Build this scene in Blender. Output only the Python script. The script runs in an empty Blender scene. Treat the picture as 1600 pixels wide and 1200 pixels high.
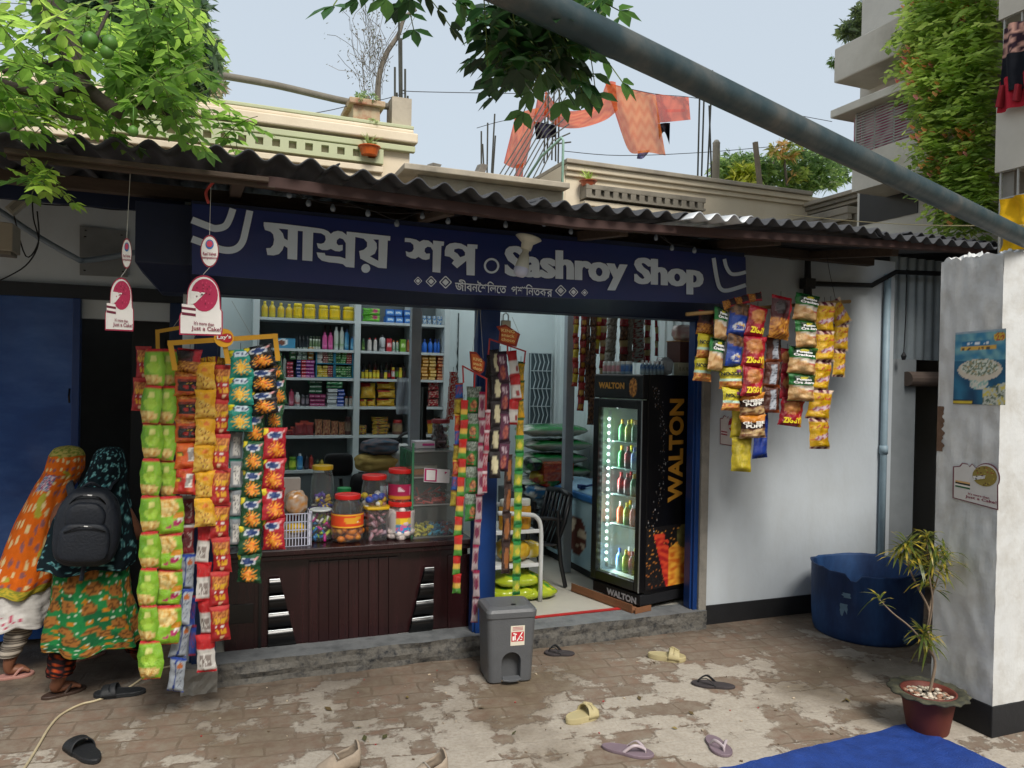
import bpy, bmesh, math, random
from mathutils import Vector, Matrix, noise
from mathutils.geometry import tessellate_polygon
random.seed(7)
PI = math.pi
S = bpy.context.scene
COL = S.collection
# ------------------------------------------------------------------ camera
YAW, PITCH, ROLL, FPX = math.radians(21.5), math.radians(-0.5), 0.02, 1200.0
CAM = Vector((0, -4.15, 1.6))
F0 = Vector((math.sin(YAW), math.cos(YAW), 0)); R0 = Vector((math.cos(YAW), -math.sin(YAW), 0)); Z = Vector((0, 0, 1))
FW = (F0*math.cos(PITCH) + Z*math.sin(PITCH)).normalized(); U1 = R0.cross(FW)
RT = R0*math.cos(ROLL) + U1*math.sin(ROLL); UP = U1*math.cos(ROLL) - R0*math.sin(ROLL)
cd = bpy.data.cameras.new('camera'); cam = bpy.data.objects.new('camera', cd); COL.objects.link(cam)
cd.sensor_width = 36; cd.lens = 36*FPX/1600; cd.clip_start = 0.05; cd.clip_end = 900
M = Matrix((RT, UP, -FW)).transposed().to_4x4(); M.translation = CAM; cam.matrix_world = M
S.camera = cam
def ray(u, v): return FW + RT*((u-800)/FPX) + UP*((600-v)/FPX)
def at(u, v, Y): d = ray(u, v); return CAM + d*((Y-CAM.y)/d.y)
def atx(u, v, X): d = ray(u, v); return CAM + d*((X-CAM.x)/d.x)
def atz(u, v, z=0.0): d = ray(u, v); return CAM + d*((z-CAM.z)/d.z)
def atd(u, v, D): return CAM + ray(u, v)*D
def depth(p): return (Vector(p)-CAM).dot(FW)
# ------------------------------------------------------------------ sky, sun, exposure
SUN_EL, SUN_AZ = math.radians(50), math.radians(178)     # azimuth clockwise from +y
w = bpy.data.worlds.new('World'); S.world = w; w.use_nodes = True
nt = w.node_tree; nt.nodes.clear()
sky = nt.nodes.new('ShaderNodeTexSky'); sky.sky_type = 'NISHITA'; sky.sun_disc = False
sky.sun_elevation = SUN_EL; sky.sun_rotation = SUN_AZ; sky.air_density = 1.3; sky.dust_density = 4.0; sky.ozone_density = 1.5
mix = nt.nodes.new('ShaderNodeMix'); mix.data_type = 'RGBA'; mix.inputs[0].default_value = 0.72
mix.inputs[7].default_value = (6.2, 6.9, 7.5, 1)          # thin even overcast
bg = nt.nodes.new('ShaderNodeBackground'); bg.inputs[1].default_value = 0.084
wo = nt.nodes.new('ShaderNodeOutputWorld')
nt.links.new(sky.outputs[0], mix.inputs[6]); nt.links.new(mix.outputs[2], bg.inputs[0]); nt.links.new(bg.outputs[0], wo.inputs[0])
sd = bpy.data.lights.new('sun', 'SUN'); sd.energy = 2.7; sd.angle = math.radians(22); sd.color = (1, .95, .87)
sun = bpy.data.objects.new('sun', sd); COL.objects.link(sun)
sdir = Vector((math.sin(SUN_AZ)*math.cos(SUN_EL), math.cos(SUN_AZ)*math.cos(SUN_EL), math.sin(SUN_EL)))
sun.rotation_euler = sdir.to_track_quat('Z', 'Y').to_euler()
S.view_settings.view_transform = 'Standard'; S.view_settings.look = 'None'; S.view_settings.exposure = 0.55; S.view_settings.gamma = 1
S.cycles.max_bounces = 8; S.cycles.transparent_max_bounces = 24; S.cycles.caustics_reflective = False; S.cycles.caustics_refractive = False
# ------------------------------------------------------------------ helpers
def H(s):
    s = s.lstrip('#'); c = [int(s[i:i+2], 16)/255 for i in (0, 2, 4)]
    return tuple(x/12.92 if x <= .04045 else ((x+.055)/1.055)**2.4 for x in c)
def lerp(a, b, t): return tuple(x+(y-x)*t for x, y in zip(a, b))
def nz(x, y, z=0.0): return noise.noise(Vector((x, y, z)))
MATS = {}
def mat(name, col=(.5, .5, .5), rough=.6, metal=0.0, var=.15, scale=6.0, bump=.0, bscale=40, attr=False, emit=0, alpha=1, trans=0, spec=.5, detail=6, col2=None, streak=None, ior=1.45, gain=1):
    if name in MATS: return MATS[name]
    if isinstance(col, str): col = H(col)
    m = bpy.data.materials.new(name); m.use_nodes = True; n = m.node_tree; N = n.nodes; L = n.links
    b = N['Principled BSDF']; b.inputs['Roughness'].default_value = rough; b.inputs['Metallic'].default_value = metal
    b.inputs['Specular IOR Level'].default_value = spec; b.inputs['IOR'].default_value = ior
    if attr:
        a = N.new('ShaderNodeAttribute'); a.attribute_name = 'Col'; src = a.outputs[0]
    else:
        a = N.new('ShaderNodeRGB'); a.outputs[0].default_value = (*col, 1); src = a.outputs[0]
    tc = N.new('ShaderNodeTexCoord')
    mp = N.new('ShaderNodeMapping'); L.new(tc.outputs['Object'], mp.inputs[0])
    if streak: mp.inputs['Scale'].default_value = streak
    if var or col2:
        t = N.new('ShaderNodeTexNoise'); t.inputs['Scale'].default_value = scale; t.inputs['Detail'].default_value = detail; t.inputs['Roughness'].default_value = .65
        L.new(mp.outputs[0], t.inputs[0])
        if col2:
            if isinstance(col2, str): col2 = H(col2)
            cr = N.new('ShaderNodeValToRGB'); cr.color_ramp.elements[0].position = .42; cr.color_ramp.elements[1].position = .68
            L.new(t.outputs[0], cr.inputs[0]); mx = N.new('ShaderNodeMix'); mx.data_type = 'RGBA'
            L.new(cr.outputs[0], mx.inputs[0]); L.new(src, mx.inputs[6]); mx.inputs[7].default_value = (*col2, 1); src = mx.outputs[2]
        if var:
            mr = N.new('ShaderNodeMapRange'); mr.inputs[1].default_value = .3; mr.inputs[2].default_value = .7
            mr.inputs[3].default_value = gain*(1-var); mr.inputs[4].default_value = gain*(1+var); L.new(t.outputs[0], mr.inputs[0])
            vm = N.new('ShaderNodeVectorMath'); vm.operation = 'SCALE'; L.new(src, vm.inputs[0]); L.new(mr.outputs[0], vm.inputs['Scale']); src = vm.outputs[0]
    L.new(src, b.inputs['Base Color'])
    if bump:
        t2 = N.new('ShaderNodeTexNoise'); t2.inputs['Scale'].default_value = bscale; t2.inputs['Detail'].default_value = 5; L.new(mp.outputs[0], t2.inputs[0])
        bp = N.new('ShaderNodeBump'); bp.inputs['Strength'].default_value = bump; bp.inputs['Distance'].default_value = .01; L.new(t2.outputs[0], bp.inputs['Height']); L.new(bp.outputs[0], b.inputs['Normal'])
    if emit:
        b.inputs['Emission Color'].default_value = (*col, 1); b.inputs['Emission Strength'].default_value = emit
    if alpha < 1: b.inputs['Alpha'].default_value = alpha
    if trans: b.inputs['Transmission Weight'].default_value = trans
    MATS[name] = m; return m
def leaf_mat(name, tr=.45):
    m = bpy.data.materials.new(name); m.use_nodes = True; n = m.node_tree; N = n.nodes; L = n.links
    b = N['Principled BSDF']; b.inputs['Roughness'].default_value = .38; a = N.new('ShaderNodeAttribute'); a.attribute_name = 'Col'
    L.new(a.outputs[0], b.inputs['Base Color']); t = N.new('ShaderNodeBsdfTranslucent'); hs = N.new('ShaderNodeHueSaturation')
    hs.inputs['Hue'].default_value = .485; hs.inputs['Saturation'].default_value = .95; hs.inputs['Value'].default_value = 2.5; L.new(a.outputs[0], hs.inputs['Color']); L.new(hs.outputs[0], t.inputs[0])
    mx = N.new('ShaderNodeMixShader'); mx.inputs[0].default_value = tr; L.new(b.outputs[0], mx.inputs[1]); L.new(t.outputs[0], mx.inputs[2]); L.new(mx.outputs[0], N['Material Output'].inputs[0])
    return m
def link(o, parent=None):
    COL.objects.link(o)
    if parent is not None: o.parent = parent
    return o
def wloc(o):
    p = Vector((0, 0, 0))
    while o is not None: p += o.location; o = o.parent
    return p
def tag(o, label=None, cat=None, group=None, kind=None):
    if label: o['label'] = label
    if cat: o['category'] = cat
    if group: o['group'] = group
    if kind: o['kind'] = kind
    return o
def thing(name, label, cat, loc=(0, 0, 0), group=None, rz=0):
    o = bpy.data.objects.new(name, None); COL.objects.link(o); o.location = loc; o.rotation_euler = (0, 0, rz); o.empty_display_size = .1
    return tag(o, label, cat, group)
class MB:
    def __init__(s): s.v = []; s.f = []; s.m = []; s.c = []; s.hc = False
    def add(s, vs, fs, mi=0, col=None):
        k = len(s.v); s.v += [Vector(p) for p in vs]; s.f += [tuple(i+k for i in f) for f in fs]; s.m += [mi]*len(fs)
        if col is None: s.c += [(.8, .8, .8)]*len(vs)
        else:
            s.hc = True
            s.c += list(col) if isinstance(col, list) else [col]*len(vs)
        return s
    def box(s, x0, x1, y0, y1, z0, z1, mi=0, col=None):
        return s.obox(Vector(((x0+x1)/2, (y0+y1)/2, (z0+z1)/2)), (abs(x1-x0)/2, 0, 0), (0, abs(y1-y0)/2, 0), (0, 0, abs(z1-z0)/2), mi, col)
    def obox(s, c, ax, ay, az, mi=0, col=None):
        c, ax, ay, az = Vector(c), Vector(ax), Vector(ay), Vector(az)
        vs = [c+ax*i+ay*j+az*k for k in (-1, 1) for j in (-1, 1) for i in (-1, 1)]
        return s.add(vs, [(0, 2, 3, 1), (4, 5, 7, 6), (0, 1, 5, 4), (2, 6, 7, 3), (0, 4, 6, 2), (1, 3, 7, 5)], mi, col)
    def bar(s, a, b, w, h=None, mi=0, col=None, up=Z):
        a, b = Vector(a), Vector(b); h = h or w; d = (b-a); l = d.length
        if l < 1e-6: return s
        d /= l; x = d.cross(up)
        if x.length < 1e-3: x = d.cross(Vector((1, 0, 0)))
        x.normalize(); y = x.cross(d)
        return s.obox((a+b)/2, x*w/2, d*l/2, y*h/2, mi, col)
    def tube(s, path, r, n=8, mi=0, col=None, caps=True, flat=None):
        P = [Vector(p) for p in path]; m = len(P); rs = r if isinstance(r, (list, tuple)) else [r]*m
        vs = []; fs = []; ref = None
        for i, p in enumerate(P):
            d = (P[min(i+1, m-1)]-P[max(i-1, 0)])
            d = d.normalized() if d.length > 1e-9 else Z.copy()
            if ref is None: ref = d.orthogonal().normalized() if flat is None else Vector(flat)
            x = (ref - d*ref.dot(d))
            x = x.normalized() if x.length > 1e-6 else d.orthogonal().normalized()
            ref = x; y = d.cross(x); ra, rb = rs[i] if isinstance(rs[i], tuple) else (rs[i], rs[i])
            vs += [p + x*(ra*math.cos(2*PI*j/n)) + y*(rb*math.sin(2*PI*j/n)) for j in range(n)]
        for i in range(m-1):
            fs += [(i*n+j, i*n+(j+1) % n, (i+1)*n+(j+1) % n, (i+1)*n+j) for j in range(n)]
        if caps: fs += [tuple(range(n))[::-1], tuple(range((m-1)*n, m*n))]
        return s.add(vs, fs, mi, col)
    def lathe(s, prof, c=(0, 0, 0), n=20, mi=0, col=None, sx=1, sy=1, wob=0, sq=0):
        c = Vector(c); vs = []; fs = []; m = len(prof); cl = []
        for i, (r, z) in enumerate(prof):
            for j in range(n):
                a = 2*PI*(j+.5)/n; k = 1+wob*math.sin(a*5+i)
                if sq: k *= 1/max(abs(math.cos(a)), abs(math.sin(a)))**sq
                vs.append(c+Vector((r*k*sx*math.cos(a), r*k*sy*math.sin(a), z)))
                if callable(col): cl.append(col(j/n, i/(m-1)))
        for i in range(m-1): fs += [(i*n+j, i*n+(j+1) % n, (i+1)*n+(j+1) % n, (i+1)*n+j) for j in range(n)]
        if prof[0][0] > 1e-4: fs.append(tuple(range(n))[::-1])
        if prof[-1][0] > 1e-4: fs.append(tuple(range((m-1)*n, m*n)))
        return s.add(vs, fs, mi, cl if callable(col) else col)
    def open_lathe(s, prof, c=(0, 0, 0), n=24, mi=0, col=None, sx=1, sy=1):
        c = Vector(c); k = len(prof)
        vs = [c+Vector((r*sx*math.cos(2*PI*j/n), r*sy*math.sin(2*PI*j/n), z)) for r, z in prof for j in range(n)]
        return s.add(vs, [(i*n+j, i*n+(j+1) % n, (i+1)*n+(j+1) % n, (i+1)*n+j) for i in range(k-1) for j in range(n)], mi, col)
    def grid(s, fn, nu, nv, mi=0, cf=None, close=False):
        vs = [fn(i/nu, j/nv) for j in range(nv+1) for i in range(nu+1)]
        cl = [cf(i/nu, j/nv) for j in range(nv+1) for i in range(nu+1)] if cf else None
        return s.add(vs, [(j*(nu+1)+i, j*(nu+1)+i+1, (j+1)*(nu+1)+i+1, (j+1)*(nu+1)+i) for j in range(nv) for i in range(nu)], mi, cl)
    def poly(s, loops, off=None, mi=0, col=None):
        loops = [[Vector(p) for p in l] for l in loops]; flat = [p for l in loops for p in l]; n = len(flat)
        tri = [tuple(t) for t in tessellate_polygon(loops)]
        if off is None: return s.add(flat, tri, mi, col)
        off = Vector(off); fs = tri + [tuple(i+n for i in reversed(t)) for t in tri]; k = 0
        for l in loops:
            m = len(l); fs += [(k+i, k+(i+1) % m, n+k+(i+1) % m, n+k+i) for i in range(m)]; k += m
        return s.add(flat+[p+off for p in flat], fs, mi, col)
    def build(s, name, mats, parent=None, smooth=False, bevel=0, fix=True, solid=0):
        off = wloc(parent) if parent is not None else Vector((0, 0, 0))
        me = bpy.data.meshes.new(name); me.from_pydata([tuple(p-off) for p in s.v], [], s.f)
        if not isinstance(mats, (list, tuple)): mats = [mats]
        for m in mats: me.materials.append(m)
        if len(mats) > 1: me.polygons.foreach_set('material_index', s.m)
        if s.hc:
            at_ = me.color_attributes.new('Col', 'FLOAT_COLOR', 'POINT'); at_.data.foreach_set('color', [x for c in s.c for x in (*c, 1)])
        if smooth: me.polygons.foreach_set('use_smooth', [True]*len(me.polygons))
        me.update()
        if fix:
            bm = bmesh.new(); bm.from_mesh(me); bmesh.ops.recalc_face_normals(bm, faces=bm.faces); bm.to_mesh(me); bm.free()
        o = bpy.data.objects.new(name, me); link(o, parent)
        if bevel:
            b = o.modifiers.new('bevel', 'BEVEL'); b.width = bevel; b.segments = 2; b.limit_method = 'ANGLE'; b.angle_limit = math.radians(40)
        if solid:
            b = o.modifiers.new('solid', 'SOLIDIFY'); b.thickness = solid; b.offset = 0
        return o
def one(name, mb, mats, label, cat, group=None, **k):
    return tag(mb.build(name, mats, **k), label, cat, group)
def copy_tree(o, parent=None):
    c = o.copy(); COL.objects.link(c); c.parent = parent
    for ch in list(o.children):
        copy_tree(ch, c)
    return c
def catmull(P, k=6):
    P = [Vector(p) for p in P]; out = []
    for i in range(len(P)-1):
        a, b, c, d = P[max(i-1, 0)], P[i], P[i+1], P[min(i+2, len(P)-1)]
        for j in range(k):
            t = j/k; out.append(.5*((2*b)+(c-a)*t+(2*a-5*b+4*c-d)*t*t+(3*b-3*c+d-a)*t**3))
    return out+[P[-1]]
# lettering: text outline mapped on to a quad on a real surface
TXT = {}
def text_pts(s, bold=.0):
    if (s, bold) in TXT: return TXT[(s, bold)]
    cu = bpy.data.curves.new('t', 'FONT'); cu.body = s; cu.offset = bold; cu.resolution_u = 3; cu.fill_mode = 'FRONT'
    o = bpy.data.objects.new('t', cu); COL.objects.link(o); bpy.context.view_layer.update()
    me = bpy.data.meshes.new_from_object(o.evaluated_get(bpy.context.evaluated_depsgraph_get()))
    vs = [v.co.copy() for v in me.vertices]; fs = [tuple(p.vertices) for p in me.polygons]
    bpy.data.objects.remove(o); bpy.data.curves.remove(cu); bpy.data.meshes.remove(me)
    x0 = min(v.x for v in vs); x1 = max(v.x for v in vs); y0 = min(v.y for v in vs); y1 = max(v.y for v in vs)
    r = ([((v.x-x0)/(x1-x0), (v.y-y0)/(y1-y0)) for v in vs], fs, (x1-x0)/(y1-y0)); TXT[(s, bold)] = r; return r
def put_text(mb, s, bl, br, tr, tl, bold=.02, off=None, col=None, mi=0, bulge=None):
    P, fs, _ = text_pts(s, bold); bl, br, tr, tl = map(Vector, (bl, br, tr, tl)); off = Vector(off) if off else Vector((0, 0, 0)); vs = []
    for x, y in P:
        p = bl.lerp(br, x).lerp(tl.lerp(tr, x), y)+off
        if bulge: p = bulge(p)
        vs.append(p)
    return mb.add(vs, fs, mi, col)
PXS = .1375
def ribbon(P, w, mapf, k=6):
    Q = catmull([(x, y, 0) for x, y in P], k); L_, R_ = [], []
    for i, q in enumerate(Q):
        d = (Q[min(i+1, len(Q)-1)]-Q[max(i-1, 0)]).normalized(); nrm = Vector((-d.y, d.x, 0))
        L_.append(mapf(q+nrm*w/2)); R_.append(mapf(q-nrm*w/2))
    return L_, R_
def add_ribbon(mb, P, w, mapf, k=6, col=None):
    A, B = ribbon(P, w, mapf, k); n = len(A)
    return mb.add(A+B, [(i, i+1, n+i+1, n+i) for i in range(n-1)], 0, col)
ORD = ['first', 'second', 'third', 'fourth', 'fifth', 'sixth', 'seventh', 'eighth', 'ninth', 'tenth', 'eleventh', 'twelfth', 'thirteenth', 'fourteenth', 'fifteenth', 'sixteenth']
# shared materials
film = mat('printed_film', attr=True, rough=.17, var=.06, scale=30, bump=.7, bscale=22, spec=.7, gain=.8)
ink = mat('printed_card', attr=True, rough=.6, var=.05, scale=20)
cloth = mat('printed_cloth', attr=True, rough=.95, var=.12, scale=25, bump=.5, bscale=14, spec=.2)
gloss = mat('moulded_plastic', attr=True, rough=.35, var=.06, scale=12)
leafm = leaf_mat('leaf', .5); leafd = leaf_mat('leaf_dark', .3)
wire_m = mat('black_wire', '#14151a', .6, var=.1)
# ================================================================== GROUND
def ground_material():
    m = bpy.data.materials.new('brick_paving'); m.use_nodes = True; n = m.node_tree; N = n.nodes; L = n.links; b = N['Principled BSDF']
    tc = N.new('ShaderNodeTexCoord'); mp = N.new('ShaderNodeMapping'); mp.inputs['Rotation'].default_value = (0, 0, .12); L.new(tc.outputs['Object'], mp.inputs[0])
    def no(sc, det=7, ro=.6, src=mp.outputs[0]):
        t = N.new('ShaderNodeTexNoise'); t.inputs['Scale'].default_value = sc; t.inputs['Detail'].default_value = det; t.inputs['Roughness'].default_value = ro; L.new(src, t.inputs[0]); return t
    wob = no(9, 4); add = N.new('ShaderNodeVectorMath'); add.operation = 'MULTIPLY_ADD'; L.new(wob.outputs[1], add.inputs[0]); add.inputs[1].default_value = (.05, .05, 0); L.new(mp.outputs[0], add.inputs[2])
    br = N.new('ShaderNodeTexBrick'); L.new(add.outputs[0], br.inputs[0]); br.inputs['Scale'].default_value = 1; br.inputs['Brick Width'].default_value = .24; br.inputs['Row Height'].default_value = .125
    br.inputs['Mortar Size'].default_value = .007; br.inputs['Mortar Smooth'].default_value = .3; br.inputs['Color1'].default_value = (0, 0, 0, 1); br.inputs['Color2'].default_value = (1, 1, 1, 1); br.inputs['Mortar'].default_value = (.35, .35, .35, 1)
    def ma(op, a, bb, c=None):
        x = N.new('ShaderNodeMath'); x.operation = op
        for i, q in enumerate((a, bb, c)):
            if q is None: continue
            if isinstance(q, (int, float)): x.inputs[i].default_value = q
            else: L.new(q, x.inputs[i])
        return x.outputs[0]
    def ramp(src, p0, p1, c0=(0, 0, 0, 1), c1=(1, 1, 1, 1)):
        r = N.new('ShaderNodeValToRGB'); r.color_ramp.elements[0].position = p0; r.color_ramp.elements[1].position = p1; r.color_ramp.elements[0].color = c0; r.color_ramp.elements[1].color = c1; L.new(src, r.inputs[0]); return r.outputs[0]
    def mixc(f, a, bb):
        x = N.new('ShaderNodeMix'); x.data_type = 'RGBA'; L.new(f, x.inputs[0])
        for i, q in ((6, a), (7, bb)):
            if isinstance(q, tuple): x.inputs[i].default_value = (*q, 1)
            else: L.new(q, x.inputs[i])
        return x.outputs[2]
    n1 = no(2.3, 9, .68); n2 = no(14, 6, .7); n3 = no(.9, 4); n4 = no(60, 4, .7)
    # cement skim left in patches that follow the bricks
    f = ma('ADD', n1.outputs[0], ma('MULTIPLY', ma('SUBTRACT', br.outputs[0], .5), .10)); f = ma('ADD', f, ma('MULTIPLY', ma('SUBTRACT', n2.outputs[0], .5), .2))
    sx = N.new('ShaderNodeSeparateXYZ'); L.new(tc.outputs['Object'], sx.inputs[0])
    near = N.new('ShaderNodeMapRange'); L.new(sx.outputs[1], near.inputs[0]); near.inputs[1].default_value = .1; near.inputs[2].default_value = -1.1; near.inputs[3].default_value = -.10; near.inputs[4].default_value = .05
    f = ma('ADD', f, near.outputs[0])
    pf = ramp(f, .50, .535)
    brick = mixc(br.outputs[0], H('#6b5a4d'), H('#7c6252')); dust = mixc(ramp(n1.outputs[1], .3, .7), H('#766a5c'), H('#8c8274'))
    base = mixc(ramp(n2.outputs[0], .34, .62), brick, dust)
    mf = ma('MULTIPLY', ma('MULTIPLY', br.outputs['Fac'], ramp(n2.outputs[0], .38, .58)), .85); mort = mixc(mf, base, H('#5f5042'))
    cem = mixc(ramp(n2.outputs[0], .3, .75), H('#9c9489'), H('#b0a89c'))
    cem = mixc(ramp(n4.outputs[0], .45, .8), cem, H('#8d8273'))
    out = mixc(pf, mort, cem)
    out = mixc(ramp(n3.outputs[0], .52, .75), out, mixc(ramp(n2.outputs[0], .2, .8), H('#4e4236'), H('#75664f')))
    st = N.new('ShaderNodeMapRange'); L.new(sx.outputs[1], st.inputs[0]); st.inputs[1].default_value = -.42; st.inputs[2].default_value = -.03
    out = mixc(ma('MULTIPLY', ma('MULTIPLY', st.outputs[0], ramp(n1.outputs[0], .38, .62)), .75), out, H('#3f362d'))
    L.new(out, b.inputs['Base Color']); b.inputs['Roughness'].default_value = .8
    hgt = ma('ADD', ma('MULTIPLY', pf, .6), ma('MULTIPLY', mf, -.25)); hgt = ma('ADD', hgt, ma('MULTIPLY', n2.outputs[0], .5)); hgt = ma('ADD', hgt, ma('MULTIPLY', n4.outputs[0], .25))
    bp = N.new('ShaderNodeBump'); bp.inputs['Strength'].default_value = .6; bp.inputs['Distance'].default_value = .012; L.new(hgt, bp.inputs['Height']); L.new(bp.outputs[0], b.inputs['Normal'])
    return m
mb = MB(); mb.add([(-300, -300, 0), (300, -300, 0), (300, 300, 0), (-300, 300, 0)], [(0, 1, 2, 3)])
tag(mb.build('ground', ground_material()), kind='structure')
# ------------------------------------------------------------------ materials
navy = mat('navy_paint', '#0f274c', .38, var=.18, scale=4, bump=.15, bscale=12)
navyb = mat('bright_navy_paint', '#11336a', .4, var=.15, scale=5, bump=.1, bscale=30)
dnavy = mat('dark_navy_paint', '#101c38', .5, var=.2)
white_w = mat('pale_wall_paint', '#c3cbd2', .8, var=.07, scale=2.5, bump=.15, bscale=30, col2='#b2b8bc', streak=(1, 1, .6))
pill_w = mat('dusty_white_plaster', '#cbcdcd', .85, var=.06, scale=9, bump=.12, bscale=60, col2='#b3b2ae')
inner_w = mat('interior_panel', '#c9d4d6', .6, var=.05, scale=2)
black_p = mat('black_plinth_paint', '#1b1c1f', .7, var=.2, bump=.2)
conc = mat('weathered_concrete', '#8c8880', .9, var=.2, scale=5, bump=.5, bscale=40, col2='#5f5c57')
oldpaint = mat('flaking_kerb_paint', '#6d6a64', .85, var=.3, scale=26, bump=.8, bscale=40, col2='#1c1f24', detail=10)
kerbtop = mat('worn_kerb_top', '#6f7274', .75, var=.2, scale=9, bump=.4, col2='#4b4e50')
wood = mat('dark_varnished_wood', '#261113', .25, var=.35, scale=3, streak=(6, 6, .6), bump=.05)
blackg = mat('black_gloss', '#0b0b0d', .2, var=.1)
steel = mat('grey_painted_steel', '#8b949c', .5, var=.12, scale=6)
chrome = mat('silver_trim', '#a7abad', .3, metal=.8, var=.1)
plank = mat('old_plank', '#463a31', .85, var=.25, scale=5, streak=(1, 8, 8), bump=.3)
roofm = mat('corrugated_cement_sheet', '#3c3e42', .75, var=.3, scale=4, bump=.3, bscale=60, col2='#33353a')
roofl = mat('bare_zinc_sheet', '#a9adb0', .45, metal=.4, var=.15, scale=4)
cream = mat('cream_plaster', '#dccfb8', .85, var=.08, scale=1.2, bump=.15, col2='#c4b69e', detail=9)
green_t = mat('lime_trim_paint', '#b8be9a', .8, var=.15, scale=2, col2='#a3a68a')
greyc = mat('rain_stained_concrete', '#b5ab9a', .9, var=.18, scale=1.6, bump=.4, bscale=12, col2='#7c756a', detail=10)
darkc = mat('mouldy_concrete', '#9a9284', .9, var=.3, scale=2.0, bump=.4, bscale=12, col2='#5c574e', detail=10)
# ================================================================== SHOP BUILDING
shop = thing('shop_building', 'small open fronted shop with navy posts, pale inner walls and a concrete sill', 'shop', (1.5, 0, 0))
FZ = .12
mb = MB(); mb.box(-.06, 3.24, .16, 2.86, .0, FZ-.004); mb.build('floor_slab', mat('shop_floor', '#a9a69c', .45, var=.1, scale=3), shop)
mb = MB(); mb.box(-.02, 2.99, -.015, .16, 0, FZ, 0)
def rough_top(mb, amp, seed):
    pass
kerb = MB()
kerb.grid(lambda u, v: Vector((-.05+3.06*u, -.02+.012*nz(u*14, v*5, 1)+.03*(1-v)*abs(nz(u*9, 3)), FZ*v+.004*nz(u*30, 2))), 120, 4, 0)
kerb.grid(lambda u, v: Vector((-.05+3.06*u, -.02+.012*nz(u*14, 5, 1)*(1-v)+.18*v, FZ+.004*nz(u*30, 2)*(1-v)+.001*nz(u*20, v*6))), 120, 4, 1)
kerb.build('sill', [oldpaint, kerbtop], shop, fix=False)
mb = MB(); mb.box(1.55, 2.6, .17, .2, FZ, FZ+.006); mb.build('threshold_strip', mat('red_strip', '#a3201f', .6), shop)
# posts: left, middle, right
for (ua, ub, y0, y1) in ((306, 340, .0, .08), (750, 779, .02, .12), (1090, 1108, .02, .12)):
    xa, xb = at(ua, 600, y0).x, at(ub, 600, y0).x
    mb = MB(); mb.box(xa, xb, y0, y1, FZ-.02, 2.02); mb.box(xa-.012, xb+.012, y0+.02, y1-.01, FZ, 2.0)
    mb.build('post', navyb if ua > 700 else navy, shop, bevel=.004)
mb = MB(); mb.box(2.96, 3.02, .0, .16, 0, 2.0); mb.build('door_jamb', conc, shop, bevel=.006)
mb = MB(); mb.grid(lambda u, v: Vector((-.11+.17*u+.01*nz(u*3, v*4), -.07+.02*nz(u*4, v*5), .13*v)), 6, 4); mb.box(-.1, .055, -.055, .05, 0, .128); mb.build('footing', conc, shop)
mb = MB(); mb.box(-.12, 3.02, -.03, .12, 1.985, 2.12); mb.build('header_beam', dnavy, shop, bevel=.004)
mb = MB(); mb.box(-.1, 3.0, -.0, .1, 2.12, 2.5); mb.build('fascia', dnavy, shop)
# shutter box behind the banner, tapering underneath
def prof(x): return [Vector((x, -.33, 2.085)), Vector((x, -.33, 2.38)), Vector((x, -.0, 2.40)), Vector((x, -.03, 1.99))]
mb = MB(); a, b = prof(-.09), prof(3.0); mb.add(a+b, [(0, 1, 2, 3), (7, 6, 5, 4), (0, 4, 5, 1), (1, 5, 6, 2), (2, 6, 7, 3), (3, 7, 4, 0)]); mb.build('shutter_box', dnavy, shop)
mb = MB(); mb.box(-.06, 3.24, 2.86, 2.92, 0, 2.82); mb.build('back_wall', inner_w, shop)
# right inner wall of ribbed pale panels
mb = MB()
def rib(u, v): x = 3.2+.012*(1 if int(u*30) % 2 else 0); return Vector((x, .13+2.73*u, FZ+2.6*v))
mb.grid(lambda u, v: Vector((3.2+(.012 if math.sin(u*2.73*2*PI/.11) > .7 else 0), .13+2.73*u, FZ+2.6*v)), 200, 1); mb.box(3.22, 3.26, .13, 2.9, 0, 2.7); mb.build('panelled_wall', inner_w, shop, fix=False)
mb = MB(); mb.box(-.13, -.07, .06, 2.9, 0, 2.5); mb.build('side_wall', inner_w, shop)
for (u, Y, v1) in ((648, 1.0, 730), (889, 1.15, 760)):
    p = at(u, 600, Y); mb = MB(); mb.box(p.x-.035, p.x+.035, Y-.03, Y+.03, FZ, 2.5); o = mb.build('inner_post', steel, shop, bevel=.004)
mb = MB(); mb.box(.95, 1.4, 2.83, 2.86, FZ, 2.7)
x0, x1 = at(826, 600, 2.86).x, at(859, 600, 2.86).x; z1, z0 = at(840, 552, 2.86).z, at(840, 662, 2.86).z
mb = MB(); mb.box(x0, x1, 2.835, 2.86, z0, z1); wn = mb.build('window_pane', mat('dim_pane', '#4d5c63', .3), shop)
mb = MB()
for i in range(6): x = x0+(x1-x0)*i/5; mb.tube([(x+(.012 if k % 2 else -.012)*(0 < i < 5), 2.82, z0+(z1-z0)*k/8) for k in range(9)], .006, 5)
for k in range(5): z = z0+(z1-z0)*k/4; mb.tube([(x0, 2.815, z), (x1, 2.815, z)], .005, 5)
mb.build('grille', mat('white_grille', '#a8b4b8', .5), wn)
mb = MB(); p = at(716, 500, 2.84)
mb.grid(lambda u, v: Vector((p.x+.012*u+.02*nz(u, v*14)*(1-u), 2.85, 1.25+.95*v)), 2, 30); mb.build('damp_streak', mat('black_mould', '#3a4244', .9), shop, fix=False)
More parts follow.
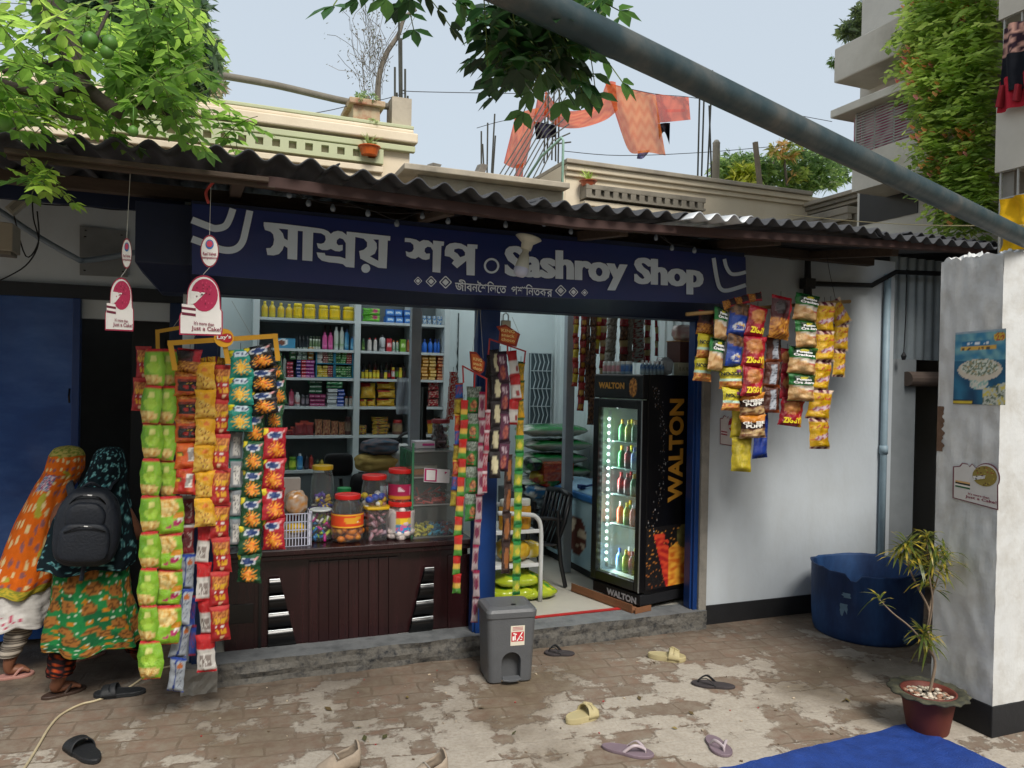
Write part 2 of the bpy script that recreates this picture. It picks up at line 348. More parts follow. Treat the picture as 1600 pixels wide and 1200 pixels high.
# ================================================================== BANNER
YB = -.335
bm_ = lambda q: at(q[0], q[1], YB-.006)
mb = MB(); P = [at(u, v, YB) for u, v in ((300, 318), (700, 359), (1165, 402), (1167, 476), (700, 459), (300, 428))]
mb.poly([P], (0, .008, 0))
banner = one('shop_banner', mb, mat('navy_flex_banner', '#1a2c66', .35, var=.12, scale=3, bump=.06, bscale=5, col2='#272a60'), 'long navy fabric banner with pale Bengali and English lettering across the shop front', 'banner')
sil = mat('silver_lettering', '#cfdeee', .5, var=.05)
o1 = [(88,50),(280,68),(500,95),(700,120),(770,132),(820,155),(850,185),(880,162),(930,150),(980,160),(1015,185),(1030,200),(1030,158),(1527,212),(1524,262),(1497,260),(1485,578),(1390,570),(1285,520),(1185,465),(1172,380),(1225,365),(1262,330),(1262,280),(1225,240),(1128,220),(1118,570),(1022,560),(990,530),(930,517),(830,508),(750,490),(705,450),(688,395),(780,402),(790,430),(860,438),(960,446),(1018,468),(1020,290),(990,245),(950,232),(920,255),(915,290),(935,315),(985,310),(985,370),(950,385),(900,380),(850,355),(810,370),(750,368),(705,345),(690,290),(740,298),(775,285),(792,250),(785,205),(740,178),(650,170),(640,495),(525,485),(532,155),(475,150),(467,480),(358,470),(358,345),(318,320),(300,370),(260,415),(200,430),(130,424),(115,348),(165,345),(195,310),(205,250),(195,190),(165,160),(102,140),(88,95)]
h1 = [(258,125),(363,135),(360,260),(320,235),(305,180)]; h2 = [(1332,248),(1395,250),(1390,492),(1295,440),(1350,410),(1375,350),(1370,290)]
o2 = [(92,85),(150,90),(220,105),(260,130),(300,108),(360,115),(400,145),(413,165),(413,115),(537,128),(533,175),(507,175),(495,482),(405,472),(410,230),(385,190),(350,185),(320,205),(315,240),(335,265),(377,262),(372,325),(330,335),(290,328),(247,300),(210,322),(160,315),(110,290),(100,235),(140,250),(175,240),(192,210),(188,165),(155,135),(90,130)]
o3 = [(560,180),(600,150),(660,140),(730,150),(780,175),(800,190),(803,155),(918,163),(915,210),(890,208),(885,513),(792,508),(790,345),(685,430),(625,375),(650,340),(600,300),(545,290),(545,230)]; h3 = [(655,215),(700,205),(745,215),(775,250),(775,285),(720,305),(690,265),(650,240)]
ca = lambda q: bm_((400+q[0]*PXS, 340+q[1]*PXS)); cb = lambda q: bm_((620+q[0]*PXS, 360+q[1]*PXS))
circ = lambda x, y, r, f, n=28: [f((x+r*math.cos(2*PI*i/n), y+r*math.sin(2*PI*i/n))) for i in range(n)]
mb = MB(); mb.poly([[ca(q) for q in o1], [ca(q) for q in h1], [ca(q) for q in h2]]); mb.poly([circ(1247, 577, 51, ca)])
mb.poly([[cb(q) for q in o2]]); mb.poly([[cb(q) for q in o3], [cb(q) for q in h3]]); mb.poly([circ(1077, 402, 88, cb), circ(1077, 402, 64, cb)]); mb.build('bengali_name', sil, banner)
mb = MB()
for k, du in enumerate((0, -1.6, 1.6)): put_text(mb, 'Sashroy Shop', *[at(u+du, v, YB-.006-.0006*k) for u, v in ((790, 445), (1098, 461), (1098, 411), (790, 383))], bold=.03)
mb.build('english_name', sil, banner)
cl_ = lambda q: bm_((280+q.x*.3, 300+q.y*.3)); mb = MB(); add_ribbon(mb, [(66, 145), (150, 178), (190, 190), (238, 178), (262, 140), (280, 87)], 36, cl_)
add_ribbon(mb, [(66, 244), (150, 275), (230, 302), (290, 298), (328, 262), (348, 190), (368, 97)], 36, lambda q: bm_((280+q.x*.3, 300+q.y*.3)))
mb.build('emblem', sil, banner); mb = MB(); cr = lambda q: bm_((700+q.x*.3125, 300+q.y*.3125))
add_ribbon(mb, [(1382, 335), (1392, 375), (1415, 408), (1450, 410), (1490, 400)], 18, cr); add_ribbon(mb, [(1328, 330), (1344, 430), (1362, 482), (1400, 492), (1490, 465)], 20, cr)
mb.build('emblem', sil, banner)
mb = MB(); cc = lambda q: bm_((640+q[0]*.175, 420+q[1]*.175))
for x, y, r in ((75, 108, 36), (192, 113, 48), (321, 120, 56), (1350, 195, 50), (1463, 208, 42), (1563, 213, 30)):
    dm = lambda k: [cc((x+k*a, y+k*b)) for a, b in ((0, -1), (.15, -.95), (.95, -.12), (1, 0), (.95, .12), (.12, .95), (0, 1), (-.12, .95), (-.95, .12), (-1, 0), (-.95, -.12), (-.15, -.95))]
    mb.poly([dm(r), dm(r*.78)]); mb.poly([dm(r*.52)])
put_text(mb, '\u099c\u09c0\u09ac\u09a8\u09c8\u09b6\u09bf\u09b2\u09c7\u09a4  \u09aa\u09cd\u09b0\u09b6\u09be\u09bf\u09a8\u09a4\u0995\u09b0'.replace('\u09cd\u09b0', ''), *[at(u, v, YB-.006) for u, v in ((711, 454), (863, 464), (863, 447), (711, 436))], bold=.012)
mb.build('tagline', mat('pale_lettering', '#dde6ef', .5), banner)
# navy box left of the banner
ax, bx = at(215, 400, -.05).x, at(303, 400, -.05).x
mb = MB(); zt, zm, zb = 2.385, 2.10, 1.985
P = [(ax, -.2, zm), (ax, -.2, zt), (bx, -.2, zt), (bx, -.2, zm), (ax+.1, -.02, zb), (bx, -.02, zb), (bx, .2, zb), (ax+.1, .2, zb), (ax, .2, zt), (bx, .2, zt), (ax, .2, zm)]
mb.add(P, [(0, 1, 2, 3), (0, 3, 5, 4), (4, 5, 6, 7), (0, 4, 7, 10), (0, 10, 8, 1), (1, 8, 9, 2), (2, 9, 6, 5, 3), (7, 6, 9, 8, 10)])
one('shutter_motor_box', mb, dnavy, 'dark navy metal box with slanted underside at the left end of the banner', 'metal box', bevel=.004)
# ================================================================== LEFT NEIGHBOUR
Y1 = 1.0
nb = thing('neighbour_wall', 'dim white wall over the blue steel door with a black lintel band', 'wall', (-1.5, Y1, 0))
xr = at(264, 600, Y1).x; xd = at(123, 600, Y1).x
zl = at(60, 456, Y1).z
mb = MB(); mb.box(-4, -.02, Y1, Y1+.12, zl+.05, 2.72); mb.box(-4, -2.2, Y1, Y1+.12, 0, zl); mb.build('wall', white_w, nb)
mb = MB(); mb.box(-4, -.02, Y1-.04, Y1+.1, zl-.03, zl+.05); mb.build('lintel', mat('black_lintel', '#20242a', .6), nb)
mb = MB(); mb.box(xd, xr, Y1-.0, Y1+.06, at(200, 500, Y1).z, zl-.03); mb.build('transom_panel', white_w, nb)
mb = MB(); mb.box(xr, -.02, Y1-.05, Y1+.06, 0, zl-.03); mb.build('door_post', navy, nb, bevel=.004)
mb = MB(); mb.box(-2.5, .0, 2.9, 2.95, 0, 2.6); mb.box(-2.5, -2.45, 1.12, 2.9, 0, 2.6); mb.build('inner_wall', mat('dark_room_wall', '#3b3c3d', .9), nb)
xm = at(205, 600, Y1+.1).x
mb = MB(); mb.box(xm, xr, Y1+.1, Y1+.13, .02, 1.9); mb.box(xm+.03, xr-.03, Y1+.09, Y1+.1, .1, .9); mb.box(xm+.03, xr-.03, Y1+.09, Y1+.1, 1.0, 1.8); mb.build('inner_door', mat('near_black_door', '#15171a', .6), nb)
mb = MB(); P = [at(u, v, Y1-.01) for u, v in ((125, 353), (200, 362), (200, 433), (125, 430))]; mb.poly([P], (0, -.012, 0)); cv = mb.build('cover_plate', mat('grey_plate', '#75787a', .6), nb)
mb = MB()
for u, v in ((134, 361), (133, 370), (190, 368), (192, 425), (132, 423)): mb.lathe([(.006, 0), (.006, .004)], at(u, v, Y1-.028), 8)
mb.build('screw', blackg, cv)
# blue steel double door
dr = thing('steel_door', 'wide blue painted sheet steel door at the far left, dented and glossy', 'door', (-1.4, Y1, 0))
xl = -1.6
def dent(u, v):
    x = xl+(xd-.02-xl)*u; z = .03+(zl-.06)*v
    return Vector((x, Y1-.02+.012*nz(x*2.2, z*1.6, 5)+.006*nz(x*6, z*4, 9), z))
mb = MB(); mb.grid(dent, 50, 60); mb.build('door_panel', mat('blue_door_paint', '#1b478a', .2, var=.2, scale=1.6, col2='#3a5f9a', streak=(1, 1, 2.2), bump=.1, bscale=5), dr, smooth=True)  # paler second colour paints smeared highlights into the blue
mb = MB(); mb.box(xd-.03, xd+.01, Y1-.05, Y1+.02, 0, zl-.03); mb.build('frame', navyb, dr, bevel=.003)
mb = MB(); p = at(116, 618, Y1-.04); mb.tube([p+Vector((-.02, -.03, .04)), p+Vector((-.02, -.05, 0)), p+Vector((-.02, -.03, -.04))], .006, 6); mb.build('handle', blackg, dr)
# ================================================================== RIGHT WHITE WALL
YW = .06
rw = thing('white_wall', 'long pale wall right of the shop with a black painted base band', 'wall', (3.8, YW, 0))
xe = at(1392, 700, YW).x; xe2 = at(1432, 700, YW).x
mb = MB(); mb.box(3.02, xe, YW, YW+.12, .0, 2.5); mb.build('wall', white_w, rw)
mb = MB(); mb.box(3.02, xe, YW-.012, YW, .0, .125); mb.build('base_band', black_p, rw)
ztop = at(1440, 562, YW).z
mb = MB(); mb.box(xe, xe2, YW+.02, YW+.1, 0, ztop); mb.build('door_surround', mat('dim_grey_paint', '#868c90', .8, var=.1), rw)
mb = MB(); mb.box(xe, xe2, YW+.01, YW+.02, 0, .12); mb.build('base_strip', black_p, rw)
mb = MB(); mb.grid(lambda u, v: Vector((xe+2.2*u, YW+.05+.012*math.sin(u*2.2*2*PI/.09), ztop+(2.55-ztop)*v)), 200, 1); mb.build('corrugated_panel', mat('pale_tin', '#8d979d', .5, metal=.3, var=.15), rw, smooth=True, fix=False)
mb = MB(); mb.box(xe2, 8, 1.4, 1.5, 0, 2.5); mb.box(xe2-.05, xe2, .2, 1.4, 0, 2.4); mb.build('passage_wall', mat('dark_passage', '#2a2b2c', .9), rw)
mb = MB(); xf = at(1560, 700, YW).x+.6; mb.box(xf, xf+3, YW, YW+.1, 0, 2.5); mb.build('far_wall', white_w, rw)
p = at(1420, 592, YW-.02); q = at(1483, 592, YW-.02)
mb = MB(); mb.tube([p+Vector((0, .02, 0)), q+Vector((.3, .02, 0))], .055, 14); one('roller_tube', mb, mat('brown_tube', '#6b5d55', .7), 'thick brown tube lying across the top of the dark doorway', 'tube')
# vertical drain pipe and black plumbing on the wall
mb = MB(); a = at(1387, 440, YW-.03); mb.tube([(a.x, YW-.03, 2.4), (a.x, YW-.03, .02)], .024, 12); mb.tube([(a.x, YW-.03, 1.1), (a.x, YW-.03, 1.16)], .03, 12)
one('drain_pipe', mb, mat('pale_blue_pvc', '#8da3b0', .5), 'slim pale blue vertical drain pipe on the white wall', 'pipe', smooth=True)
mb = MB(); Yp = YW-.05; q_ = [at(1262, 400, Yp), at(1262, 425, Yp), at(1262, 462, Yp)]; mb.tube(q_, [.02, .022, .03], 10); mb.tube([at(1262, 443, Yp), at(1362, 446, Yp), at(1400, 425, Yp), at(1480, 428, Yp)], .018, 10); mb.obox(at(1262, 443, Yp), (.045, 0, 0), (0, .03, 0), (0, 0, .035))
one('black_water_pipe', mb, mat('black_iron', '#17191d', .5), 'black iron water pipe with a tee running along the wall under the eave', 'pipe', bevel=.004)
mb = MB(); mb.tube([at(1417, 420, Yp), at(1415, 500, Yp), at(1412, 552, Yp)], .004, 5); mb.lathe([(.004, .03), (.02, .0), (.012, -.03)], at(1412, 556, Yp), 8)
one('pull_cord', mb, wire_m, 'thin black cord with a weight hanging before the tin panel', 'cord')
# ================================================================== ROOF
EDGE = [at(u, v, -1.0) for u, v in ((0, 203), (50, 206), (328, 226), (470, 246), (627, 272), (768, 296), (903, 318), (1061, 332), (1130, 337), (1300, 349), (1433, 365), (1547, 377))]
def zedge(x):
    if x <= EDGE[0].x: return EDGE[0].z
    for a, b in zip(EDGE[:-1], EDGE[1:]):
        if x <= b.x: return a.z+(b.z-a.z)*(x-a.x)/(b.x-a.x)
    return EDGE[-1].z
zr = lambda x, y: zedge(x)-.024+.11*(y+1)
roof = thing('shed_roof', 'dark corrugated sheet awning running over the whole shop front', 'roof', (1.5, 1, 2.4))
xs = [-2.3, -.55, .42, 1.35, 2.12, 2.42, 3.35, 4.25]
for i in range(len(xs)-1):
    a, b = xs[i], xs[i+1]+.06
    ex = random.uniform(-.03, .03) + (.05 if i in (4,) else 0); lift = .012*(i % 2)+(.01 if i == 4 else 0)
    amp, wl = (.018, (.118, .118, .115, .108, .1, .1, .1)[i])
    def fn(u, v, a=a, b=b, ex=ex, lift=lift, i=i):
        x = a+(b-a)*u; y = -1.0-ex+(1.75+ex)*v
        return Vector((x, y, zr(x, y)+lift+amp*math.sin(2*PI*x/wl+(i*.9))+.012*nz(x*1.5, y, i)))
    n = int((b-a)/.0098); mb = MB(); mb.grid(fn, n, 6)
    o = mb.build('roof_sheet', roofl if i in (4,) else roofm, roof, smooth=True, fix=False, solid=.006)
trl = bpy.data.materials.new('fill_light_translucent'); trl.use_nodes = True; N = trl.node_tree.nodes; t = N.new('ShaderNodeBsdfTranslucent'); t.inputs[0].default_value = (.85, .93, .95, 1); trl.node_tree.links.new(t.outputs[0], N['Material Output'].inputs[0])
mb = MB(); mb.grid(lambda u, v: Vector((-.1+3.4*u, .65+2.3*v, zr(0, .65+2.3*v)+.07+.015*math.sin(2*PI*3.4*u/.098))), 340, 3); mb.build('added_fill_sheet', trl, roof, smooth=True, fix=False)  # unseen translucent sheet added to let fill light into the shop
# purlins, rafters under the eave
def beam(name, P0, P1, w, h, m, parent=roof): mb = MB(); mb.bar(P0, P1, w, h); return mb.build(name, m, parent, bevel=.003)
zb = lambda x, y: zr(x, y)-.02
beam('purlin', at(8, 236, -.93), at(420, 282, -.93), .035, .020, plank); beam('purlin', at(12, 245, -.91), at(430, 292, -.91), .03, .018, plank)
sa = mat('brown_steel_angle', '#3a2622', .75, var=.2); beam('purlin', at(400, 283, -.9), at(905, 350, -.9), .05, .045, sa); beam('purlin', at(900, 350, -.9), at(1540, 392, -.9), .05, .04, sa)
beam('purlin', (-1.8, -.1, zb(0, -.1)-.06), (4.25, -.1, zb(4, -.1)-.05), .06, .06, plank); beam('purlin', (-1.8, .6, zb(0, .6)-.06), (4.25, .6, zb(4, .6)-.05), .06, .06, plank)
for x in (.1, 1.0, 1.9, 2.85, 3.7): beam('rafter', (x, -.8, zb(x, -.8)-.045), (x, .7, zb(x, .7)-.045), .05, .05, plank)
mb = MB(); mb.box(-1.85, 4.2, .13, .16, 2.4, 2.5)
mb.build('wall_plate', dnavy, roof)
mb = MB(); mb.grid(lambda u, v: Vector((-2.4+2.28*u, .66+2.44*v, zr(-.5, .66+2.44*v)+.03+.018*math.sin(2.28*u*2*PI/.118))), 350, 4); mb.build('roof_sheet', roofm, roof, smooth=True, fix=False, solid=.006)
zx = at(1592, 388, -.3).z; mb = MB(); mb.grid(lambda u, v: Vector((4.3+3.7*u, -.35+2.2*v, zx+.1*v+.015*math.sin(3.7*u*2*PI/.1))), 300, 3); mb.build('roof_sheet', roofm, roof, smooth=True, fix=False, solid=.006)
mb = MB(); mb.box(-14, 14, -9.6, -9.3, 0, 4.6); tag(mb.build('added_blocker_wall', cream), kind='structure')  # unseen wall added behind the camera to cut sky fill
mb = MB(); P = [at(u, v, -.86) for u, v in ((328, 278), (338, 300), (326, 312))]; mb.tube(catmull([at(335, 283, -.86), at(322, 300, -.86), at(326, 318, -.86)]), .006, 6); mb.tube([at(335, 283, -.88), at(450, 292, -.88), at(700, 322, -.86), at(1000, 352, -.84), at(1300, 372, -.82), at(1540, 392, -.8)], .005, 5)
one('red_cable', mb, mat('red_insulation', '#8d2c22', .6), 'thin red cable running along the timber under the eave', 'cable')
# ================================================================== PACKETS
def hx(s): return H(s)
W_, K_ = H('#f2f0ea'), H('#15151a')
def ell(u, v, cx, cy, rx, ry): return ((u-cx)/rx)**2+((v-cy)/ry)**2 < 1
def burst(u, v, cx, cy, r, n=11, asp=1.35, k=.38):
    dx, dy = u-cx, (v-cy)*asp; a = math.atan2(dy, dx); return math.hypot(dx, dy) < r*(1+k*math.cos(a*n))
def scrib(u, v, x0, x1, y0, y1, fx=17, s=0):
    if not (x0 < u < x1 and y0 < v < y1): return False
    return nz(u*fx+s, v*8+s*3, 4.4) > -.08
def chips(u, v, a, b, s=0, f=7):
    t = nz(u*f+s, v*f*1.4, s)+.5; t = .5+1.3*(t-.5); return lerp(a, b, max(0, min(1, t)))
def d_lime(big=0):
    g1, g2, yl, rd, pk = map(hx, ('#8fc32a', '#6aa51d', '#e8c65a', '#c21f26', '#b5175e'))
    def f(u, v):
        if v > .93 or v < .05: return rd
        if big:
            if v > .45 and ell(u, v, .35, .72, .5, .24): return chips(u, v, hx('#f4e3a0'), hx('#d99a2c'), 2)
            if scrib(u, v, .3, .98, .12+.15*u, .26+.15*u, 12): return pk
            if ell(u, v, .78, .5, .18, .1): return hx('#d98f1f')
            if ell(u, v, .85, .38, .13, .09): return W_
            return lerp(g1, g2, v*.5)
        if v < .34 and ell(u, v, .35, .2, .55, .16): return chips(u, v, hx('#f0d98c'), hx('#c58a2f'), 5)
        if ell(u, v, .55, .75, .16, .09): return hx('#d9dd7c')
        if ell(u, v, .5, .52, .3, .14): return lerp(g1, hx('#b6d94a'), .6)
        return lerp(g1, g2, max(0, .5+nz(u*2, v*2)))
    return f
def d_kur(base, base2=None, acc='#ef6b1a'):
    B = hx(base); A = hx(acc); A2 = hx('#f7b52c'); NV = hx('#24427e')
    def f(u, v):
        if v > .95 or v < .03: return lerp(B, K_, .2)
        if u < .2 and v > .78 and u < (v-.72)*1.2: return hx('#e9d629')
        if ell(u, v, .5, .77, .34, .13): return NV if scrib(u, v, .25, .78, .71, .83, 22) else (hx('#dfe6ef') if not ell(u, v, .5, .77, .26, .09) else NV)
        if scrib(u, v, .3, .75, .6, .635, 30): return W_
        if ell(u, v, .84, .86, .08, .05): return hx('#e8a0a0')
        if burst(u, v, .55, .32, .27, 13, 1.3, .5): return chips(u, v, A, A2, 3, 10)
        return B
    return f
def d_noodleblack():
    def f(u, v):
        if v > .8: return chips(u, v, hx('#d9922f'), hx('#8f3a12'), 1, 9)
        if .1 < u < .86 and .2 < v < .74:
            if scrib(u, v, .35, .8, .34, .46): return hx('#b6261e')
            if scrib(u, v, .4, .7, .5, .6): return hx('#e3b72b')
            if v > .6: return chips(u, v, hx('#43181a'), hx('#a33319'), 3, 9)
            return hx('#17141b')
        if v < .2: return chips(u, v, hx('#b8482a'), hx('#d88a2c'), 2)
        return hx('#d1541c')
    return f
def d_orange(b='#dd5a1c'):
    def f(u, v):
        if .62 < u < .9 and .25 < v < .8: return W_ if not scrib(u, v, .64, .88, .3, .75, 30) else hx('#a09c98')
        if .1 < u < .42 and .45 < v < .62: return hx('#e8c22a') if scrib(u, v, .12, .4, .48, .6) else hx('#37631f')
        return lerp(hx(b), hx('#f08a3a'), max(0, nz(u*3, v*3)))
    return f
def d_yellow():
    def f(u, v):
        if v > .95 or v < .04: return hx('#e0a51c')
        if ell(u, v, .52, .74, .15, .07): return hx('#e77f2a')
        if v < .55-.35*(u-.5):
            return hx('#8a4b18') if nz(u*13, v*16, 3) > .34 else chips(u, v, hx('#f0cb5a'), hx('#dba23c'), 1)
        return hx('#ecae1d')
    return f
def d_red(b='#b3161d'):
    B = hx(b)
    def f(u, v):
        if v > .93 or v < .05: return lerp(B, hx('#e8655a'), .3)
        if .5 < v < .9 and .08 < u < .95:
            if scrib(u, v, .15, .9, .54, .68, 15): return hx('#f0c020')
            return chips(u, v, hx('#f0a04a'), hx('#8f3511'), 4, 10)
        if scrib(u, v, .25, .75, .42, .47, 30): return W_
        if scrib(u, v, .2, .85, .2, .36, 14, 2): return hx('#efb21e')
        if ell(u, v, .55, .13, .14, .04): return hx('#f0c8a0')
        return B
    return f
def d_teal():
    B = hx('#169483')
    def f(u, v):
        if v > .95 or v < .04: return hx('#27ab98')
        if u < .22 and v > .72 and u < (v-.66)*1.1: return hx('#dbd21c')
        if ell(u, v, .52, .82, .34, .1): return hx('#1d2f66') if scrib(u, v, .2, .84, .77, .88, 20) else hx('#cfe0ee')
        if burst(u, v, .52, .35, .26, 12, 1.3, .5): return chips(u, v, hx('#f1a31b'), hx('#f4d04a'), 3, 10)
        return B
    return f
def d_back(c='#9aa0a6', edge='#1f6b5f', lab='#e9e7e2'):
    def f(u, v):
        if v > .93 or v < .06: return hx(edge)
        if u < .14: return hx(edge)
        if .3 < u < .85 and .15 < v < .8:
            return hx('#77797c') if nz(u*9, v*60) > .15 else hx(lab)
        return hx(c)
    return f
def d_silver():
    def f(u, v):
        if v > .93 or v < .05: return hx('#1c3f97')
        if abs(u-.42-.1*math.sin(v*3)) < .05: return hx('#21408f')
        if ell(u, v, .75, .78, .12, .08): return hx('#b5632a')
        if u > .5 and nz(u*12, v*40) > .22: return hx('#6d7688')
        return hx('#a9b2bd')
    return f
def d_redwhite():
    def f(u, v):
        if v > .62: return hx('#c5161c')
        if .15 < u < .85 and .12 < v < .55: return hx('#e8e4de') if not scrib(u, v, .2, .8, .18, .5, 24) else hx('#8b7f78')
        if v < .1: return hx('#d7192a')
        return hx('#dedad4')
    return f
def d_greenpouch():
    def f(u, v):
        if v > .6: return chips(u, v, hx('#9aa59b'), hx('#4b5a4a'), 2, 12)
        if ell(u, v, .5, .36, .24, .15): return chips(u, v, hx('#d28a54'), hx('#5b2016'), 2)
        if scrib(u, v, .25, .75, .1, .2, 14): return hx('#b8352c')
        return hx('#2f7f32')
    return f
def d_choc(c1='#1d1214', c2='#d8cfa8'):
    def f(u, v):
        if v > .9 or v < .1: return lerp(hx(c1), K_, .4)
        if ell(u, v, .55, .5, .3, .36): return hx(c2)
        return hx(c1)
    return f
def d_purple():
    def f(u, v):
        if v > .9 or v < .1: return hx('#2e0f26')
        if ell(u, v, .5, .33, .3, .2): return chips(u, v, hx('#b8634a'), hx('#7a2434'), 2)
        if scrib(u, v, .2, .8, .58, .8, 10): return hx('#cfb8c4')
        return hx('#5a1d40')
    return f
def d_stripe(a, b, c=None):
    def f(u, v):
        if v > .9 or v < .08: return hx(b)
        if c and ell(u, v, .5, .5, .32, .25): return hx(c)
        return hx(a) if not scrib(u, v, .1, .9, .25, .8, 16) else lerp(hx(a), hx(b), .6)
    return f
def d_noodleyel():
    def f(u, v):
        if v > .94: return hx('#c8b71f')
        if v < .34: return chips(u, v, hx('#b8542a'), hx('#e0a54a'), 4, 9)
        if .34 < v < .42: return hx('#bfe3d0')
        if ell(u, v, .8, .75, .12, .09): return hx('#7a2b7a')
        return hx('#d3c52c')
    return f
def d_blue():
    def f(u, v):
        if v > .66-.3*u and v > .45+.25*(1-u) and v > .6: return chips(u, v, hx('#8a6038'), hx('#3e2a20'), 4, 6)
        if ell(u, v, .5, .28, .3, .13): return hx('#e8b23a') if scrib(u, v, .28, .75, .2, .36, 16) else hx('#dfe3ea')
        return hx('#1c46a4')
    return f
def d_zig():
    def f(u, v):
        if .42 < v < .9 and ell(u, v, .45, .66, .36, .24): return chips(u, v, hx('#e3a05a'), hx('#b5602a'), 5, 5)
        if v < .4 and u > .8-.5*v: return hx('#e2b01f') if u > .85 else hx('#c5122c')
        return lerp(hx('#b5122c'), hx('#6d0d1c'), max(0, nz(u*3, v*3))*1.2)
    return f
def d_puff():
    def f(u, v):
        if v > .72: return hx('#d98a2a')
        if v < .45: return chips(u, v, hx('#e6c58a'), hx('#6b3417'), 5, 6)
        return hx('#3a1c14')
    return f
def d_flame():
    def f(u, v):
        if v < .48: return chips(u, v, hx('#e6a23a'), hx('#7b2a10'), 2, 13)
        if ell(u, v, .35, .72, .28, .16): return hx('#1d0e10')
        if u > .78 or v > .9: return hx('#b8152a')
        return hx('#47131a')
    return f
def d_potato():
    G = hx('#1f7d33')
    def f(u, v):
        if v > .9 or v < .04: return hx('#166327')
        if v > .58:
            if ell(u, v, .45, .84, .16, .05): return hx('#e0d42c')
            return hx('#12401d') if v > .66 and u > .12 else G
        if v > .5-.25*(u-.3): return hx('#e6dccd') if v > .42 else hx('#b52838')
        return chips(u, v, hx('#ecc890'), hx('#c08a50'), 6, 5)
    return f
def d_rings():
    def f(u, v):
        if v > .88 or v < .07: return hx('#6d1f3d') if int(u*22) % 2 else hx('#e6c9b0')
        if scrib(u, v, .25, .9, .68, .78, 16): return hx('#c02a2a')
        if abs(v-.38-.2*(u-.5)) < .07 and u > .2: return hx('#d9bdc9') if nz(u*16, v*16) > -.1 else hx('#a3234a')
        if nz(u*10, v*12, 8) > .42: return hx('#d8761a')
        return hx('#e8b714')
    return f
def d_brownback():
    def f(u, v):
        if .3 < u < .68 and .1 < v < .9: return hx('#b9bfca') if nz(u*14, v*50) > -.1 else hx('#5d6675')
        if v < .12: return hx('#a34d1b')
        return hx('#5a2a18') if u < .8 else hx('#2b1712')
    return f
def d_plain(c): return lambda u, v: hx(c)
PK = {}
def packet_mesh(key, design, asp, nu=14, nv=20, thick=.2, pinch=.1, seed=0):
    """unit-width pillow packet hanging down from z=0: width 1, height asp"""
    k = (key, round(asp, 1), seed)
    if k in PK: return PK[k]
    mb = MB(); R = random.Random(seed*31+len(key))
    ph = R.uniform(0, 9)
    def side(sg):
        def fn(u, v):
            e = min(v, 1-v)/.09; e = max(0, min(1, (e-.4)/.9)); prof_ = math.sin(PI*min(1, max(0, u)))**.6*e**.55
            wx = 1-pinch*math.sin(PI*v)**.7*(1 if e > 0 else 0) if pinch > 0 else 1+pinch*(1-math.sin(PI*v)**.8)
            x = (u-.5)*wx + .045*nz(v*4, ph)+(.03*nz(v*9, ph+u*2) if e > 0 else 0); y = sg*thick*.5*prof_*(1+.5*nz(u*4+ph, v*5, sg)) + .045*nz(u*7, v*8, ph)*prof_ + .025*math.sin(v*60)*0
            y += .02*math.sin(u*PI*9+ph)*(1-e)
            return Vector((x, y, (v-1)*asp))
        return fn
    mb.grid(side(-1), nu, nv, 0, lambda u, v: design(u, v)); mb.grid(side(1), max(6, nu//2), max(8, nv//2), 0, lambda u, v: design(1-u, v))
    o = mb.build('packet', film, smooth=True, fix=False); me = o.data; bpy.data.objects.remove(o); PK[k] = me; return me
NP = 0
def strip(path, w_px, n, designs, Y, label, group=None, cat='snack strip', thick=.42, partname='packet', overlap=1.05, tilt=0, nu=14, nv=20, pinch=.12, lettering=None):
    """a chain of packets hanging along a line given by its top and bottom"""
    global NP
    pts = [at(u, v, Y) for u, v in path]
    if len(pts) == 2: pts = [pts[0].lerp(pts[1], t/4) for t in range(5)]
    root = thing('snack_strip', label, cat, pts[0], group)
    Ls = [0]
    for i in range(len(pts)-1): Ls.append(Ls[-1]+(pts[i+1]-pts[i]).length)
    T = Ls[-1]; wpx = w_px if callable(w_px) else (lambda t: w_px)
    def pos(s):
        s = max(0, min(T, s))
        for i in range(len(pts)-1):
            if s <= Ls[i+1]+1e-9: return pts[i].lerp(pts[i+1], (s-Ls[i])/max(1e-9, Ls[i+1]-Ls[i]))
        return pts[-1]
    D = depth(pts[0]); R = random.Random(hash(label) % 997 if False else len(label)*13+int(path[0][0]))
    for i in range(n):
        a, b = pos(T*i/n), pos(T*(i+1)/n); h = (b-a).length*overlap; w = wpx((i+.5)/n)/FPX*D*(1.22 if path[0][0] > 1080 else 1.12)
        dz = designs[i % len(designs)] if not isinstance(designs, tuple) else designs
        key, fn = dz; me = packet_mesh(key, fn, h/w, nu, nv, thick, pinch, R.randint(0, 2))
        o = bpy.data.objects.new('packet' if partname is None else partname, me); link(o, root)
        d = (b-a).normalized(); o.location = a-pts[0]+Vector((R.uniform(-.002, .002), -.004*(i % 2), 0))
        o.scale = (w, w, w); ang = math.atan2(d.x, -d.z)
        o.rotation_euler = (R.uniform(-.1, .1), -ang+R.uniform(-.05, .05), tilt+R.uniform(-.32, .32)-.15); NP += 1
        if lettering and key in lettering: letter(o, me, *lettering[key], h/w)
    if len(path) and Y < 1.5:
        mb = MB(); mb.tube([pts[0]+Vector((0, .01, -.01)), pts[0]+Vector((0, .01, .03))], .0015, 4); mb.build('thread', wire_m, root)
    return root
LT = {}
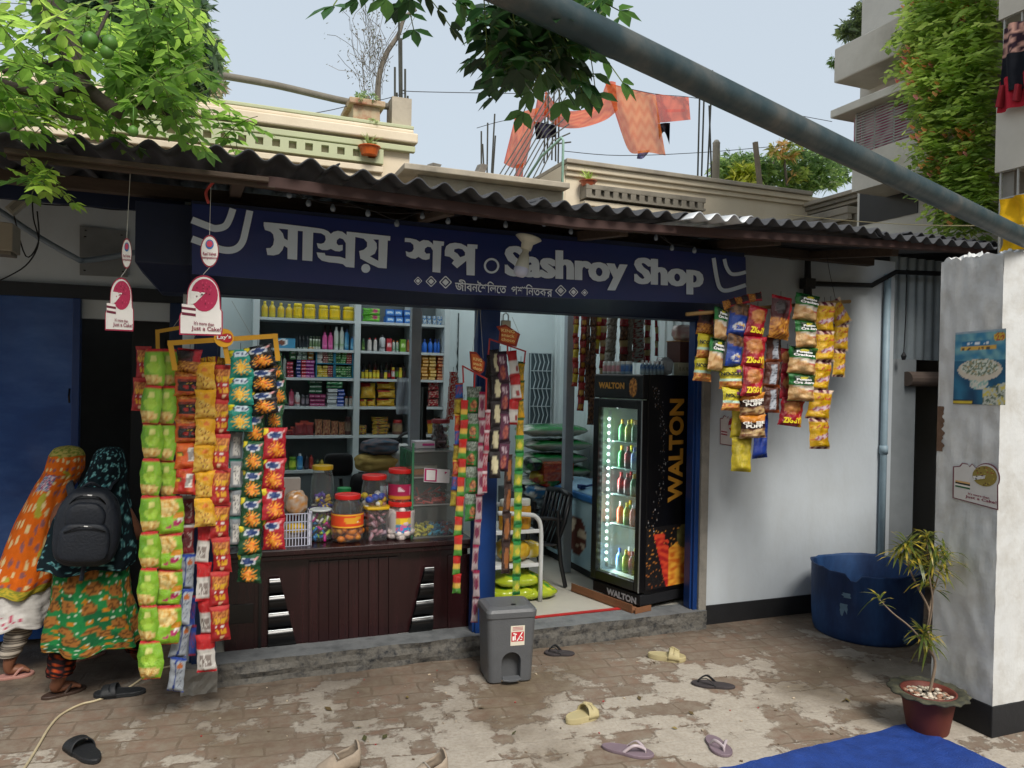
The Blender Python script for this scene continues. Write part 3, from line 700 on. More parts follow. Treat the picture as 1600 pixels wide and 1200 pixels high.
def letter(o, me, specs, asp):
    k = me.name
    if k not in LT:
        mb = MB()
        for (s, x0, x1, y0, y1, sk, colr) in specs:
            y_ = -.24
            q = [Vector((x0-.5, y_, (y0-1)*asp)), Vector((x1-.5, y_, (y0+sk-1)*asp)), Vector((x1-.5, y_, (y1+sk-1)*asp)), Vector((x0-.5, y_, (y1-1)*asp))]
            put_text(mb, s, *q, bold=.045, col=hx(colr), bulge=lambda p: Vector((p.x, -.205*math.cos(p.x*2.2)-.03, p.z)))
        t = mb.build('lettering', ink, fix=False); LT[k] = t.data; bpy.data.objects.remove(t)
    t = bpy.data.objects.new('lettering', LT[k]); link(t, o)
G = 'strips of snack packets hanging at the shop front'
# ------- left bunch under the yellow hangers
Yh = -.36
strip([(224, 541), (221, 590), (218, 640)], 21, 2, [('redA', d_red())], Yh+.12, 'short crumpled red two packet strip, leftmost behind the lime ones', G)
strip([(241, 545), (236, 700), (234, 860), (231, 960), (238, 1056)], lambda t: 29 if t < .86 else 36, 9, [('lime', d_lime())], Yh-.03, pinch=-.3, label='longest lime green chips strip, farthest left, reaching the ground cable', group=G)
strip([(263, 545), (262, 660), (260, 775)], 27, 4, [('lime', d_lime())], Yh, pinch=-.3, label='lime green chips strip of smaller packets second from the left', group=G)
strip([(266, 775), (267, 880), (262, 1002)], 35, 4, [('limebig', d_lime(1))], Yh-.01, pinch=-.15, label='lime strip with larger packets showing golden rings and pink script', group=G)
strip([(291, 775), (290, 865)], 24, 2, [('darkred', d_stripe('#7d141c', '#c9c4be', '#5b0c16'))], Yh+.05, 'dark red and white packets tucked behind the lime rings strip', G)
strip([(292, 866), (288, 960), (272, 1080)], 24, 4, [('silver', d_silver())], Yh+.03, 'silver grey packets with blue seams hanging lowest by the concrete footing', G)
strip([(303, 930), (300, 1022)], 10, 2, [('bluestrip', d_stripe('#1c3f97', '#8a2440'))], Yh+.06, 'narrow blue edged strip beside the silver packets at the left post', G)
strip([(297, 545), (295, 560), (294, 690)], 36, 4, [('soz', d_flame()), ('nbl', d_noodleblack())] + [('nbl', d_noodleblack())]*2, Yh-.03, 'orange noodle strip with black fronts under the word panel', G)
strip([(291, 690), (289, 770)], 31, 2, [('orb', d_orange()), ('orr', d_orange('#c3201c'))], Yh-.02, 'orange and red packet backs below the black noodle packs', G)
strip([(320, 566), (321, 640), (319, 820)], 29, 6, [('yel', d_yellow())], Yh-.05, 'bright yellow strip of six seeded cracker packets', G)
strip([(310, 566), (335, 562), (352, 566)], 12, 3, [('yred', d_stripe('#c8a020', '#a31a1c'))], Yh-.02, 'small yellow and red top packets folded over the hanger', G)
strip([(348, 570), (346, 700), (344, 850), (342, 1000)], lambda t: 27, 8, [('red', d_red())], Yh-.04, 'long glossy red strip with gold script near the navy post', G)
strip([(320, 822), (318, 950), (325, 1046)], lambda t: 20 if t < .75 else 27, 4, [('rw', d_redwhite())], Yh, 'red packets with white backs twisting behind the long red strip', G)
KL = {}
strip([(376, 546), (378, 610), (373, 672)], 35, 3, [('teal', d_teal())], Yh-.06, 'short teal strip of three packets with yellow bursts', G)
strip([(369, 672), (368, 760), (367, 852)], 20, 4, [('bk', d_back())], Yh+.02, 'grey white packet backs with teal edges under the teal strip', G)
strip([(399, 645), (397, 700), (394, 800), (386, 908)], lambda t: 29+6*t, 6, [('kg', d_kur('#12512c'))], Yh-.03, 'dark green puff strip hanging down to the counter panel', G)
strip([(403, 540), (411, 575), (413, 645)], 40, 3, [('kk', d_kur('#17171c'))], Yh-.07, 'black strip of three packets with orange bursts', G)
strip([(426, 553), (434, 600), (430, 668)], 25, 3, [('kg2', d_kur('#164f2b'))], Yh-.02, 'dark green strip half hidden behind the black packets', G)
strip([(430, 668), (428, 760), (427, 856)], 33, 4, [('kr', d_kur('#b8142a'))], Yh-.05, 'red strip of four packets with yellow bursts next to the jars', G)
# yellow hangers
ylw = mat('yellow_card_hanger', '#b8871c', .5, var=.08)
def hanger(P, w, Y, m, label, group, wires=()):
    root = thing('snack_hanger', label, 'hanger', at(*P[0][0], Y), group)
    mb = MB()
    for pl in P:
        for a, b in zip(pl[:-1], pl[1:]): mb.bar(at(*a, Y), at(*b, Y), w, .004, up=Vector((0, 1, 0)))
        for a in pl: mb.obox(at(*a, Y), (w/2, 0, 0), (0, .003, 0), (0, 0, w/2))
    mb.build('frame', m, root)
    for a, b in wires: mb = MB(); mb.tube([at(*a, Y), at(*b, Y)], .0012, 4); mb.build('string', mat('pale_string', '#9b9a92', .7), root)
    return root
hg = hanger([[(273, 575), (266, 536), (430, 525), (434, 560)], [(350, 531), (356, 565)]], .022, Yh-.08, ylw, 'front yellow card hanger with a round logo above the packet strips', 'yellow card hangers', (((300, 533), (330, 478)), ((395, 528), (362, 470))))
hanger([[(247, 560), (246, 518), (322, 505)]], .017, Yh+.08, ylw, 'rear yellow card hanger behind the cake sign', 'yellow card hangers', (((270, 512), (300, 470)),))
mb = MB(); c = at(350, 528, Yh-.09); mb.poly([[c+Vector((.042*math.cos(2*PI*i/28), 0, .042*math.sin(2*PI*i/28))) for i in range(28)]], (0, .004, 0), col=hx('#e0a527')); lg = mb.build('logo_disc', ink, hg)
mb = MB(); mb.poly([[c+Vector((.036*math.cos(t), -.003, .018*math.sin(t)+.006*math.sin(2*t))) for t in [2*PI*i/28 for i in range(28)]]], (0, .001, 0), col=hx('#b8202a')); put_text(mb, "Lay's", c+Vector((-.03, -.005, -.012)), c+Vector((.03, -.005, -.006)), c+Vector((.03, -.005, .016)), c+Vector((-.03, -.005, .01)), bold=.03, col=W_); mb.build('logo_lettering', ink, lg)
# ------- centre strips
Yc = -.12
strip([(717, 598), (716, 680), (711, 790)], 13, 8, [('cb', d_stripe('#1e57a8', '#b23a1c')), ('cy', d_stripe('#b8a52c', '#7a5a1c')), ('cr', d_stripe('#b22a1c', '#d9a83c'))], Yc, 'thin strip of alternating blue and yellow sweets left of the centre post', G, thick=.5, nu=8, nv=12)
strip([(726, 625), (722, 720), (716, 830), (713, 926)], 12, 10, [('rg', lambda u, v: hx('#c3221c') if v > .55 else (hx('#e3b84a') if v > .25 else hx('#4f9a34')))], Yc-.03, 'thin red green and yellow sachet strip reaching lowest before the counter', G, thick=.5, nu=8, nv=12)
strip([(741, 604), (738, 700), (735, 812)], 22, 5, [('gp', d_greenpouch())], Yc-.01, 'strip of green pouches with a face oval and clear tops', G, thick=.4)
strip([(754, 612), (751, 720), (744, 850), (743, 970)], 10, 9, [('pk', d_stripe('#b8a8ac', '#8a1640', '#7a2a4a'))], Yc-.05, 'thin pink and white sweet strip along the left edge of the centre post', G, thick=.5, nu=8, nv=12)
strip([(762, 640), (759, 700), (756, 768)], 8, 4, [('pk2', d_stripe('#a51f3f', '#d5c5c8'))], Yc-.06, 'short crimson sweet strip over the centre post', G, thick=.5, nu=8, nv=12)
strip([(709, 581), (706, 620), (703, 655)], 12, 6, [('sr', lambda u, v: hx('#b5281f') if nz(u*5, v*5) < .1 else hx('#d7ccc5'))], Yc+.5, 'flat red mini sachet sheet hanging above the dark jar', G, thick=.1, nu=8, nv=10)
strip([(767, 555), (764, 610), (766, 720)], 12, 5, [('dk', d_choc('#2a1316', '#2f1a1c'))], Yc-.02, 'plain dark brown strip tight against the centre post', G, thick=.5, nu=8, nv=12)
strip([(771, 546), (776, 600), (773, 690), (772, 745)], 17, 5, [('ch', d_choc())], Yc-.06, 'dark chocolate strip with cream ovals under the red board', G, thick=.5, nu=10, nv=14)
strip([(783, 549), (790, 620), (787, 735)], 17, 4, [('pu', d_purple())], Yc-.07, 'purple cake strip beside the dark chocolate one', G, thick=.5, nu=10, nv=14)
strip([(795, 710), (792, 800), (789, 893)], 13, 4, [('br', d_choc('#3a1f14', '#9a5a22'))], Yc-.04, 'brown caramel strip below the purple one', G, thick=.5, nu=10, nv=14)
strip([(799, 548), (805, 600), (803, 662)], 16, 3, [('rw2', lambda u, v: hx('#b5181c') if (v > .62 or v < .12) else (hx('#9a2a2a') if ell(u, v, .7, .3, .2, .1) else hx('#d5d2cc')))], Yc-.08, 'red and white wafer strip right of the centre post', G, thick=.5, nu=10, nv=14)
strip([(815, 565), (812, 620), (813, 682)], 11, 4, [('yc', d_stripe('#d9a51c', '#1c5a2a'))], Yc-.06, 'short yellow strip with green joins outermost on the red board hanger', G, thick=.5, nu=8, nv=12)
strip([(812, 680), (809, 800), (806, 928)], 13, 9, [('gy', lambda u, v: hx('#1f7f3a') if (v > .75 or v < .2) else (hx('#d8c83a') if ell(u, v, .5, .47, .3, .2) else hx('#8fae2a')))], Yc-.07, 'green and yellow chewing gum strip ending above the pedal bin', G, thick=.5, nu=8, nv=12)
redh = mat('red_card_hanger', '#8f1c1c', .5, var=.1)
h1_ = hanger([[(724, 597), (723, 572), (760, 592), (759, 640)], [(742, 583), (741, 604)]], .008, Yc-.1, redh, 'lower red hanger with a small brown board left of the centre post', 'red board hangers', (((738, 549), (747, 483)), ((755, 560), (750, 483))))
h2_ = hanger([[(763, 553), (765, 530), (821, 549), (819, 566)], [(793, 541), (793, 552)]], .008, Yc-.1, redh, 'upper red hanger with an orange board right of the centre post', 'red board hangers', (((785, 512), (783, 490)), ((812, 523), (800, 495))))
for root, px in ((h1_, [(734, 549), (744, 550), (758, 566), (756, 580), (750, 585), (736, 577)]), (h2_, [(776, 510), (790, 507), (813, 522), (811, 528), (807, 542), (779, 535), (781, 518)])):
    mb = MB(); mb.poly([[at(u, v, Yc-.105) for u, v in px]], (0, .006, 0), col=hx('#8a2a1a'))
    xs_ = [p[0] for p in px]; ys_ = [p[1] for p in px]; cx, cy = sum(xs_)/len(xs_), sum(ys_)/len(ys_); mb.poly([[at(cx+(u-cx)*.8, cy+(v-cy)*.8, Yc-.113) for u, v in px]], None, col=hx('#b8561f'))
    o = mb.build('board', ink, root); mb = MB()
    w2 = (max(xs_)-min(xs_))*.28; mb2 = MB()
    for k, (s, dy) in enumerate((('KING', -7), ('snack', 0), ('choco', 7))): put_text(mb2, s, at(cx-w2, cy+dy+2, Yc-.117), at(cx+w2, cy+dy+5, Yc-.117), at(cx+w2, cy+dy, Yc-.117), at(cx-w2, cy+dy-3, Yc-.117), bold=.02, col=hx('#e3c27a'))
    mb2.build('board_lettering', ink, o)
mb = MB(); pd = at(789, 505, -.06); mb.box(pd.x-.028, pd.x+.028, -.085, -.06, pd.z-.035, pd.z+.015); pl_ = mb.build('body', mat('brass_grey', '#8f8a78', .4, metal=.7), thing('padlock', 'grey padlock hanging from the header above the centre post', 'padlock', (pd.x, -.07, pd.z)), bevel=.005)
mb = MB(); mb.tube([(pd.x-.016, -.072, pd.z+.015), (pd.x-.016, -.072, pd.z+.045), (pd.x, -.072, pd.z+.058), (pd.x+.016, -.072, pd.z+.045), (pd.x+.016, -.072, pd.z+.015)], .004, 6); mb.build('shackle', chrome, pl_.parent)
# ------- right bunch on a bamboo stick
Yr = -.52
mb = MB(); mb.tube([at(1072, 491, Yr), at(1110, 488, Yr), at(1200, 480, Yr), at(1328, 471, Yr)], .011, 8); one('bamboo_stick', mb, mat('bamboo', '#9a7a4a', .6, var=.15, scale=8), 'pale bamboo stick carrying the packet strips right of the banner', 'stick', smooth=True)
mb = MB(); mb.tube([at(1306, 470, Yr), at(1296, 425, Yr-.05), at(1292, 400, Yr)], .0015, 4); one('hanging_string', mb, wire_m, 'thin string holding the bamboo stick to the eave', 'string')
GR = 'strips of snack packets on the bamboo stick'
LET = {'ny': ([('NOODLE', .08, .92, .56, .72, 0, '#17201a')],), 'zg': ([('ZIGGY', .12, .8, .1, .3, .04, '#e8d02a')],), 'pf': ([('CHEESE', .1, .88, .64, .76, 0, '#f4f2ea'), ('PUFF', .2, .8, .48, .62, 0, '#f4f2ea')],), 'po': ([('Potato', .2, .72, .75, .83, 0, '#f0f0f0'), ('Crackers', .12, .82, .64, .73, 0, '#f0f0f0')],), 'bl': ([('2in1', .3, .72, .2, .32, .02, '#1c46a4')],)}
strip([(1106, 486), (1103, 510), (1098, 594)], 26, 3, [('brn', d_flame()), ('ny', d_noodleyel()), ('ny', d_noodleyel())], Yr+.05, 'leftmost packet strip on the stick, brown top over two yellow noodle packs', GR, lettering=LET)
strip([(1126, 481), (1122, 510), (1117, 578)], 29, 2, [('po', d_potato())], Yr, 'dark green and pink strip second on the stick', GR, lettering=LET, tilt=.25)
strip([(1155, 474), (1151, 500), (1147, 571)], 31, 2, [('bl', d_blue())], Yr-.03, 'strip of two blue biscuit packets on the stick', GR, lettering=LET, tilt=.25)
strip([(1142, 571), (1140, 640)], 33, 2, [('ny', d_noodleyel())], Yr-.01, 'two yellow noodle packs below the blue ones', GR, lettering=LET)
strip([(1160, 632), (1157, 734)], 26, 2, [('yp', d_stripe('#cdb82a', '#a3961c'))], Yr+.02, 'yellow packet backs hanging lowest on the left of the bunch', GR, pinch=.05)
strip([(1189, 640), (1188, 713)], 26, 1, [('bd', d_stripe('#1a3ea0', '#142c70'))], Yr+.04, 'single deep blue packet behind the cheese puff pack', GR)
strip([(1186, 479), (1180, 520), (1175, 618)], 34, 3, [('zg', d_zig())], Yr-.05, 'red chips strip with yellow zig zag writing beside the blue packets', GR, lettering=LET, tilt=.2)
strip([(1174, 614), (1176, 683)], 35, 2, [('pf', d_puff())], Yr-.04, 'two orange and brown cheese puff packs', GR, lettering=LET)
strip([(1222, 463), (1217, 480), (1214, 526)], 37, 1, [('fl', d_flame())], Yr-.07, 'single black and red hot fries packet at the top middle of the stick', GR)
strip([(1209, 525), (1207, 580), (1203, 643)], 25, 3, [('bb', d_brownback())], Yr-.01, 'brown packet backs with long grey labels', GR)
strip([(1232, 545), (1229, 580), (1227, 622)], 22, 2, [('zg2', d_zig())], Yr+.01, 'dark red packets half hidden behind the green potato strip', GR)
strip([(1240, 622), (1237, 664)], 34, 1, [('zg', d_zig())], Yr-.02, 'single red packet swinging below the green potato strip', GR, lettering=LET)
strip([(1262, 460), (1257, 500), (1251, 625)], 40, 4, [('po', d_potato())], Yr-.07, 'broad green strip of four potato cracker packs', GR, lettering=LET, tilt=.15)
strip([(1290, 472), (1286, 560), (1276, 699)], 32, 5, [('rn', d_rings())], Yr-.06, 'long yellow strip with striped seams, hanging right of the green packs', GR)
strip([(1300, 470), (1314, 500), (1309, 588)], 23, 3, [('rn2', d_rings())], Yr+.02, 'shorter yellow strip at the right end of the bamboo stick', GR)
strip([(1190, 463), (1160, 468), (1130, 478)], 12, 3, [('brt', d_flame())], Yr-.03, 'dark brown packets folded over the top of the stick', GR)
# ------- strips inside the shop, hung from the ceiling right of the inner post
GI = 'thin snack strips hanging inside the shop'
Yi = 1.0
S1 = ('ia', lambda u, v: hx('#b5231c') if v > .5 else (hx('#d9a02c') if ell(u, v, .5, .3, .3, .2) else hx('#8a2418')))
S2 = ('ib', lambda u, v: chips(u, v, hx('#8a5a34'), hx('#3d2218'), 2, 6)); S3 = ('ic', lambda u, v: hx('#d8bf28') if v > .3 else hx('#b8432a'))
S4 = ('id', lambda u, v: chips(u, v, hx('#b9b7ad'), hx('#6d6a5a'), 3, 6)); S5 = ('ie', lambda u, v: hx('#a51c28') if v < .6 else hx('#c9b27a')); S6 = ('if', lambda u, v: hx('#8f2a2c') if nz(u*4, v*5) > 0 else hx('#b8bcb4'))
for (u0, u1, v1, w_, n, dd, lb) in ((901, 898, 603, 9, 6, [S1, S3], 'red and yellow strip nearest the inner grey post'), (913, 907, 641, 10, 7, [S1], 'red noodle strip second from the inner grey post'), (919, 917, 625, 8, 7, [S2], 'thin dark brown strip between two red ones'),
    (928, 923, 663, 11, 8, [S2], 'long brown strip reaching lowest above the freezer'), (936, 933, 552, 9, 3, [S3], 'short yellow strip inside the shop'), (944, 941, 660, 12, 8, [S5], 'red strip falling beside the fridge door'),
    (958, 950, 590, 16, 5, [S4], 'silver sachet strip above the fridge'), (975, 973, 575, 13, 4, [S5, S2], 'red and tan strip over the fridge top'), (985, 982, 572, 9, 4, [S4], 'thin pale green strip over the fridge top'), (997, 996, 566, 20, 5, [S6], 'wide printed sachet sheet over the fridge top'), (1012, 1011, 566, 10, 4, [S5], 'dark maroon strip right of the sachet sheet'), (1025, 1026, 555, 5, 3, [S5], 'single thin maroon strip against the pale panels')):
    strip([(u0, 488), (u1, v1)], w_, n, dd, Yi if u0 < 950 else .75, lb, GI, thick=.5, nu=8, nv=10)
# ================================================================== COUNTER
Yk = .17
ctr = thing('shop_counter', 'dark varnished wooden shop counter with slatted middle and trapezoid black louvres', 'counter', (.7, Yk, FZ))
kx0, kx1 = at(352, 900, Yk).x, 1.44; kz = at(550, 866, Yk).z
mb = MB(); mb.box(kx0, kx1, Yk, .62, FZ, kz); mb.build('carcass', wood, ctr)
mb = MB(); mb.box(-.02, kx1+.01, Yk-.07, .66, kz+.03, kz+.062); mb.box(-.01, kx1, Yk-.05, .65, kz, kz+.03); mb.build('countertop', wood, ctr, bevel=.006)
def panel(name, px, off, th, m, parent=ctr, bev=.003): mb = MB(); mb.poly([[at(u, v, Yk-off) for u, v in px]], (0, th, 0)); return mb.build(name, m, parent, bevel=bev)
panel('left_panel', [(356, 866), (398, 862), (397, 1030), (350, 1035)], .008, .012, wood)
panel('black_band', [(356, 945), (396, 943), (396, 973), (354, 976)], .012, .006, blackg); 
def louvre(px4, n):
    root = MB(); (tl, tr, br, bl) = px4
    lp = lambda a, b, t: (a[0]+(b[0]-a[0])*t, a[1]+(b[1]-a[1])*t)
    pn = panel('louvre_panel', px4, .010, .004, blackg)
    for i in range(n):
        a, b, c, d = lp(tl, bl, i/n), lp(tr, br, i/n), lp(tr, br, (i+.93)/n), lp(tl, bl, (i+.93)/n)
        A, B, Cc, D = [at(*q, Yk-.013) for q in (a, b, c, d)]
        mb = MB(); nn = 8; vs = []
        for k in range(nn+1):
            t = k/nn; y = -.02*math.sin(PI*t)**.6-.012*(1-t)
            vs += [A.lerp(D, t)+Vector((0, y, 0)), B.lerp(Cc, t)+Vector((0, y, 0))]
        mb.add(vs, [(2*k, 2*k+1, 2*k+3, 2*k+2) for k in range(nn)]); s = mb.build('louvre', blackg, pn, smooth=True, fix=False)
        mb = MB(); mb.tube([A+Vector((0, -.014, .001)), B+Vector((0, -.014, .001))], .003, 5); mb.build('silver_edge', chrome, pn)
louvre([(421, 905), (437, 904), (463, 1007), (418, 1012)], 4)
louvre([(663, 887), (677, 886), (675, 987), (637, 992)], 4)
for (ua, ub) in ((483, 623),):
    for i in range(9):
        u0, u1 = ua+(ub-ua)*i/9, ua+(ub-ua)*(i+.93)/9
        panel('slat', [(u0, 878-.06*(u0-483)), (u1, 878-.06*(u1-483)), (u1, 1014-.1*(u1-483)), (u0, 1014-.1*(u0-483))], .012, .02, wood, bev=.002)
panel('frame_rail', [(482, 868), (626, 861), (626, 868), (482, 876)], .016, .012, wood)
panel('right_panel', [(700, 868), (738, 865), (737, 990), (700, 994)], .012, .014, wood)
panel('door_stile', [(405, 868), (409, 868), (408, 1024), (403, 1025)], .01, .006, blackg, bev=0)
def bit(u, v, s=3): pass
kt = kz+.062
# ------- glass
gl = bpy.data.materials.new('clear_plastic'); gl.use_nodes = True; N = gl.node_tree.nodes; L = gl.node_tree.links
tp = N.new('ShaderNodeBsdfTransparent'); tp.inputs[0].default_value = (.93, .95, .95, 1); gs = N.new('ShaderNodeBsdfGlossy'); gs.inputs[1].default_value = .08; df = N.new('ShaderNodeBsdfDiffuse'); df.inputs[0].default_value = (.6, .63, .63, 1)
fr = N.new('ShaderNodeLayerWeight'); fr.inputs[0].default_value = .35; m1 = N.new('ShaderNodeMixShader'); m2 = N.new('ShaderNodeMixShader'); m1.inputs[0].default_value = .06
L.new(tp.outputs[0], m1.inputs[1]); L.new(df.outputs[0], m1.inputs[2]); mu = N.new('ShaderNodeMath'); mu.operation = 'MULTIPLY'; mu.inputs[1].default_value = .6; L.new(fr.outputs[1], mu.inputs[0]); L.new(mu.outputs[0], m2.inputs[0]); L.new(m1.outputs[0], m2.inputs[1]); L.new(gs.outputs[0], m2.inputs[2]); L.new(m2.outputs[0], N['Material Output'].inputs[0])
def plastic(c, r=.35): return mat('plastic_'+c.strip('#'), c, r, var=.05)
def jarpos(u, Y): return at(u, 800, Y)
def blob(mb, c, r, col, k=6, sq=.85):
    mb.lathe([(0.02*r, -r*sq)]+[(r*math.cos(a), r*sq*math.sin(a)) for a in [-.9, -.3, .3, .9]]+[(0.02*r, r*sq)], c, k, col=col)
def jar(u, Y, w_px, v_top, z0, lid, label, fill, filllev=.6, band=None, lidh=.022, neck=.8, sq=0, group='plastic sweet jars on the counter', shape='round', fs=.018, seed=1, lidlab=None, v_ref=None):
    p = jarpos(u, Y); p.z = z0; D = depth(p); r = w_px/2/FPX*D; h = at(u, v_top, Y).z-z0
    root = thing('sweet_jar', label, 'jar', p, group); R = random.Random(seed)
    hb = h-lidh
    if shape == 'box': pr = [(r*.9, 0), (r*.93, .004), (r, hb)]
    else: pr = [(r*.82, 0), (r*.97, .008), (r, hb*.12), (r, hb*.3), (r*.97, hb*.34), (r, hb*.38), (r, hb*.62), (r*.95, hb*.8), (r*neck, hb*.94), (r*neck, hb)]
    s = .5 if shape == 'box' else sq
    def local(z): return p+Vector((0, 0, z))
    mb = MB(); mb.lathe(pr, p, 28, sq=s); mb.build('body', gl, root, smooth=shape != 'box')
    mb = MB(); rl = r*(neck if shape != 'box' else 1)*1.1; mb.lathe([(rl, hb-.002), (rl*1.02, hb+lidh*.5), (rl, h), (rl*.9, h+.002), (rl*.85, h-.002), (0.001, h-.002)], p, 28, sq=s if shape == 'box' else 0)
    mb.build('lid', plastic(lid), root, bevel=.001)
    mb = MB(); nf = 46
    for i in range(nf):
        a = R.uniform(0, 2*PI); rr = r*.78*math.sqrt(R.random()); zz = .012+(hb*filllev)*R.random()
        c = R.choice(fill); f_ = fs*R.uniform(.8, 1.3)
        if shape == 'box' or len(fill) and fs < .0: pass
        q = p+Vector((rr*math.cos(a), rr*math.sin(a), zz))
        if fs > .017: blob(mb, q, f_, hx(c), 8)
        else:
            d = Vector((R.uniform(-1, 1), R.uniform(-1, 1), R.uniform(-1, 1))).normalized(); mb.obox(q, d*f_*1.3, d.orthogonal().normalized()*f_*.5, d.cross(d.orthogonal()).normalized()*f_*.35, col=hx(c))
    mb.build('sweets', gloss, root, smooth=True)
    if band:
        b0, b1, bf = band; rr = r*1.006
        mb = MB(); mb.grid(lambda a, t: p+Vector((rr*math.cos(-PI*1.15+a*PI*1.3), rr*math.sin(-PI*1.15+a*PI*1.3), h*(b0+(b1-b0)*t))), 40, 14, cf=lambda a, t: bf(a, t)); mb.build('label_band', ink, root, smooth=True, fix=False)
    return root
def bandf(bg, bits):
    def f(a, t):
        for (x0, x1, y0, y1, c, m) in bits:
            if x0 < a < x1 and y0 < t < y1 and (not m or scrib(a, t, x0, x1, y0, y1, m)): return hx(c)
        return hx(bg)
    return f
Yj = .24
jar(503, Yj+.16, 36, 727, kt+.12, '#c8a316', 'tall clear jar with a yellow lid holding foil wrapped sweets, stacked behind', ['#6a4bb0', '#c9a13a', '#d8d2c8', '#e3c25a', '#4a3d8f'], .4, seed=2, fs=.014)
jar(501, Yj+.06, 38, 795, kt, '#c9cfd0', 'low clear jar holding a lime scoop and mixed sweets', ['#a8d32c', '#c22a8a', '#2a7ab8', '#c8d84a', '#dddddd'], .75, seed=3, fs=.014, lidh=.006)
jar(537, Yj+.26, 24, 762, kt+.0, '#1f8a4c', 'clear jar with a green lid behind the orange banded jar', ['#9a9e96', '#7b807a'], .3, seed=4)
jar(543, Yj, 50, 772, kt, '#c8201e', 'round jar with red lid and orange label band full of orange sweets', ['#e08a18', '#d9780f', '#e89a2a'], .3, (.33, .62, bandf('#d9481c', [(.0, 1, .0, .1, '#e8c23a', 0), (0, 1, .9, 1, '#e8c23a', 0), (.42, .68, .15, .85, '#e2a02a', 4), (.46, .64, .3, .7, '#f2ece0', 8)])), seed=5, fs=.024, neck=.72)
jar(584, Yj+.04, 40, 742, kt+.145, '#c8201e', 'clear jar with red lid holding toy balls, standing on the yellow lidded box', ['#9a5a48', '#2a4ab0', '#e8e6e2', '#d8c02a', '#b88a7a'], .5, seed=6, fs=.02, neck=.86)
jar(588, Yj, 36, 790, kt, '#d0a81a', 'square clear box with yellow lid holding pink stick sweets', ['#b07a86', '#8a5a68', '#a88a96'], .85, shape='box', lidh=.012, seed=7, fs=.016)
jar(626, Yj+.04, 40, 732, kt+.15, '#c8201e', 'clear jar with red lid and magenta label stacked on another jar', ['#c98a2a', '#d9a03a', '#b8652a'], .3, (.3, .66, bandf('#a31a4a', [(0, 1, 0, .28, '#c9881f', 0), (.38, .52, .5, .8, '#e0c8d0', 10), (.62, .78, .35, .9, '#cf7aa0', 0), (.66, .74, .4, .6, '#eeeeee', 0)])), seed=8, neck=.9, fs=.018)
jar(626, Yj, 44, 783, kt, '#c8201e', 'squarish jar of pale sweets with a red yellow and blue label', ['#d8c8c4', '#e6dcd8', '#c9b0b0'], .85, (.2, .78, lambda a, t: hx('#cfc6c4') if not .36 < a < .64 else (hx('#c81f24') if t > .68 else (hx('#e8c52a') if t > .42 else (hx('#2a8ac0') if nz(a*30, t*8) > -.1 else hx('#d84a8a'))))), seed=9, sq=.3, fs=.026)
jar(686, .42, 27, 655, at(650, 702, .42).z, '#8a2430', 'dark ribbed jar with a red lid on top of the glass cabinet', ['#4a1a20', '#7a5a5a', '#3a1418'], .8, seed=10, neck=.95, fs=.016)
# white plastic basket with snacks, bag of buns behind
bk = thing('plastic_basket', 'small white plastic basket with yellow packets at the left end of the counter', 'basket', at(465, 840, Yj)); a_, b_ = at(443, 820, Yj-.06), at(486, 820, Yj-.06)
zt_ = at(460, 803, Yj-.06).z; mb = MB(); whp = plastic('#c9cde0')
for i in range(10): x = a_.x+(b_.x-a_.x)*i/9; mb.bar((x, Yj-.06, kt), (x, Yj-.06, zt_), .004); mb.bar((x, Yj+.1, kt), (x, Yj+.1, zt_), .004)
for k in range(5): z = kt+(zt_-kt)*k/4; mb.bar((a_.x, Yj-.06, z), (b_.x, Yj-.06, z), .004); mb.bar((b_.x, Yj-.06, z), (b_.x, Yj+.1, z), .004); mb.bar((a_.x, Yj-.06, z), (a_.x, Yj+.1, z), .004)
mb.box(b_.x-.012, b_.x+.004, Yj-.062, Yj-.055, kt, zt_+.01); mb.build('body', whp, bk)
def bag(name, c, rx, ry, rz, fn, label, cat, group=None, parent=None, seed=0, m=None, pw=.7, n=14):
    mb = MB(); c = Vector(c)
    def f(u, v):
        a = 2*PI*u; b = PI*(v-.5); k = 1+.16*nz(math.cos(a)*2+seed, math.sin(a)*2, b*2+seed)+.06*nz(u*14, v*9, seed)
        s = lambda t: math.copysign(abs(t)**pw, t)
        return c+Vector((rx*s(math.cos(b))*s(math.cos(a))*k, ry*s(math.cos(b))*s(math.sin(a))*k, rz*s(math.sin(b))*(k*.5+.5)))
    mb.grid(f, n*2, n, cf=lambda u, v: fn(u, v)); o = mb.build(name, m or film, parent, smooth=True, fix=False)
    return tag(o, label, cat, group) if label else o
bag('snack_packet', at(462, 826, Yj+.02), .055, .04, .03, lambda u, v: hx('#d8b41c') if v > .4 else hx('#c2b4ae'), 'yellow packet lying inside the white counter basket', 'packet')
bag('bread_bag', at(463, 783, Yj+.1)+Vector((0, 0, -.01)), .062, .05, .07, lambda u, v: chips(u*2, v*2, hx('#d98f2a'), hx('#cfc3b6'), 3), 'clear bag of orange buns standing behind the white basket', 'bread bag', pw=.8)
mb = MB(); p = at(455, 755, Yj+.16); mb.box(p.x-.05, p.x+.05, Yj+.14, Yj+.2, kt, p.z+.03, col=hx('#a8a09a')); mb.box(p.x-.05, p.x+.05, Yj+.135, Yj+.14, kt+.1, kt+.14, col=hx('#6a1f22')); one('carton_box', mb, ink, 'grey white folded carton standing behind the bag of buns', 'box', bevel=.003)
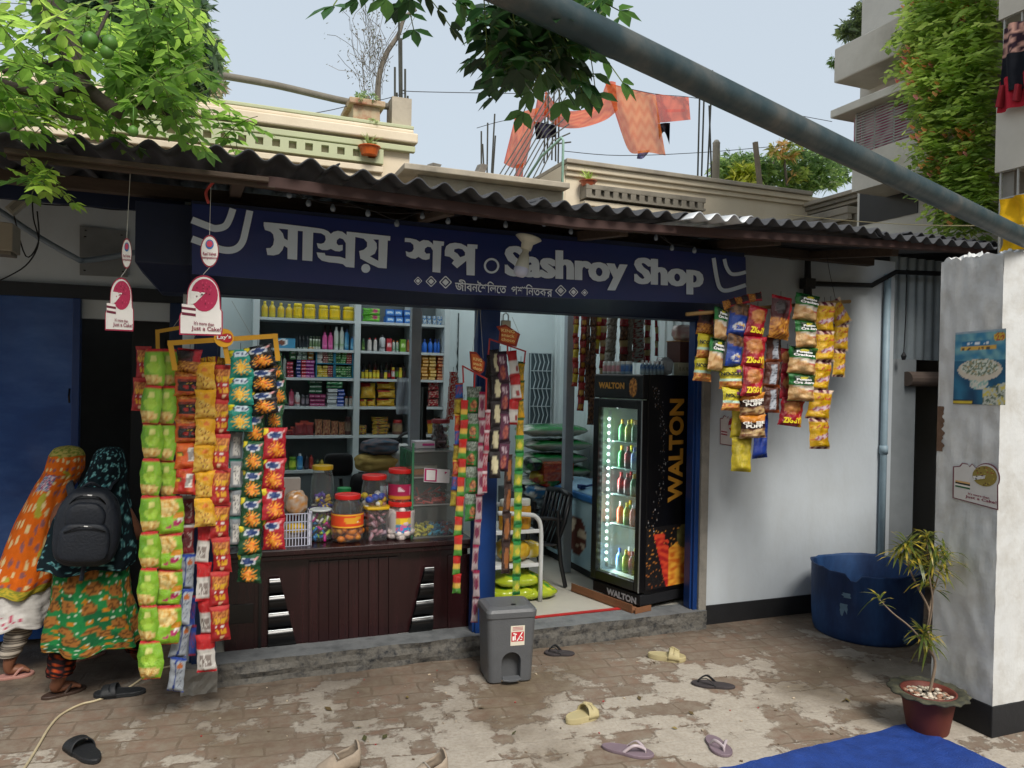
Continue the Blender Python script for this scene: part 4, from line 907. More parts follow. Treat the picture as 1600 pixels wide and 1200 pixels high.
# glass showcase
sc_ = thing('glass_cabinet', 'three tier glass display cabinet of sweets at the right end of the counter', 'display cabinet', (at(690, 800, .2).x, .25, kt))
gx0, gx1 = at(645, 800, .2).x, 1.42; gzt = at(650, 703, .3).z
mb = MB(); 
for (x0, x1, y0, y1, z0, z1) in ((gx0, gx1, .2, .204, kt, gzt), (gx0, gx0+.004, .2, .55, kt, gzt), (gx1-.004, gx1, .2, .55, kt, gzt)): mb.box(x0, x1, y0, y1, z0, z1)
mb.build('glass_pane', gl, sc_)
ge = mat('glass_edge_green', '#3f7a5a', .2)
for i, z in enumerate((kt+.002, kt+(gzt-kt)*.38, kt+(gzt-kt)*.7, gzt)):
    mb = MB(); mb.box(gx0+.005, gx1-.005, .205, .545, z-.003, z+.003); mb.build('glass_shelf', gl if i in (1, 2) else mat('smoked_shelf', '#59605c', .25), sc_)
    mb = MB(); mb.box(gx0, gx1, .194, .2, z-.004, z+.004); mb.build('edge_strip', chrome, sc_)
mb = MB(); mb.box(gx0-.012, gx0, .19, .2, kt, gzt+.05); mb.box(gx0-.012, gx0, .2, .5, kt, gzt+.0); mb.build('side_edge', ge, sc_)
mb = MB(); mb.box(gx0, gx1, .55, .555, kt, gzt); mb.build('back_panel', mat('mirror_grey', '#7c827f', .3, var=.1), sc_)
R = random.Random(5)
def pile(label, n, x0, x1, z, cols, sz, kind='wrapped_sweets', y0=.22, y1=.4, hh=.05, parent=None):
    mb = MB()
    for i in range(n):
        d = Vector((R.uniform(-1, 1), R.uniform(-.6, .6), R.uniform(-.45, .45))).normalized(); q = Vector((R.uniform(x0, x1), R.uniform(y0, y1), z+.008+hh*R.random()**1.5)); e = d.orthogonal().normalized(); c = hx(R.choice(cols))
        if kind == 'stick': mb.tube([q-d*sz*2, q+d*sz*2], sz*.4, 7, col=c)
        else: mb.obox(q, d*sz, e*sz*.5, d.cross(e)*sz*.35, col=c); mb.obox(q+d*sz*1.2, d*sz*.3, e*sz*.7, d.cross(e)*sz*.1, col=c)
    o = mb.build('sweet_pile', gloss, parent, smooth=False); return tag(o, label, 'sweets', kind='stuff')
pile('heap of yellow star wrapped sweets on the lowest cabinet shelf', 60, gx0+.02, gx0+.13, kt, ['#cfc02a', '#d8cc4a', '#b5a31c'], .012)
pile('heap of blue wrapped sweets beside the yellow ones in the cabinet', 50, gx0+.12, gx0+.24, kt, ['#3aa0c8', '#5ab8d8', '#2a7aa8'], .012)
pile('heap of purple wrapped sweets at the right of the lowest cabinet shelf', 50, gx0+.2, gx1-.02, kt, ['#6a2a5a', '#8a3a4a', '#4a2040'], .012)
pile('tangle of red foil cylinders on the middle cabinet shelf', 26, gx0+.04, gx0+.22, kt+(gzt-kt)*.38, ['#c04a48', '#b83c3c', '#d06058'], .016, 'stick', hh=.07)
pile('grey and white wrapped pieces beside the red cylinders', 24, gx0+.2, gx1-.03, kt+(gzt-kt)*.38, ['#8f9a98', '#c9cccb', '#7a8482'], .013)
mb = MB(); mb.box(gx0+.03, gx0+.1, .3, .42, kt+(gzt-kt)*.7+.004, kt+(gzt-kt)*.7+.035, col=hx('#c0702c')); one('orange_box', mb, ink, 'small orange box on the top shelf inside the glass cabinet', 'box')
mb = MB(); mb.box(gx0+.03, gx0+.17, .3, .42, kt+(gzt-kt)*.7+.04, kt+(gzt-kt)*.7+.058, col=hx('#b9b4a0')); one('cream_packet', mb, ink, 'flat cream packet above the small orange box in the cabinet', 'packet')
# payment card (code left out)
mb = MB(); P = [at(u, v, .19) for u, v in ((663, 731), (703, 734), (702, 755), (662, 753))]; mb.poly([P], (0, .002, 0), col=hx('#d9d6da')); P = [at(u, v, .187) for u, v in ((664, 732), (683, 733.5), (682, 752.5), (663, 751.5))]; mb.poly([P], None, col=hx('#b51f6a')); P = [at(u, v, .185) for u, v in ((666.5, 734), (680.5, 735), (680, 750.5), (666, 750))]; mb.poly([P], None, col=hx('#e6e3e3'))
P = [at(u, v, .187) for u, v in ((695, 737), (699, 738), (695, 741))]; mb.poly([P], None, col=hx('#b51f6a')); one('payment_card', mb, ink, 'white payment card with a magenta square stuck to the glass cabinet', 'card')
mb = MB(); p = at(661, 697, .4); mb.box(p.x-.06, p.x+.06, .34, .46, gzt+.004, gzt+.045, col=hx('#cfcad0')); mb.box(p.x-.02, p.x+.055, .335, .34, gzt+.02, gzt+.034, col=hx('#d04a90')); one('tissue_pack', mb, ink, 'white tissue pack with a pink stripe on top of the glass cabinet', 'tissue pack', bevel=.006)
# ================================================================== SHELVES
Ys = 2.5
sh = thing('wall_shelves', 'pale built in wall shelving unit with three bays along the back wall', 'shelves', (1.0, Ys, 0))
shm = mat('shelf_board', '#b9c2c4', .5, var=.06); shb = mat('shelf_backing', '#596062', .7, var=.08)
X = lambda u: at(u, 590, Ys).x
bays = [(X(404), X(553)), (X(562), X(644)), (X(650), X(693))]
def slope(u): return 0
LV = []
for uu, vv in ((480, 498), (480, 545), (480, 590), (480, 635), (480, 681), (480, 735)): LV.append(at(uu, vv, Ys).z)
mb = MB(); mb.box(bays[0][0]-.03, bays[2][1]+.03, Ys+.3, Ys+.34, FZ, 2.45); mb.build('back_board', shb, sh)
for x in (bays[0][0]-.025, (bays[0][1]+bays[1][0])/2, bays[2][1]+.025, X(647)): mb = MB(); mb.box(x-.025, x+.025, Ys-.01, Ys+.3, FZ, 2.45); mb.build('upright', shm, sh)
for z in LV: mb = MB(); mb.box(bays[0][0]-.02, bays[2][1]+.02, Ys, Ys+.3, z-.022, z); mb.build('shelf', shm, sh)
mb = MB(); mb.box(bays[0][0]-.02, bays[2][1]+.02, Ys+.02, Ys+.04, FZ, LV[5]-.022); mb.build('cabinet_front', shb, sh)
DS = depth(at(550, 590, Ys+.1)); NAMES = ['top', 'second', 'third', 'fourth', 'fifth', 'lowest']; BAY = ['left', 'middle', 'right']
CNT = {}
PM = {}
def pbox(key, w, h, d, fn, nu=8, nv=10):
    k = (key, round(w, 3), round(h, 3))
    if k in PM: return PM[k]
    mb = MB(); mb.grid(lambda u, v: Vector(((u-.5)*w, -d/2, v*h)), nu, nv, cf=fn); c = fn(.05, .05); mb.box(-w/2, w/2, -d/2+.001, d/2, 0, h, col=lerp(c, fn(.5, .97), .4))
    o = mb.build('box', ink, fix=False); PM[k] = o.data; bpy.data.objects.remove(o); return PM[k]
def pbottle(key, w, h, body, cap, lab, kind='bottle'):
    k = (key, round(w, 3), round(h, 3))
    if k in PM: return PM[k]
    r = w/2*.96; bc, cc_, lc = hx(body), hx(cap), hx(lab)
    if kind == 'bottle': pr = [(r*.9, 0), (r, .01*h/.1), (r, h*.18), (r, h*.2), (r, h*.5), (r, h*.52), (r*.95, h*.64), (r*.5, h*.78), (r*.38, h*.82), (r*.42, h*.83), (r*.42, h*.99), (r*.3, h)]
    elif kind == 'jar': pr = [(r*.9, 0), (r, h*.05), (r, h*.2), (r, h*.22), (r, h*.6), (r, h*.62), (r, h*.74), (r*.85, h*.78), (r*.9, h*.79), (r*.9, h*.98), (r*.8, h)]
    else: pr = [(r*.8, 0), (r, h*.06), (r, h*.25), (r, h*.27), (r, h*.7), (r*.98, h*.72), (r*.9, h*.8), (r*.55, h*.86), (r*.5, h*.87), (r*.5, h*.97), (r*.4, h)]
    cut = {'bottle': .82, 'jar': .785, 'tube': .865}[kind]
    def col(a, t):
        i = int(round(t*(len(pr)-1))); z = pr[i][1]/h
        if z >= cut: return cc_
        if .21 < z < .66:
            return lc if nz(a*18, z*12) < .25 else lerp(lc, bc, .7)
        return bc
    mb = MB(); mb.lathe(pr, (0, 0, 0), 12, col=col); o = mb.build('bottle', gloss, smooth=True); PM[k] = o.data; bpy.data.objects.remove(o); return PM[k]
def place(me, name, x, y, z, label, cat, group, rz=0, tilt=0):
    o = bpy.data.objects.new(name, me); COL.objects.link(o); o.location = (x, y, z); o.rotation_euler = (tilt, 0, rz); return tag(o, label, cat, group)
def row(kind, name, cat, desc, bay, lvl, spans, h_px, args, z_off=0, dy=.08, gap=.96, under=None):
    """items standing on a shelf. spans: (x0, x1) in the 4.614 enlargement of the shelves; h_px in the same scale"""
    n = len(spans)
    for i, (x0, x1) in enumerate(spans):
        u = 400+(x0+x1)/2/4.614; w = (x1-x0)/4.614/FPX*DS*gap; h = (h_px[i] if isinstance(h_px, list) else h_px)/4.614/FPX*DS
        y = Ys+dy; x = at(u, 590, y-.0).x; z = LV[lvl]+z_off+.0005
        if kind == 'box': me = pbox(args[0], w, h, min(.12, w*1.2), args[1])
        elif kind == 'pack':
            key, fn = args; me = packet_mesh(key, fn, h/w, 10, 12, .35, .08, i % 3)
        else: me = pbottle(args[0], w, h, *args[1:4], kind)
        where = '%s shelf of the %s bay' % (NAMES[lvl], BAY[bay]) + (', '+under if under else '')
        lab = desc+', '+where if n == 1 else '%s, %s, %s' % (desc, where, ORD[i]+' from left')
        g = None if n == 1 else (desc+'s '+where)[:60]
        o = place(me, name, x, y, z + (h if kind == 'pack' else 0), lab, cat, g, rz=random.uniform(-.16, .16), tilt=(random.uniform(-.22, -.02) if kind == 'pack' else 0))
        o.location.y += random.uniform(-.012, .012); o.location.x += random.uniform(-.003, .003)
        if kind == 'pack': o.scale = (w, w, w)
def lab2(bg, c1, c2, y0=.3, y1=.7, s=10): return lambda u, v: hx(c1) if y0 < v < y1 and .1 < u < .9 and not scrib(u, v, .18, .82, y0+.08, y1-.08, s) else (hx(c2) if y0 < v < y1 and .1 < u < .9 else hx(bg))
row('bottle', 'oil_bottle', 'oil bottle', 'slim clear oil bottle', 0, 0, [(30, 78), (84, 132), (147, 197), (204, 257)], [112, 112, 105, 102], ('oil', '#b5a63a', '#c9b53a', '#c8a82a'))
row('jar', 'oil_jug', 'oil bottle', 'wide yellow cooking oil bottle', 0, 0, [(262, 330), (338, 422), (438, 512), (516, 602), (617, 706)], [108, 105, 102, 104, 100], ('oilb', '#b8a52a', '#d8c020', '#d9b81c'))
for k, z in ((0, 0), (1, .105)): row('pack', 'tissue_packet', 'tissue packet', 'green and pink tissue packet' if k else 'lime green tissue packet', 1, 0, [(757, 890)], 52, ('gt', lambda u, v: hx('#5fb82a') if u < .5 or v < .3 else (hx('#b8306a') if ell(u, v, .7, .6, .18, .3) else hx('#8fcf4a'))), z_off=z*.55, under='upper one' if k else 'lower one')
bl_ = ('blue6', lab2('#2a62b0', '#5a9ad8', '#d8e4f0', .2, .75, 7))
for k, z in ((0, 0), (1, .062)): row('box', 'soap_box', 'soap box', 'blue soap box', 1, 0, [(922, 984), (988, 1045), (1049, 1106)], 47, bl_, z_off=z, under='upper row' if k else 'lower row')
row('pack', 'detergent_pack', 'packet', 'white and blue detergent packet', 2, 0, [(1190, 1222), (1224, 1256), (1260, 1290), (1296, 1345)], 66, ('wb', lambda u, v: hx('#c9d8e0') if nz(u*4, v*4) < .1 else hx('#2a7ac0')))
row('box', 'diaper_box', 'box', 'pale blue printed box', 0, 1, [(152, 276)], 68, ('dbx', lambda u, v: (hx('#7a4a3a') if ell(u, v, .25, .55, .16, .35) else (hx('#e8eef0') if ell(u, v, .3, .6, .25, .4) else hx('#3f8ab0')))))
row('tube', 'black_bottle', 'bottle', 'short black bottle', 0, 1, [(300, 324), (326, 350), (352, 376)], 92, ('bb1', '#1b1f24', '#101214', '#3a424a'))
row('jar', 'cream_jar', 'jar', 'small white jar with green lid', 0, 1, [(378, 398), (400, 420), (422, 442), (444, 464)], 92, ('cj', '#c9cfc4', '#33402f', '#5a7a4a'))
row('tube', 'shampoo_bottle', 'bottle', 'pink shampoo bottle', 0, 1, [(472, 510), (514, 552)], 122, ('pb', '#c24a8a', '#a33a78', '#d87ab0'))
row('tube', 'brown_bottle', 'bottle', 'tall brown bottle', 0, 1, [(478, 506), (516, 546)], 178, ('brb', '#4a2a2a', '#2a1818', '#5a3a34'), dy=.18)
row('tube', 'lotion_bottle', 'bottle', 'white lotion bottle', 0, 1, [(555, 590), (595, 630)], 165, ('wl', '#c9d2cc', '#d8dcd8', '#8fb08a'))
row('tube', 'mouthwash_bottle', 'bottle', 'blue mouthwash bottle', 0, 1, [(634, 668), (673, 708)], [150, 98], ('mw', '#2a7aa8', '#1a3a68', '#8ac0d8'))
row('tube', 'green_bottle', 'bottle', 'slim green bottle', 1, 1, [(757, 780)], 92, ('gb', '#2f5a2a', '#1c3a1c', '#8fae5a'))
row('tube', 'white_tube', 'bottle', 'white tube with red cap', 1, 1, [(800, 832), (842, 870)], [95, 96], ('wt', '#c9c4c0', '#a32a2a', '#d8d0cc'))
row('tube', 'talc_bottle', 'bottle', 'white and black talc bottle', 1, 1, [(878, 926)], 118, ('tb', '#c9cdd0', '#1c1e22', '#3a3e44'))
row('box', 'red_box', 'box', 'narrow red box', 1, 1, [(932, 970)], 94, ('rb', lab2('#b02a36', '#d8808a', '#f0d8d8')))
row('tube', 'small_bottle', 'bottle', 'small white bottle with orange cap', 1, 1, [(976, 1000), (1003, 1028)], 82, ('sb', '#c9d2cc', '#c87a2a', '#5aa06a'))
row('box', 'lime_box', 'box', 'lime green box', 1, 1, [(1032, 1072)], 92, ('lb', lab2('#6a9a2a', '#8abf4a', '#d8e8b0')))
row('tube', 'orange_bottle', 'bottle', 'orange bottle', 1, 1, [(1077, 1100)], 92, ('ob', '#b86a3a', '#a32a1c', '#d8a07a'))
row('bottle', 'cleaner_bottle', 'bottle', 'blue cleaner bottle', 2, 1, [(1184, 1226), (1232, 1268), (1272, 1300), (1302, 1326)], [100, 105, 105, 105], ('cb1', '#1f5ab8', '#1a3a80', '#3a7ad8'))
row('box', 'yellow_box', 'box', 'small yellow and black box', 2, 1, [(1334, 1364)], 62, ('ybx', lab2('#d0b81c', '#2a2a2a', '#d0b81c')))
# third shelf
row('tube', 'white_jar', 'bottle', 'white bottle with green cap', 0, 2, [(160, 186), (190, 216)], [165, 150], ('wj', '#b0b8b2', '#2f6a4a', '#8fa8a0'))
for k in range(4): row('box', 'soap_bar', 'soap bar', 'red and white soap bar', 0, 2, [(222, 262)], 22, ('rsb', lab2('#b03048', '#d8b8c0', '#802030', .3, .7)), z_off=.034*k, under='%s up' % ORD[k])
SB = [('#1f3a8a', 'dark blue', 290, 318), ('#c02a3a', 'scarlet', 323, 354), ('#a82a8a', 'magenta', 358, 386), ('#b03a98', 'violet pink', 388, 416)]
for c, nm, x0, x1 in SB:
    for k in range(5): row('box', 'soap_bar', 'soap bar', nm+' soap bar', 0, 2, [(x0, x1)], 20, ('sb'+c, lab2(c, '#d8c8d8', c, .35, .65)), z_off=.0305*k, under='%s up' % ORD[k])
CB = [('#b8c2bc', 'white', 294, 322), ('#8a9a90', 'grey green', 332, 366), ('#b8802a', 'ochre', 372, 408), ('#4a7a4a', 'green', 240, 280)]
for c, nm, x0, x1 in CB:
    for k in range(3): row('box', 'cosmetic_box', 'box', nm+' cosmetic box', 0, 2, [(x0, x1)], 26, ('cs'+c, lab2(c, '#2f6a4a', '#d8d8d0', .2, .8)), z_off=.152+.036*k, under='%s up' % ORD[k])
tr = mat('teal_tray', '#2a7a98', .5)
cellx = [428, 562, 696]
for r_ in range(2):
    for c_ in range(2):
        xa, xb = at(400+cellx[c_]/4.614, 590, Ys+.05).x, at(400+cellx[c_+1]/4.614, 590, Ys+.05).x; z0 = LV[2]+.001+r_*.118; nm = '%s %s' % (('lower', 'upper')[r_], ('left', 'right')[c_])
        t = thing('sorting_tray', 'small blue framed tray of packets on the third shelf, the %s one of four' % nm, 'tray', ((xa+xb)/2, Ys+.1, z0), 'blue framed trays on the third shelf')
        mb = MB(); mb.box(xa+.002, xa+.008, Ys+.02, Ys+.2, z0, z0+.114); mb.box(xb-.008, xb-.002, Ys+.02, Ys+.2, z0, z0+.114); mb.box(xa+.008, xb-.008, Ys+.02, Ys+.2, z0, z0+.006); mb.build('frame', tr, t)
        cs = [['#d0b82a', '#c8a820', '#8a2038'], ['#2f7a38', '#3f8a40', '#256a30']][c_] if r_ == 0 else [['#b8b0ac', '#8a4a4a', '#4a6a4a'], ['#2f7a38', '#3f8a40', '#a33a3a']][c_]
        for i in range(3):
            for k in range(5):
                w = (xb-xa-.02)/3; me = pbox('tr'+cs[i]+str(k % 2), w*.94, .018, .1, lab2(cs[i], lerp_hex if False else '#c8c8b8', cs[i], .3, .7, 9), 6, 4)
                place(me, 'small_packet', xa+.01+w*(i+.5)+random.uniform(-.003, .003), Ys+.09+random.uniform(-.01, .01), z0+.007+k*.0195, 'flat packet in the %s tray, %s column, %s up' % (nm, ('left', 'middle', 'right')[i], ORD[k]), 'packet', 'flat packets in the blue trays', rz=random.uniform(-.1, .1))
cj = [('#c8b02a', '#2a3a5a', '#d8c84a'), ('#1c1e22', '#101216', '#4a2a2a'), ('#d0a820', '#b8982a', '#d8d04a'), ('#3a1c1c', '#1a1214', '#6aa03a'), ('#b82a2a', '#d0b83a', '#c8ccc8'), ('#2a1416', '#101216', '#b02a2a')]
for i in range(12):
    x0 = 757+i*27; a = cj[(i*5) % 6] if i > 3 else cj[(0, 2, 0, 2)[i]]; nmn = {'#c8b02a': 'yellow', '#1c1e22': 'black', '#d0a820': 'gold', '#3a1c1c': 'dark', '#b82a2a': 'red', '#2a1416': 'maroon'}[a[0]]
    row('jar', 'sauce_jar', 'jar', '%s lidded sauce jar, %s from left' % (nmn, ORD[i]), 1, 2, [(x0, x0+26)], 62 if i < 8 else 84, ('sj%s' % a[0], *a), under='front line')
for i in range(8): a = cj[(1, 3, 5)[i % 3]]; row('tube', 'sauce_bottle', 'bottle', 'tall dark sauce bottle, %s from left' % ORD[i], 1, 2, [(765+i*40, 793+i*40)], 110+12*(i % 3), ('sbt%d' % (i % 3), *a), dy=.19, under='back line')
for j, (x0, x1, c) in enumerate(((1188, 1233, '#d08a1c'), (1239, 1288, '#d0a03a'), (1296, 1354, '#b84a1c'))):
    for k in range(8): row('box', 'biscuit_box', 'box', ('orange', 'amber', 'rust red')[j]+' flat biscuit box', 2, 2, [(x0, x1)], 20, ('bx'+c, lab2(c, '#e0d0a0', c, .25, .75)), z_off=.0298*k, under='%s up' % ORD[k])
# fourth shelf
row('tube', 'pink_tube', 'bottle', 'pink talc bottle', 0, 3, [(236, 274)], 118, ('pt', '#a83a58', '#7a1c38', '#d8a0b0')); row('tube', 'white_tube', 'bottle', 'white bottle with red foot', 0, 3, [(280, 322)], 95, ('wt2', '#c0c4c4', '#c9c9c9', '#a83a3a'))
row('jar', 'dark_jar', 'jar', 'dark glass jar', 0, 3, [(330, 356), (358, 384)], 78, ('dj', '#4a4048', '#5a5a60', '#8a808a'))
for c_ in range(3):
    for k in range(3): row('box', 'medicine_box', 'box', 'magenta medicine box, %s column' % ('left', 'middle', 'right')[c_], 0, 3, [(388+c_*38, 424+c_*38)], 24, ('mbx', lab2('#8a2a5a', '#c090a8', '#8a2a5a', .35, .65)), z_off=.0355*k, under='%s up' % ORD[k])
for c_ in range(2):
    for k in range(3): row('box', 'toothpaste_box', 'box', 'dark green toothpaste box, %s column' % ('left', 'right')[c_], 0, 3, [(384+c_*46, 428+c_*46)], 26, ('tbx', lab2('#1f5a3a', '#c8d0c8', '#1f5a3a', .35, .65)), z_off=.112+.038*k, under='%s up' % ORD[k])
for k in range(5): row('box', 'white_box', 'box', 'white flat box', 0, 3, [(514, 580)], 20, ('wbx', lab2('#c0c6c8', '#6a7a8a', '#c0c6c8', .4, .7)), z_off=.031*k, under='%s up' % ORD[k])
for k in range(3): row('box', 'green_box', 'box', 'green and white flat box', 0, 3, [(508, 620)], 20, ('gbx', lab2('#2a7a4a', '#c8d8c8', '#2a7a4a', .3, .8, 14)), z_off=.157+.031*k, under='%s up' % ORD[k])
for k in range(5): row('box', 'blue_box', 'box', 'blue flat box', 0, 3, [(586, 634)], 20, ('bbx', lab2('#3a5ab0', '#c8c8d8', '#3a5ab0', .35, .65)), z_off=.031*k, under='%s up' % ORD[k])
row('jar', 'ointment_jar', 'jar', 'small white ointment jar', 0, 3, [(642, 668), (672, 698)], 72, ('oj', '#b8b8b4', '#8a4a3a', '#c8b8a8'))
YP = ('yp1', lambda u, v: hx('#d8a81c') if v < .7 and not scrib(u, v, .2, .8, .2, .6, 7) else (hx('#b02a1c') if v > .7 and u < .7 else hx('#e0c040')))
row('pack', 'noodle_pack', 'packet', 'big yellow noodle pack', 1, 3, [(750, 862)], 112, YP, z_off=.07, under='upper left'); row('pack', 'noodle_pack', 'packet', 'yellow noodle pack', 1, 3, [(748, 800), (802, 866)], 50, YP, under='lower left')
for k in range(3): row('pack', 'noodle_pack', 'packet', 'wide yellow noodle pack', 1, 3, [(868, 1010)], 56, YP, z_off=.075*k, under='%s in the right pile' % ('lowest', 'middle', 'topmost')[k])
RP = ('rp1', lambda u, v: hx('#a81c26') if nz(u*5, v*5) < .15 else hx('#d8b0a0'))
for k in range(3): row('pack', 'red_pack', 'packet', 'red food pack', 2, 3, [(1234, 1322)], 58, RP, z_off=.075*k, under='%s in its pile' % ('lowest', 'middle', 'topmost')[k])
# fifth shelf
RC = ('rc1', lambda u, v: chips(u, v, hx('#7a1c1c'), hx('#c09060'), 4, 5)); DR = ('dr1', lambda u, v: hx('#8a1c24') if v < .8 else hx('#c04a3a'))
for i in range(5): row('pack', 'spice_pack', 'packet', 'dark red spice packet, %s from left' % ORD[i], 0, 4, [(212+i*38, 272+i*38)], [40, 60, 88, 102, 90][i], DR, dy=.06+.03*(i % 2))
row('pack', 'chanachur_pack', 'packet', 'clear and red snack mix packet', 0, 4, [(424, 482), (484, 542), (546, 600), (598, 644)], [112, 108, 100, 92], RC); row('jar', 'brown_jar', 'jar', 'brown jar', 0, 4, [(644, 696)], 130, ('bj', '#4a2a26', '#3a2020', '#7a6a5a'))
ML = ('ml1', lambda u, v: hx('#c8a82a') if nz(u*4, v*7) > -.05 else (hx('#1f2a4a') if nz(u*3, v*9, 4) > 0 else hx('#b03a2a')))
row('pack', 'milk_pack', 'packet', 'gold and navy packet', 1, 4, [(742, 802)], 70, ML)
for k in range(5): row('pack', 'flat_pack', 'packet', 'flat yellow and red packet', 1, 4, [(832+8*(k % 2), 960+8*(k % 3))], 30, ML, z_off=.03*k, under='%s up' % ORD[k])
row('jar', 'red_jar', 'jar', 'squat jar with red lid', 1, 4, [(985, 1066)], 106, ('rj', '#6a4a40', '#a32a2a', '#8a7a5a')); row('pack', 'yellow_pack', 'packet', 'yellow packet with a red picture', 2, 4, [(1234, 1290)], 104, YP); row('pack', 'olive_pack', 'packet', 'olive packet', 2, 4, [(1292, 1345)], 130, ('olv', d_stripe('#7a6a1c', '#3a2a1c')))
# lowest visible shelf: washing liquids
for i, (x0, x1, h, nm, a) in enumerate(((205, 240, 70, 'dark green', ('#2f5a2a', '#1c3a1c', '#8fae5a')), (243, 300, 90, 'lime', ('#6a9a2a', '#5a8a24', '#c8d84a')), (306, 350, 112, 'sky blue', ('#2a7ab8', '#c9d2d8', '#8ac8e8')), (354, 390, 100, 'dark', ('#23262c', '#2a2a30', '#5a4a5a')), (394, 426, 98, 'red', ('#a83228', '#8a1c1c', '#c86a5a')), (436, 468, 70, 'olive', ('#3a4a2a', '#2a3a1c', '#7a8a4a')), (470, 500, 66, 'yellow', ('#b8a03a', '#a8902a', '#d8c86a')))):
    row('tube' if i != 1 else 'jar', 'cleaning_bottle', 'bottle', '%s cleaning bottle' % nm, 0, 5, [(x0, x1)], h, ('cl%d' % i, *a))
# hanging dark plastic sleeves on the inner post
mb = MB(); q = at(629, 610, 1.6); mb.grid(lambda u, v: q+Vector((-.045+.09*u, .02*math.sin(u*9+v*3), -.28*(v-.35))), 10, 10); one('plastic_sleeves', mb, mat('grey_film', '#8a929c', .25, alpha=.75), 'bunch of grey clear bags hanging left of the inner post', 'plastic bags', fix=False, smooth=True)
mb = MB()
for k in range(5): q = at(657+k*1.5, 640, 1.4+.02*k); mb.grid(lambda u, v: q+Vector((-.02+.035*u, .01*math.sin(u*7+k), -.42*(v-.4))), 5, 8)
one('belt_bundle', mb, mat('black_strap', '#20221f', .5), 'bundle of dark straps hanging beside the inner post', 'straps', fix=False)
# ================================================================== FRIDGE
fA = Vector((2.585, .09, FZ)); ex_ = Vector((.53, .13, 0)).normalized(); ey_ = Vector((-ex_.y, ex_.x, 0))   # ex along the side panel, ey into the shop along the front
FD, FWD, FH = .575, .47, 1.515
fr_ = thing('drinks_fridge', 'tall black upright drinks fridge with lit glass door and gold lettering', 'fridge', fA)
def fp(a, b, z): return fA+ex_*a+ey_*b+Z*z
def fbox(mb, a0, a1, b0, b1, z0, z1, col=None): return mb.obox(fp((a0+a1)/2, (b0+b1)/2, (z0+z1)/2), ex_*(a1-a0)/2, ey_*(b1-b0)/2, Z*(z1-z0)/2, col=col)
blk = mat('black_enamel', '#0c0c0f', .28, var=.15); blk2 = mat('dark_rubber', '#15161a', .6)
mb = MB(); fbox(mb, .03, FD, 0, .02, .1, FH); fbox(mb, .03, FD, FWD-.02, FWD, .1, FH); fbox(mb, FD-.02, FD, .02, FWD-.02, .1, FH); fbox(mb, .03, FD-.02, .02, FWD-.02, FH-.14, FH); fbox(mb, .03, FD-.02, .02, FWD-.02, .1, .17)
mb.build('cabinet', blk, fr_, bevel=.004)
mb = MB(); fbox(mb, .0, FD-.02, .005, FWD-.005, .03, .1); bs = mb.build('base', blk2, fr_, bevel=.006)
mb = MB(); fbox(mb, -.02, .03, 0, FWD, FH-.16, FH); hd = mb.build('header', blk, fr_, bevel=.008)
gold = mat('gold_lettering', '#b8842f', .4, var=.2); whl = mat('white_lettering', '#b9bcc0', .5)
mb = MB(); put_text(mb, 'WALTON', fp(-.023, .42, FH-.098), fp(-.023, .17, FH-.098), fp(-.023, .17, FH-.055), fp(-.023, .42, FH-.055), bold=.05); mb.build('header_name', gold, hd)
mb = MB(); mb.grid(lambda u, v: fp(-.0225, .14-.1*u, FH-.15+.13*v), 16, 16, cf=lambda u, v: chips(u, v, hx('#c98a3a'), hx('#5a3418'), 3, 6) if ell(u, v, .5, .5, .35, .45) else hx('#0c0c0f')); mb.build('splash_print', ink, hd, fix=False)
mb = MB(); put_text(mb, 'WALTON', fp(-.003, .32, .035), fp(-.003, .04, .035), fp(-.003, .04, .08), fp(-.003, .32, .08), bold=.05); mb.build('base_name', whl, bs)
mb = MB(); put_text(mb, 'WALTON', fp(.36, -.003, .68), fp(.36, -.003, 1.36), fp(.22, -.003, 1.36), fp(.22, -.003, .68), bold=.04); mb.build('side_name', gold, fr_)
def side_fn(u, v):
    dx = u-.62-.1*math.sin(v*5); n_ = nz(u*9, v*16, 3); n2_ = nz(u*22, v*40, 8)
    if v > .98: return hx('#0c0c0f')
    if ell(u, v, .80, .80, .22, .22) and v > .55: return lerp(hx('#4a4a28'), hx('#6a6438'), .5+n_)
    if .42 < u < .86 and v < .72-.5*abs(u-.62): return lerp(hx('#c8641a'), hx('#e8a83a'), max(0, min(1, .5+n_*1.5)))
    if u < .55 and v < .88 and u > .1+.32*(1-v)*.9 and u < .3+.35*(1-v)+.12*n_: return lerp(hx('#a31a1c'), hx('#d8482a'), max(0, min(1, .5+n_*2)))
    if n2_ > .40: return lerp(hx('#7a3a18'), hx('#c98a3a'), v)
    return hx('#100c0e')
mb = MB(); mb.grid(lambda u, v: fp(.035+.48*u, -.0025, .13+.4*v), 50, 46, cf=side_fn); mb.build('drink_print', ink, fr_, fix=False)
mb = MB(); R = random.Random(3)
for i in range(150):
    a = .05+.2*R.random(); z = .5+.95*R.random(); a = .06+.12*abs(math.sin((z-.5)*3.2))+R.gauss(0, .02); s = R.uniform(.0015, .005); mb.add([fp(a-s, -.003, z), fp(a, -.003, z-s*1.6), fp(a+s, -.003, z), fp(a, -.003, z+s*1.6)], [(0, 1, 2, 3)], 0, hx(R.choice(['#8a8a8c', '#5a5048', '#7a5a3a', '#a8a8ac'])))
mb.build('droplet_print', ink, fr_)
mb = MB()
for (b0, b1, z0, z1) in ((0.0, .05, .12, FH-.165), (FWD-.05, FWD, .12, FH-.165), (.05, FWD-.05, .12, .18), (.05, FWD-.05, FH-.225, FH-.165)): fbox(mb, -.02, .028, b0, b1, z0, z1)
dd = mb.build('door_frame', blk, fr_, bevel=.004)
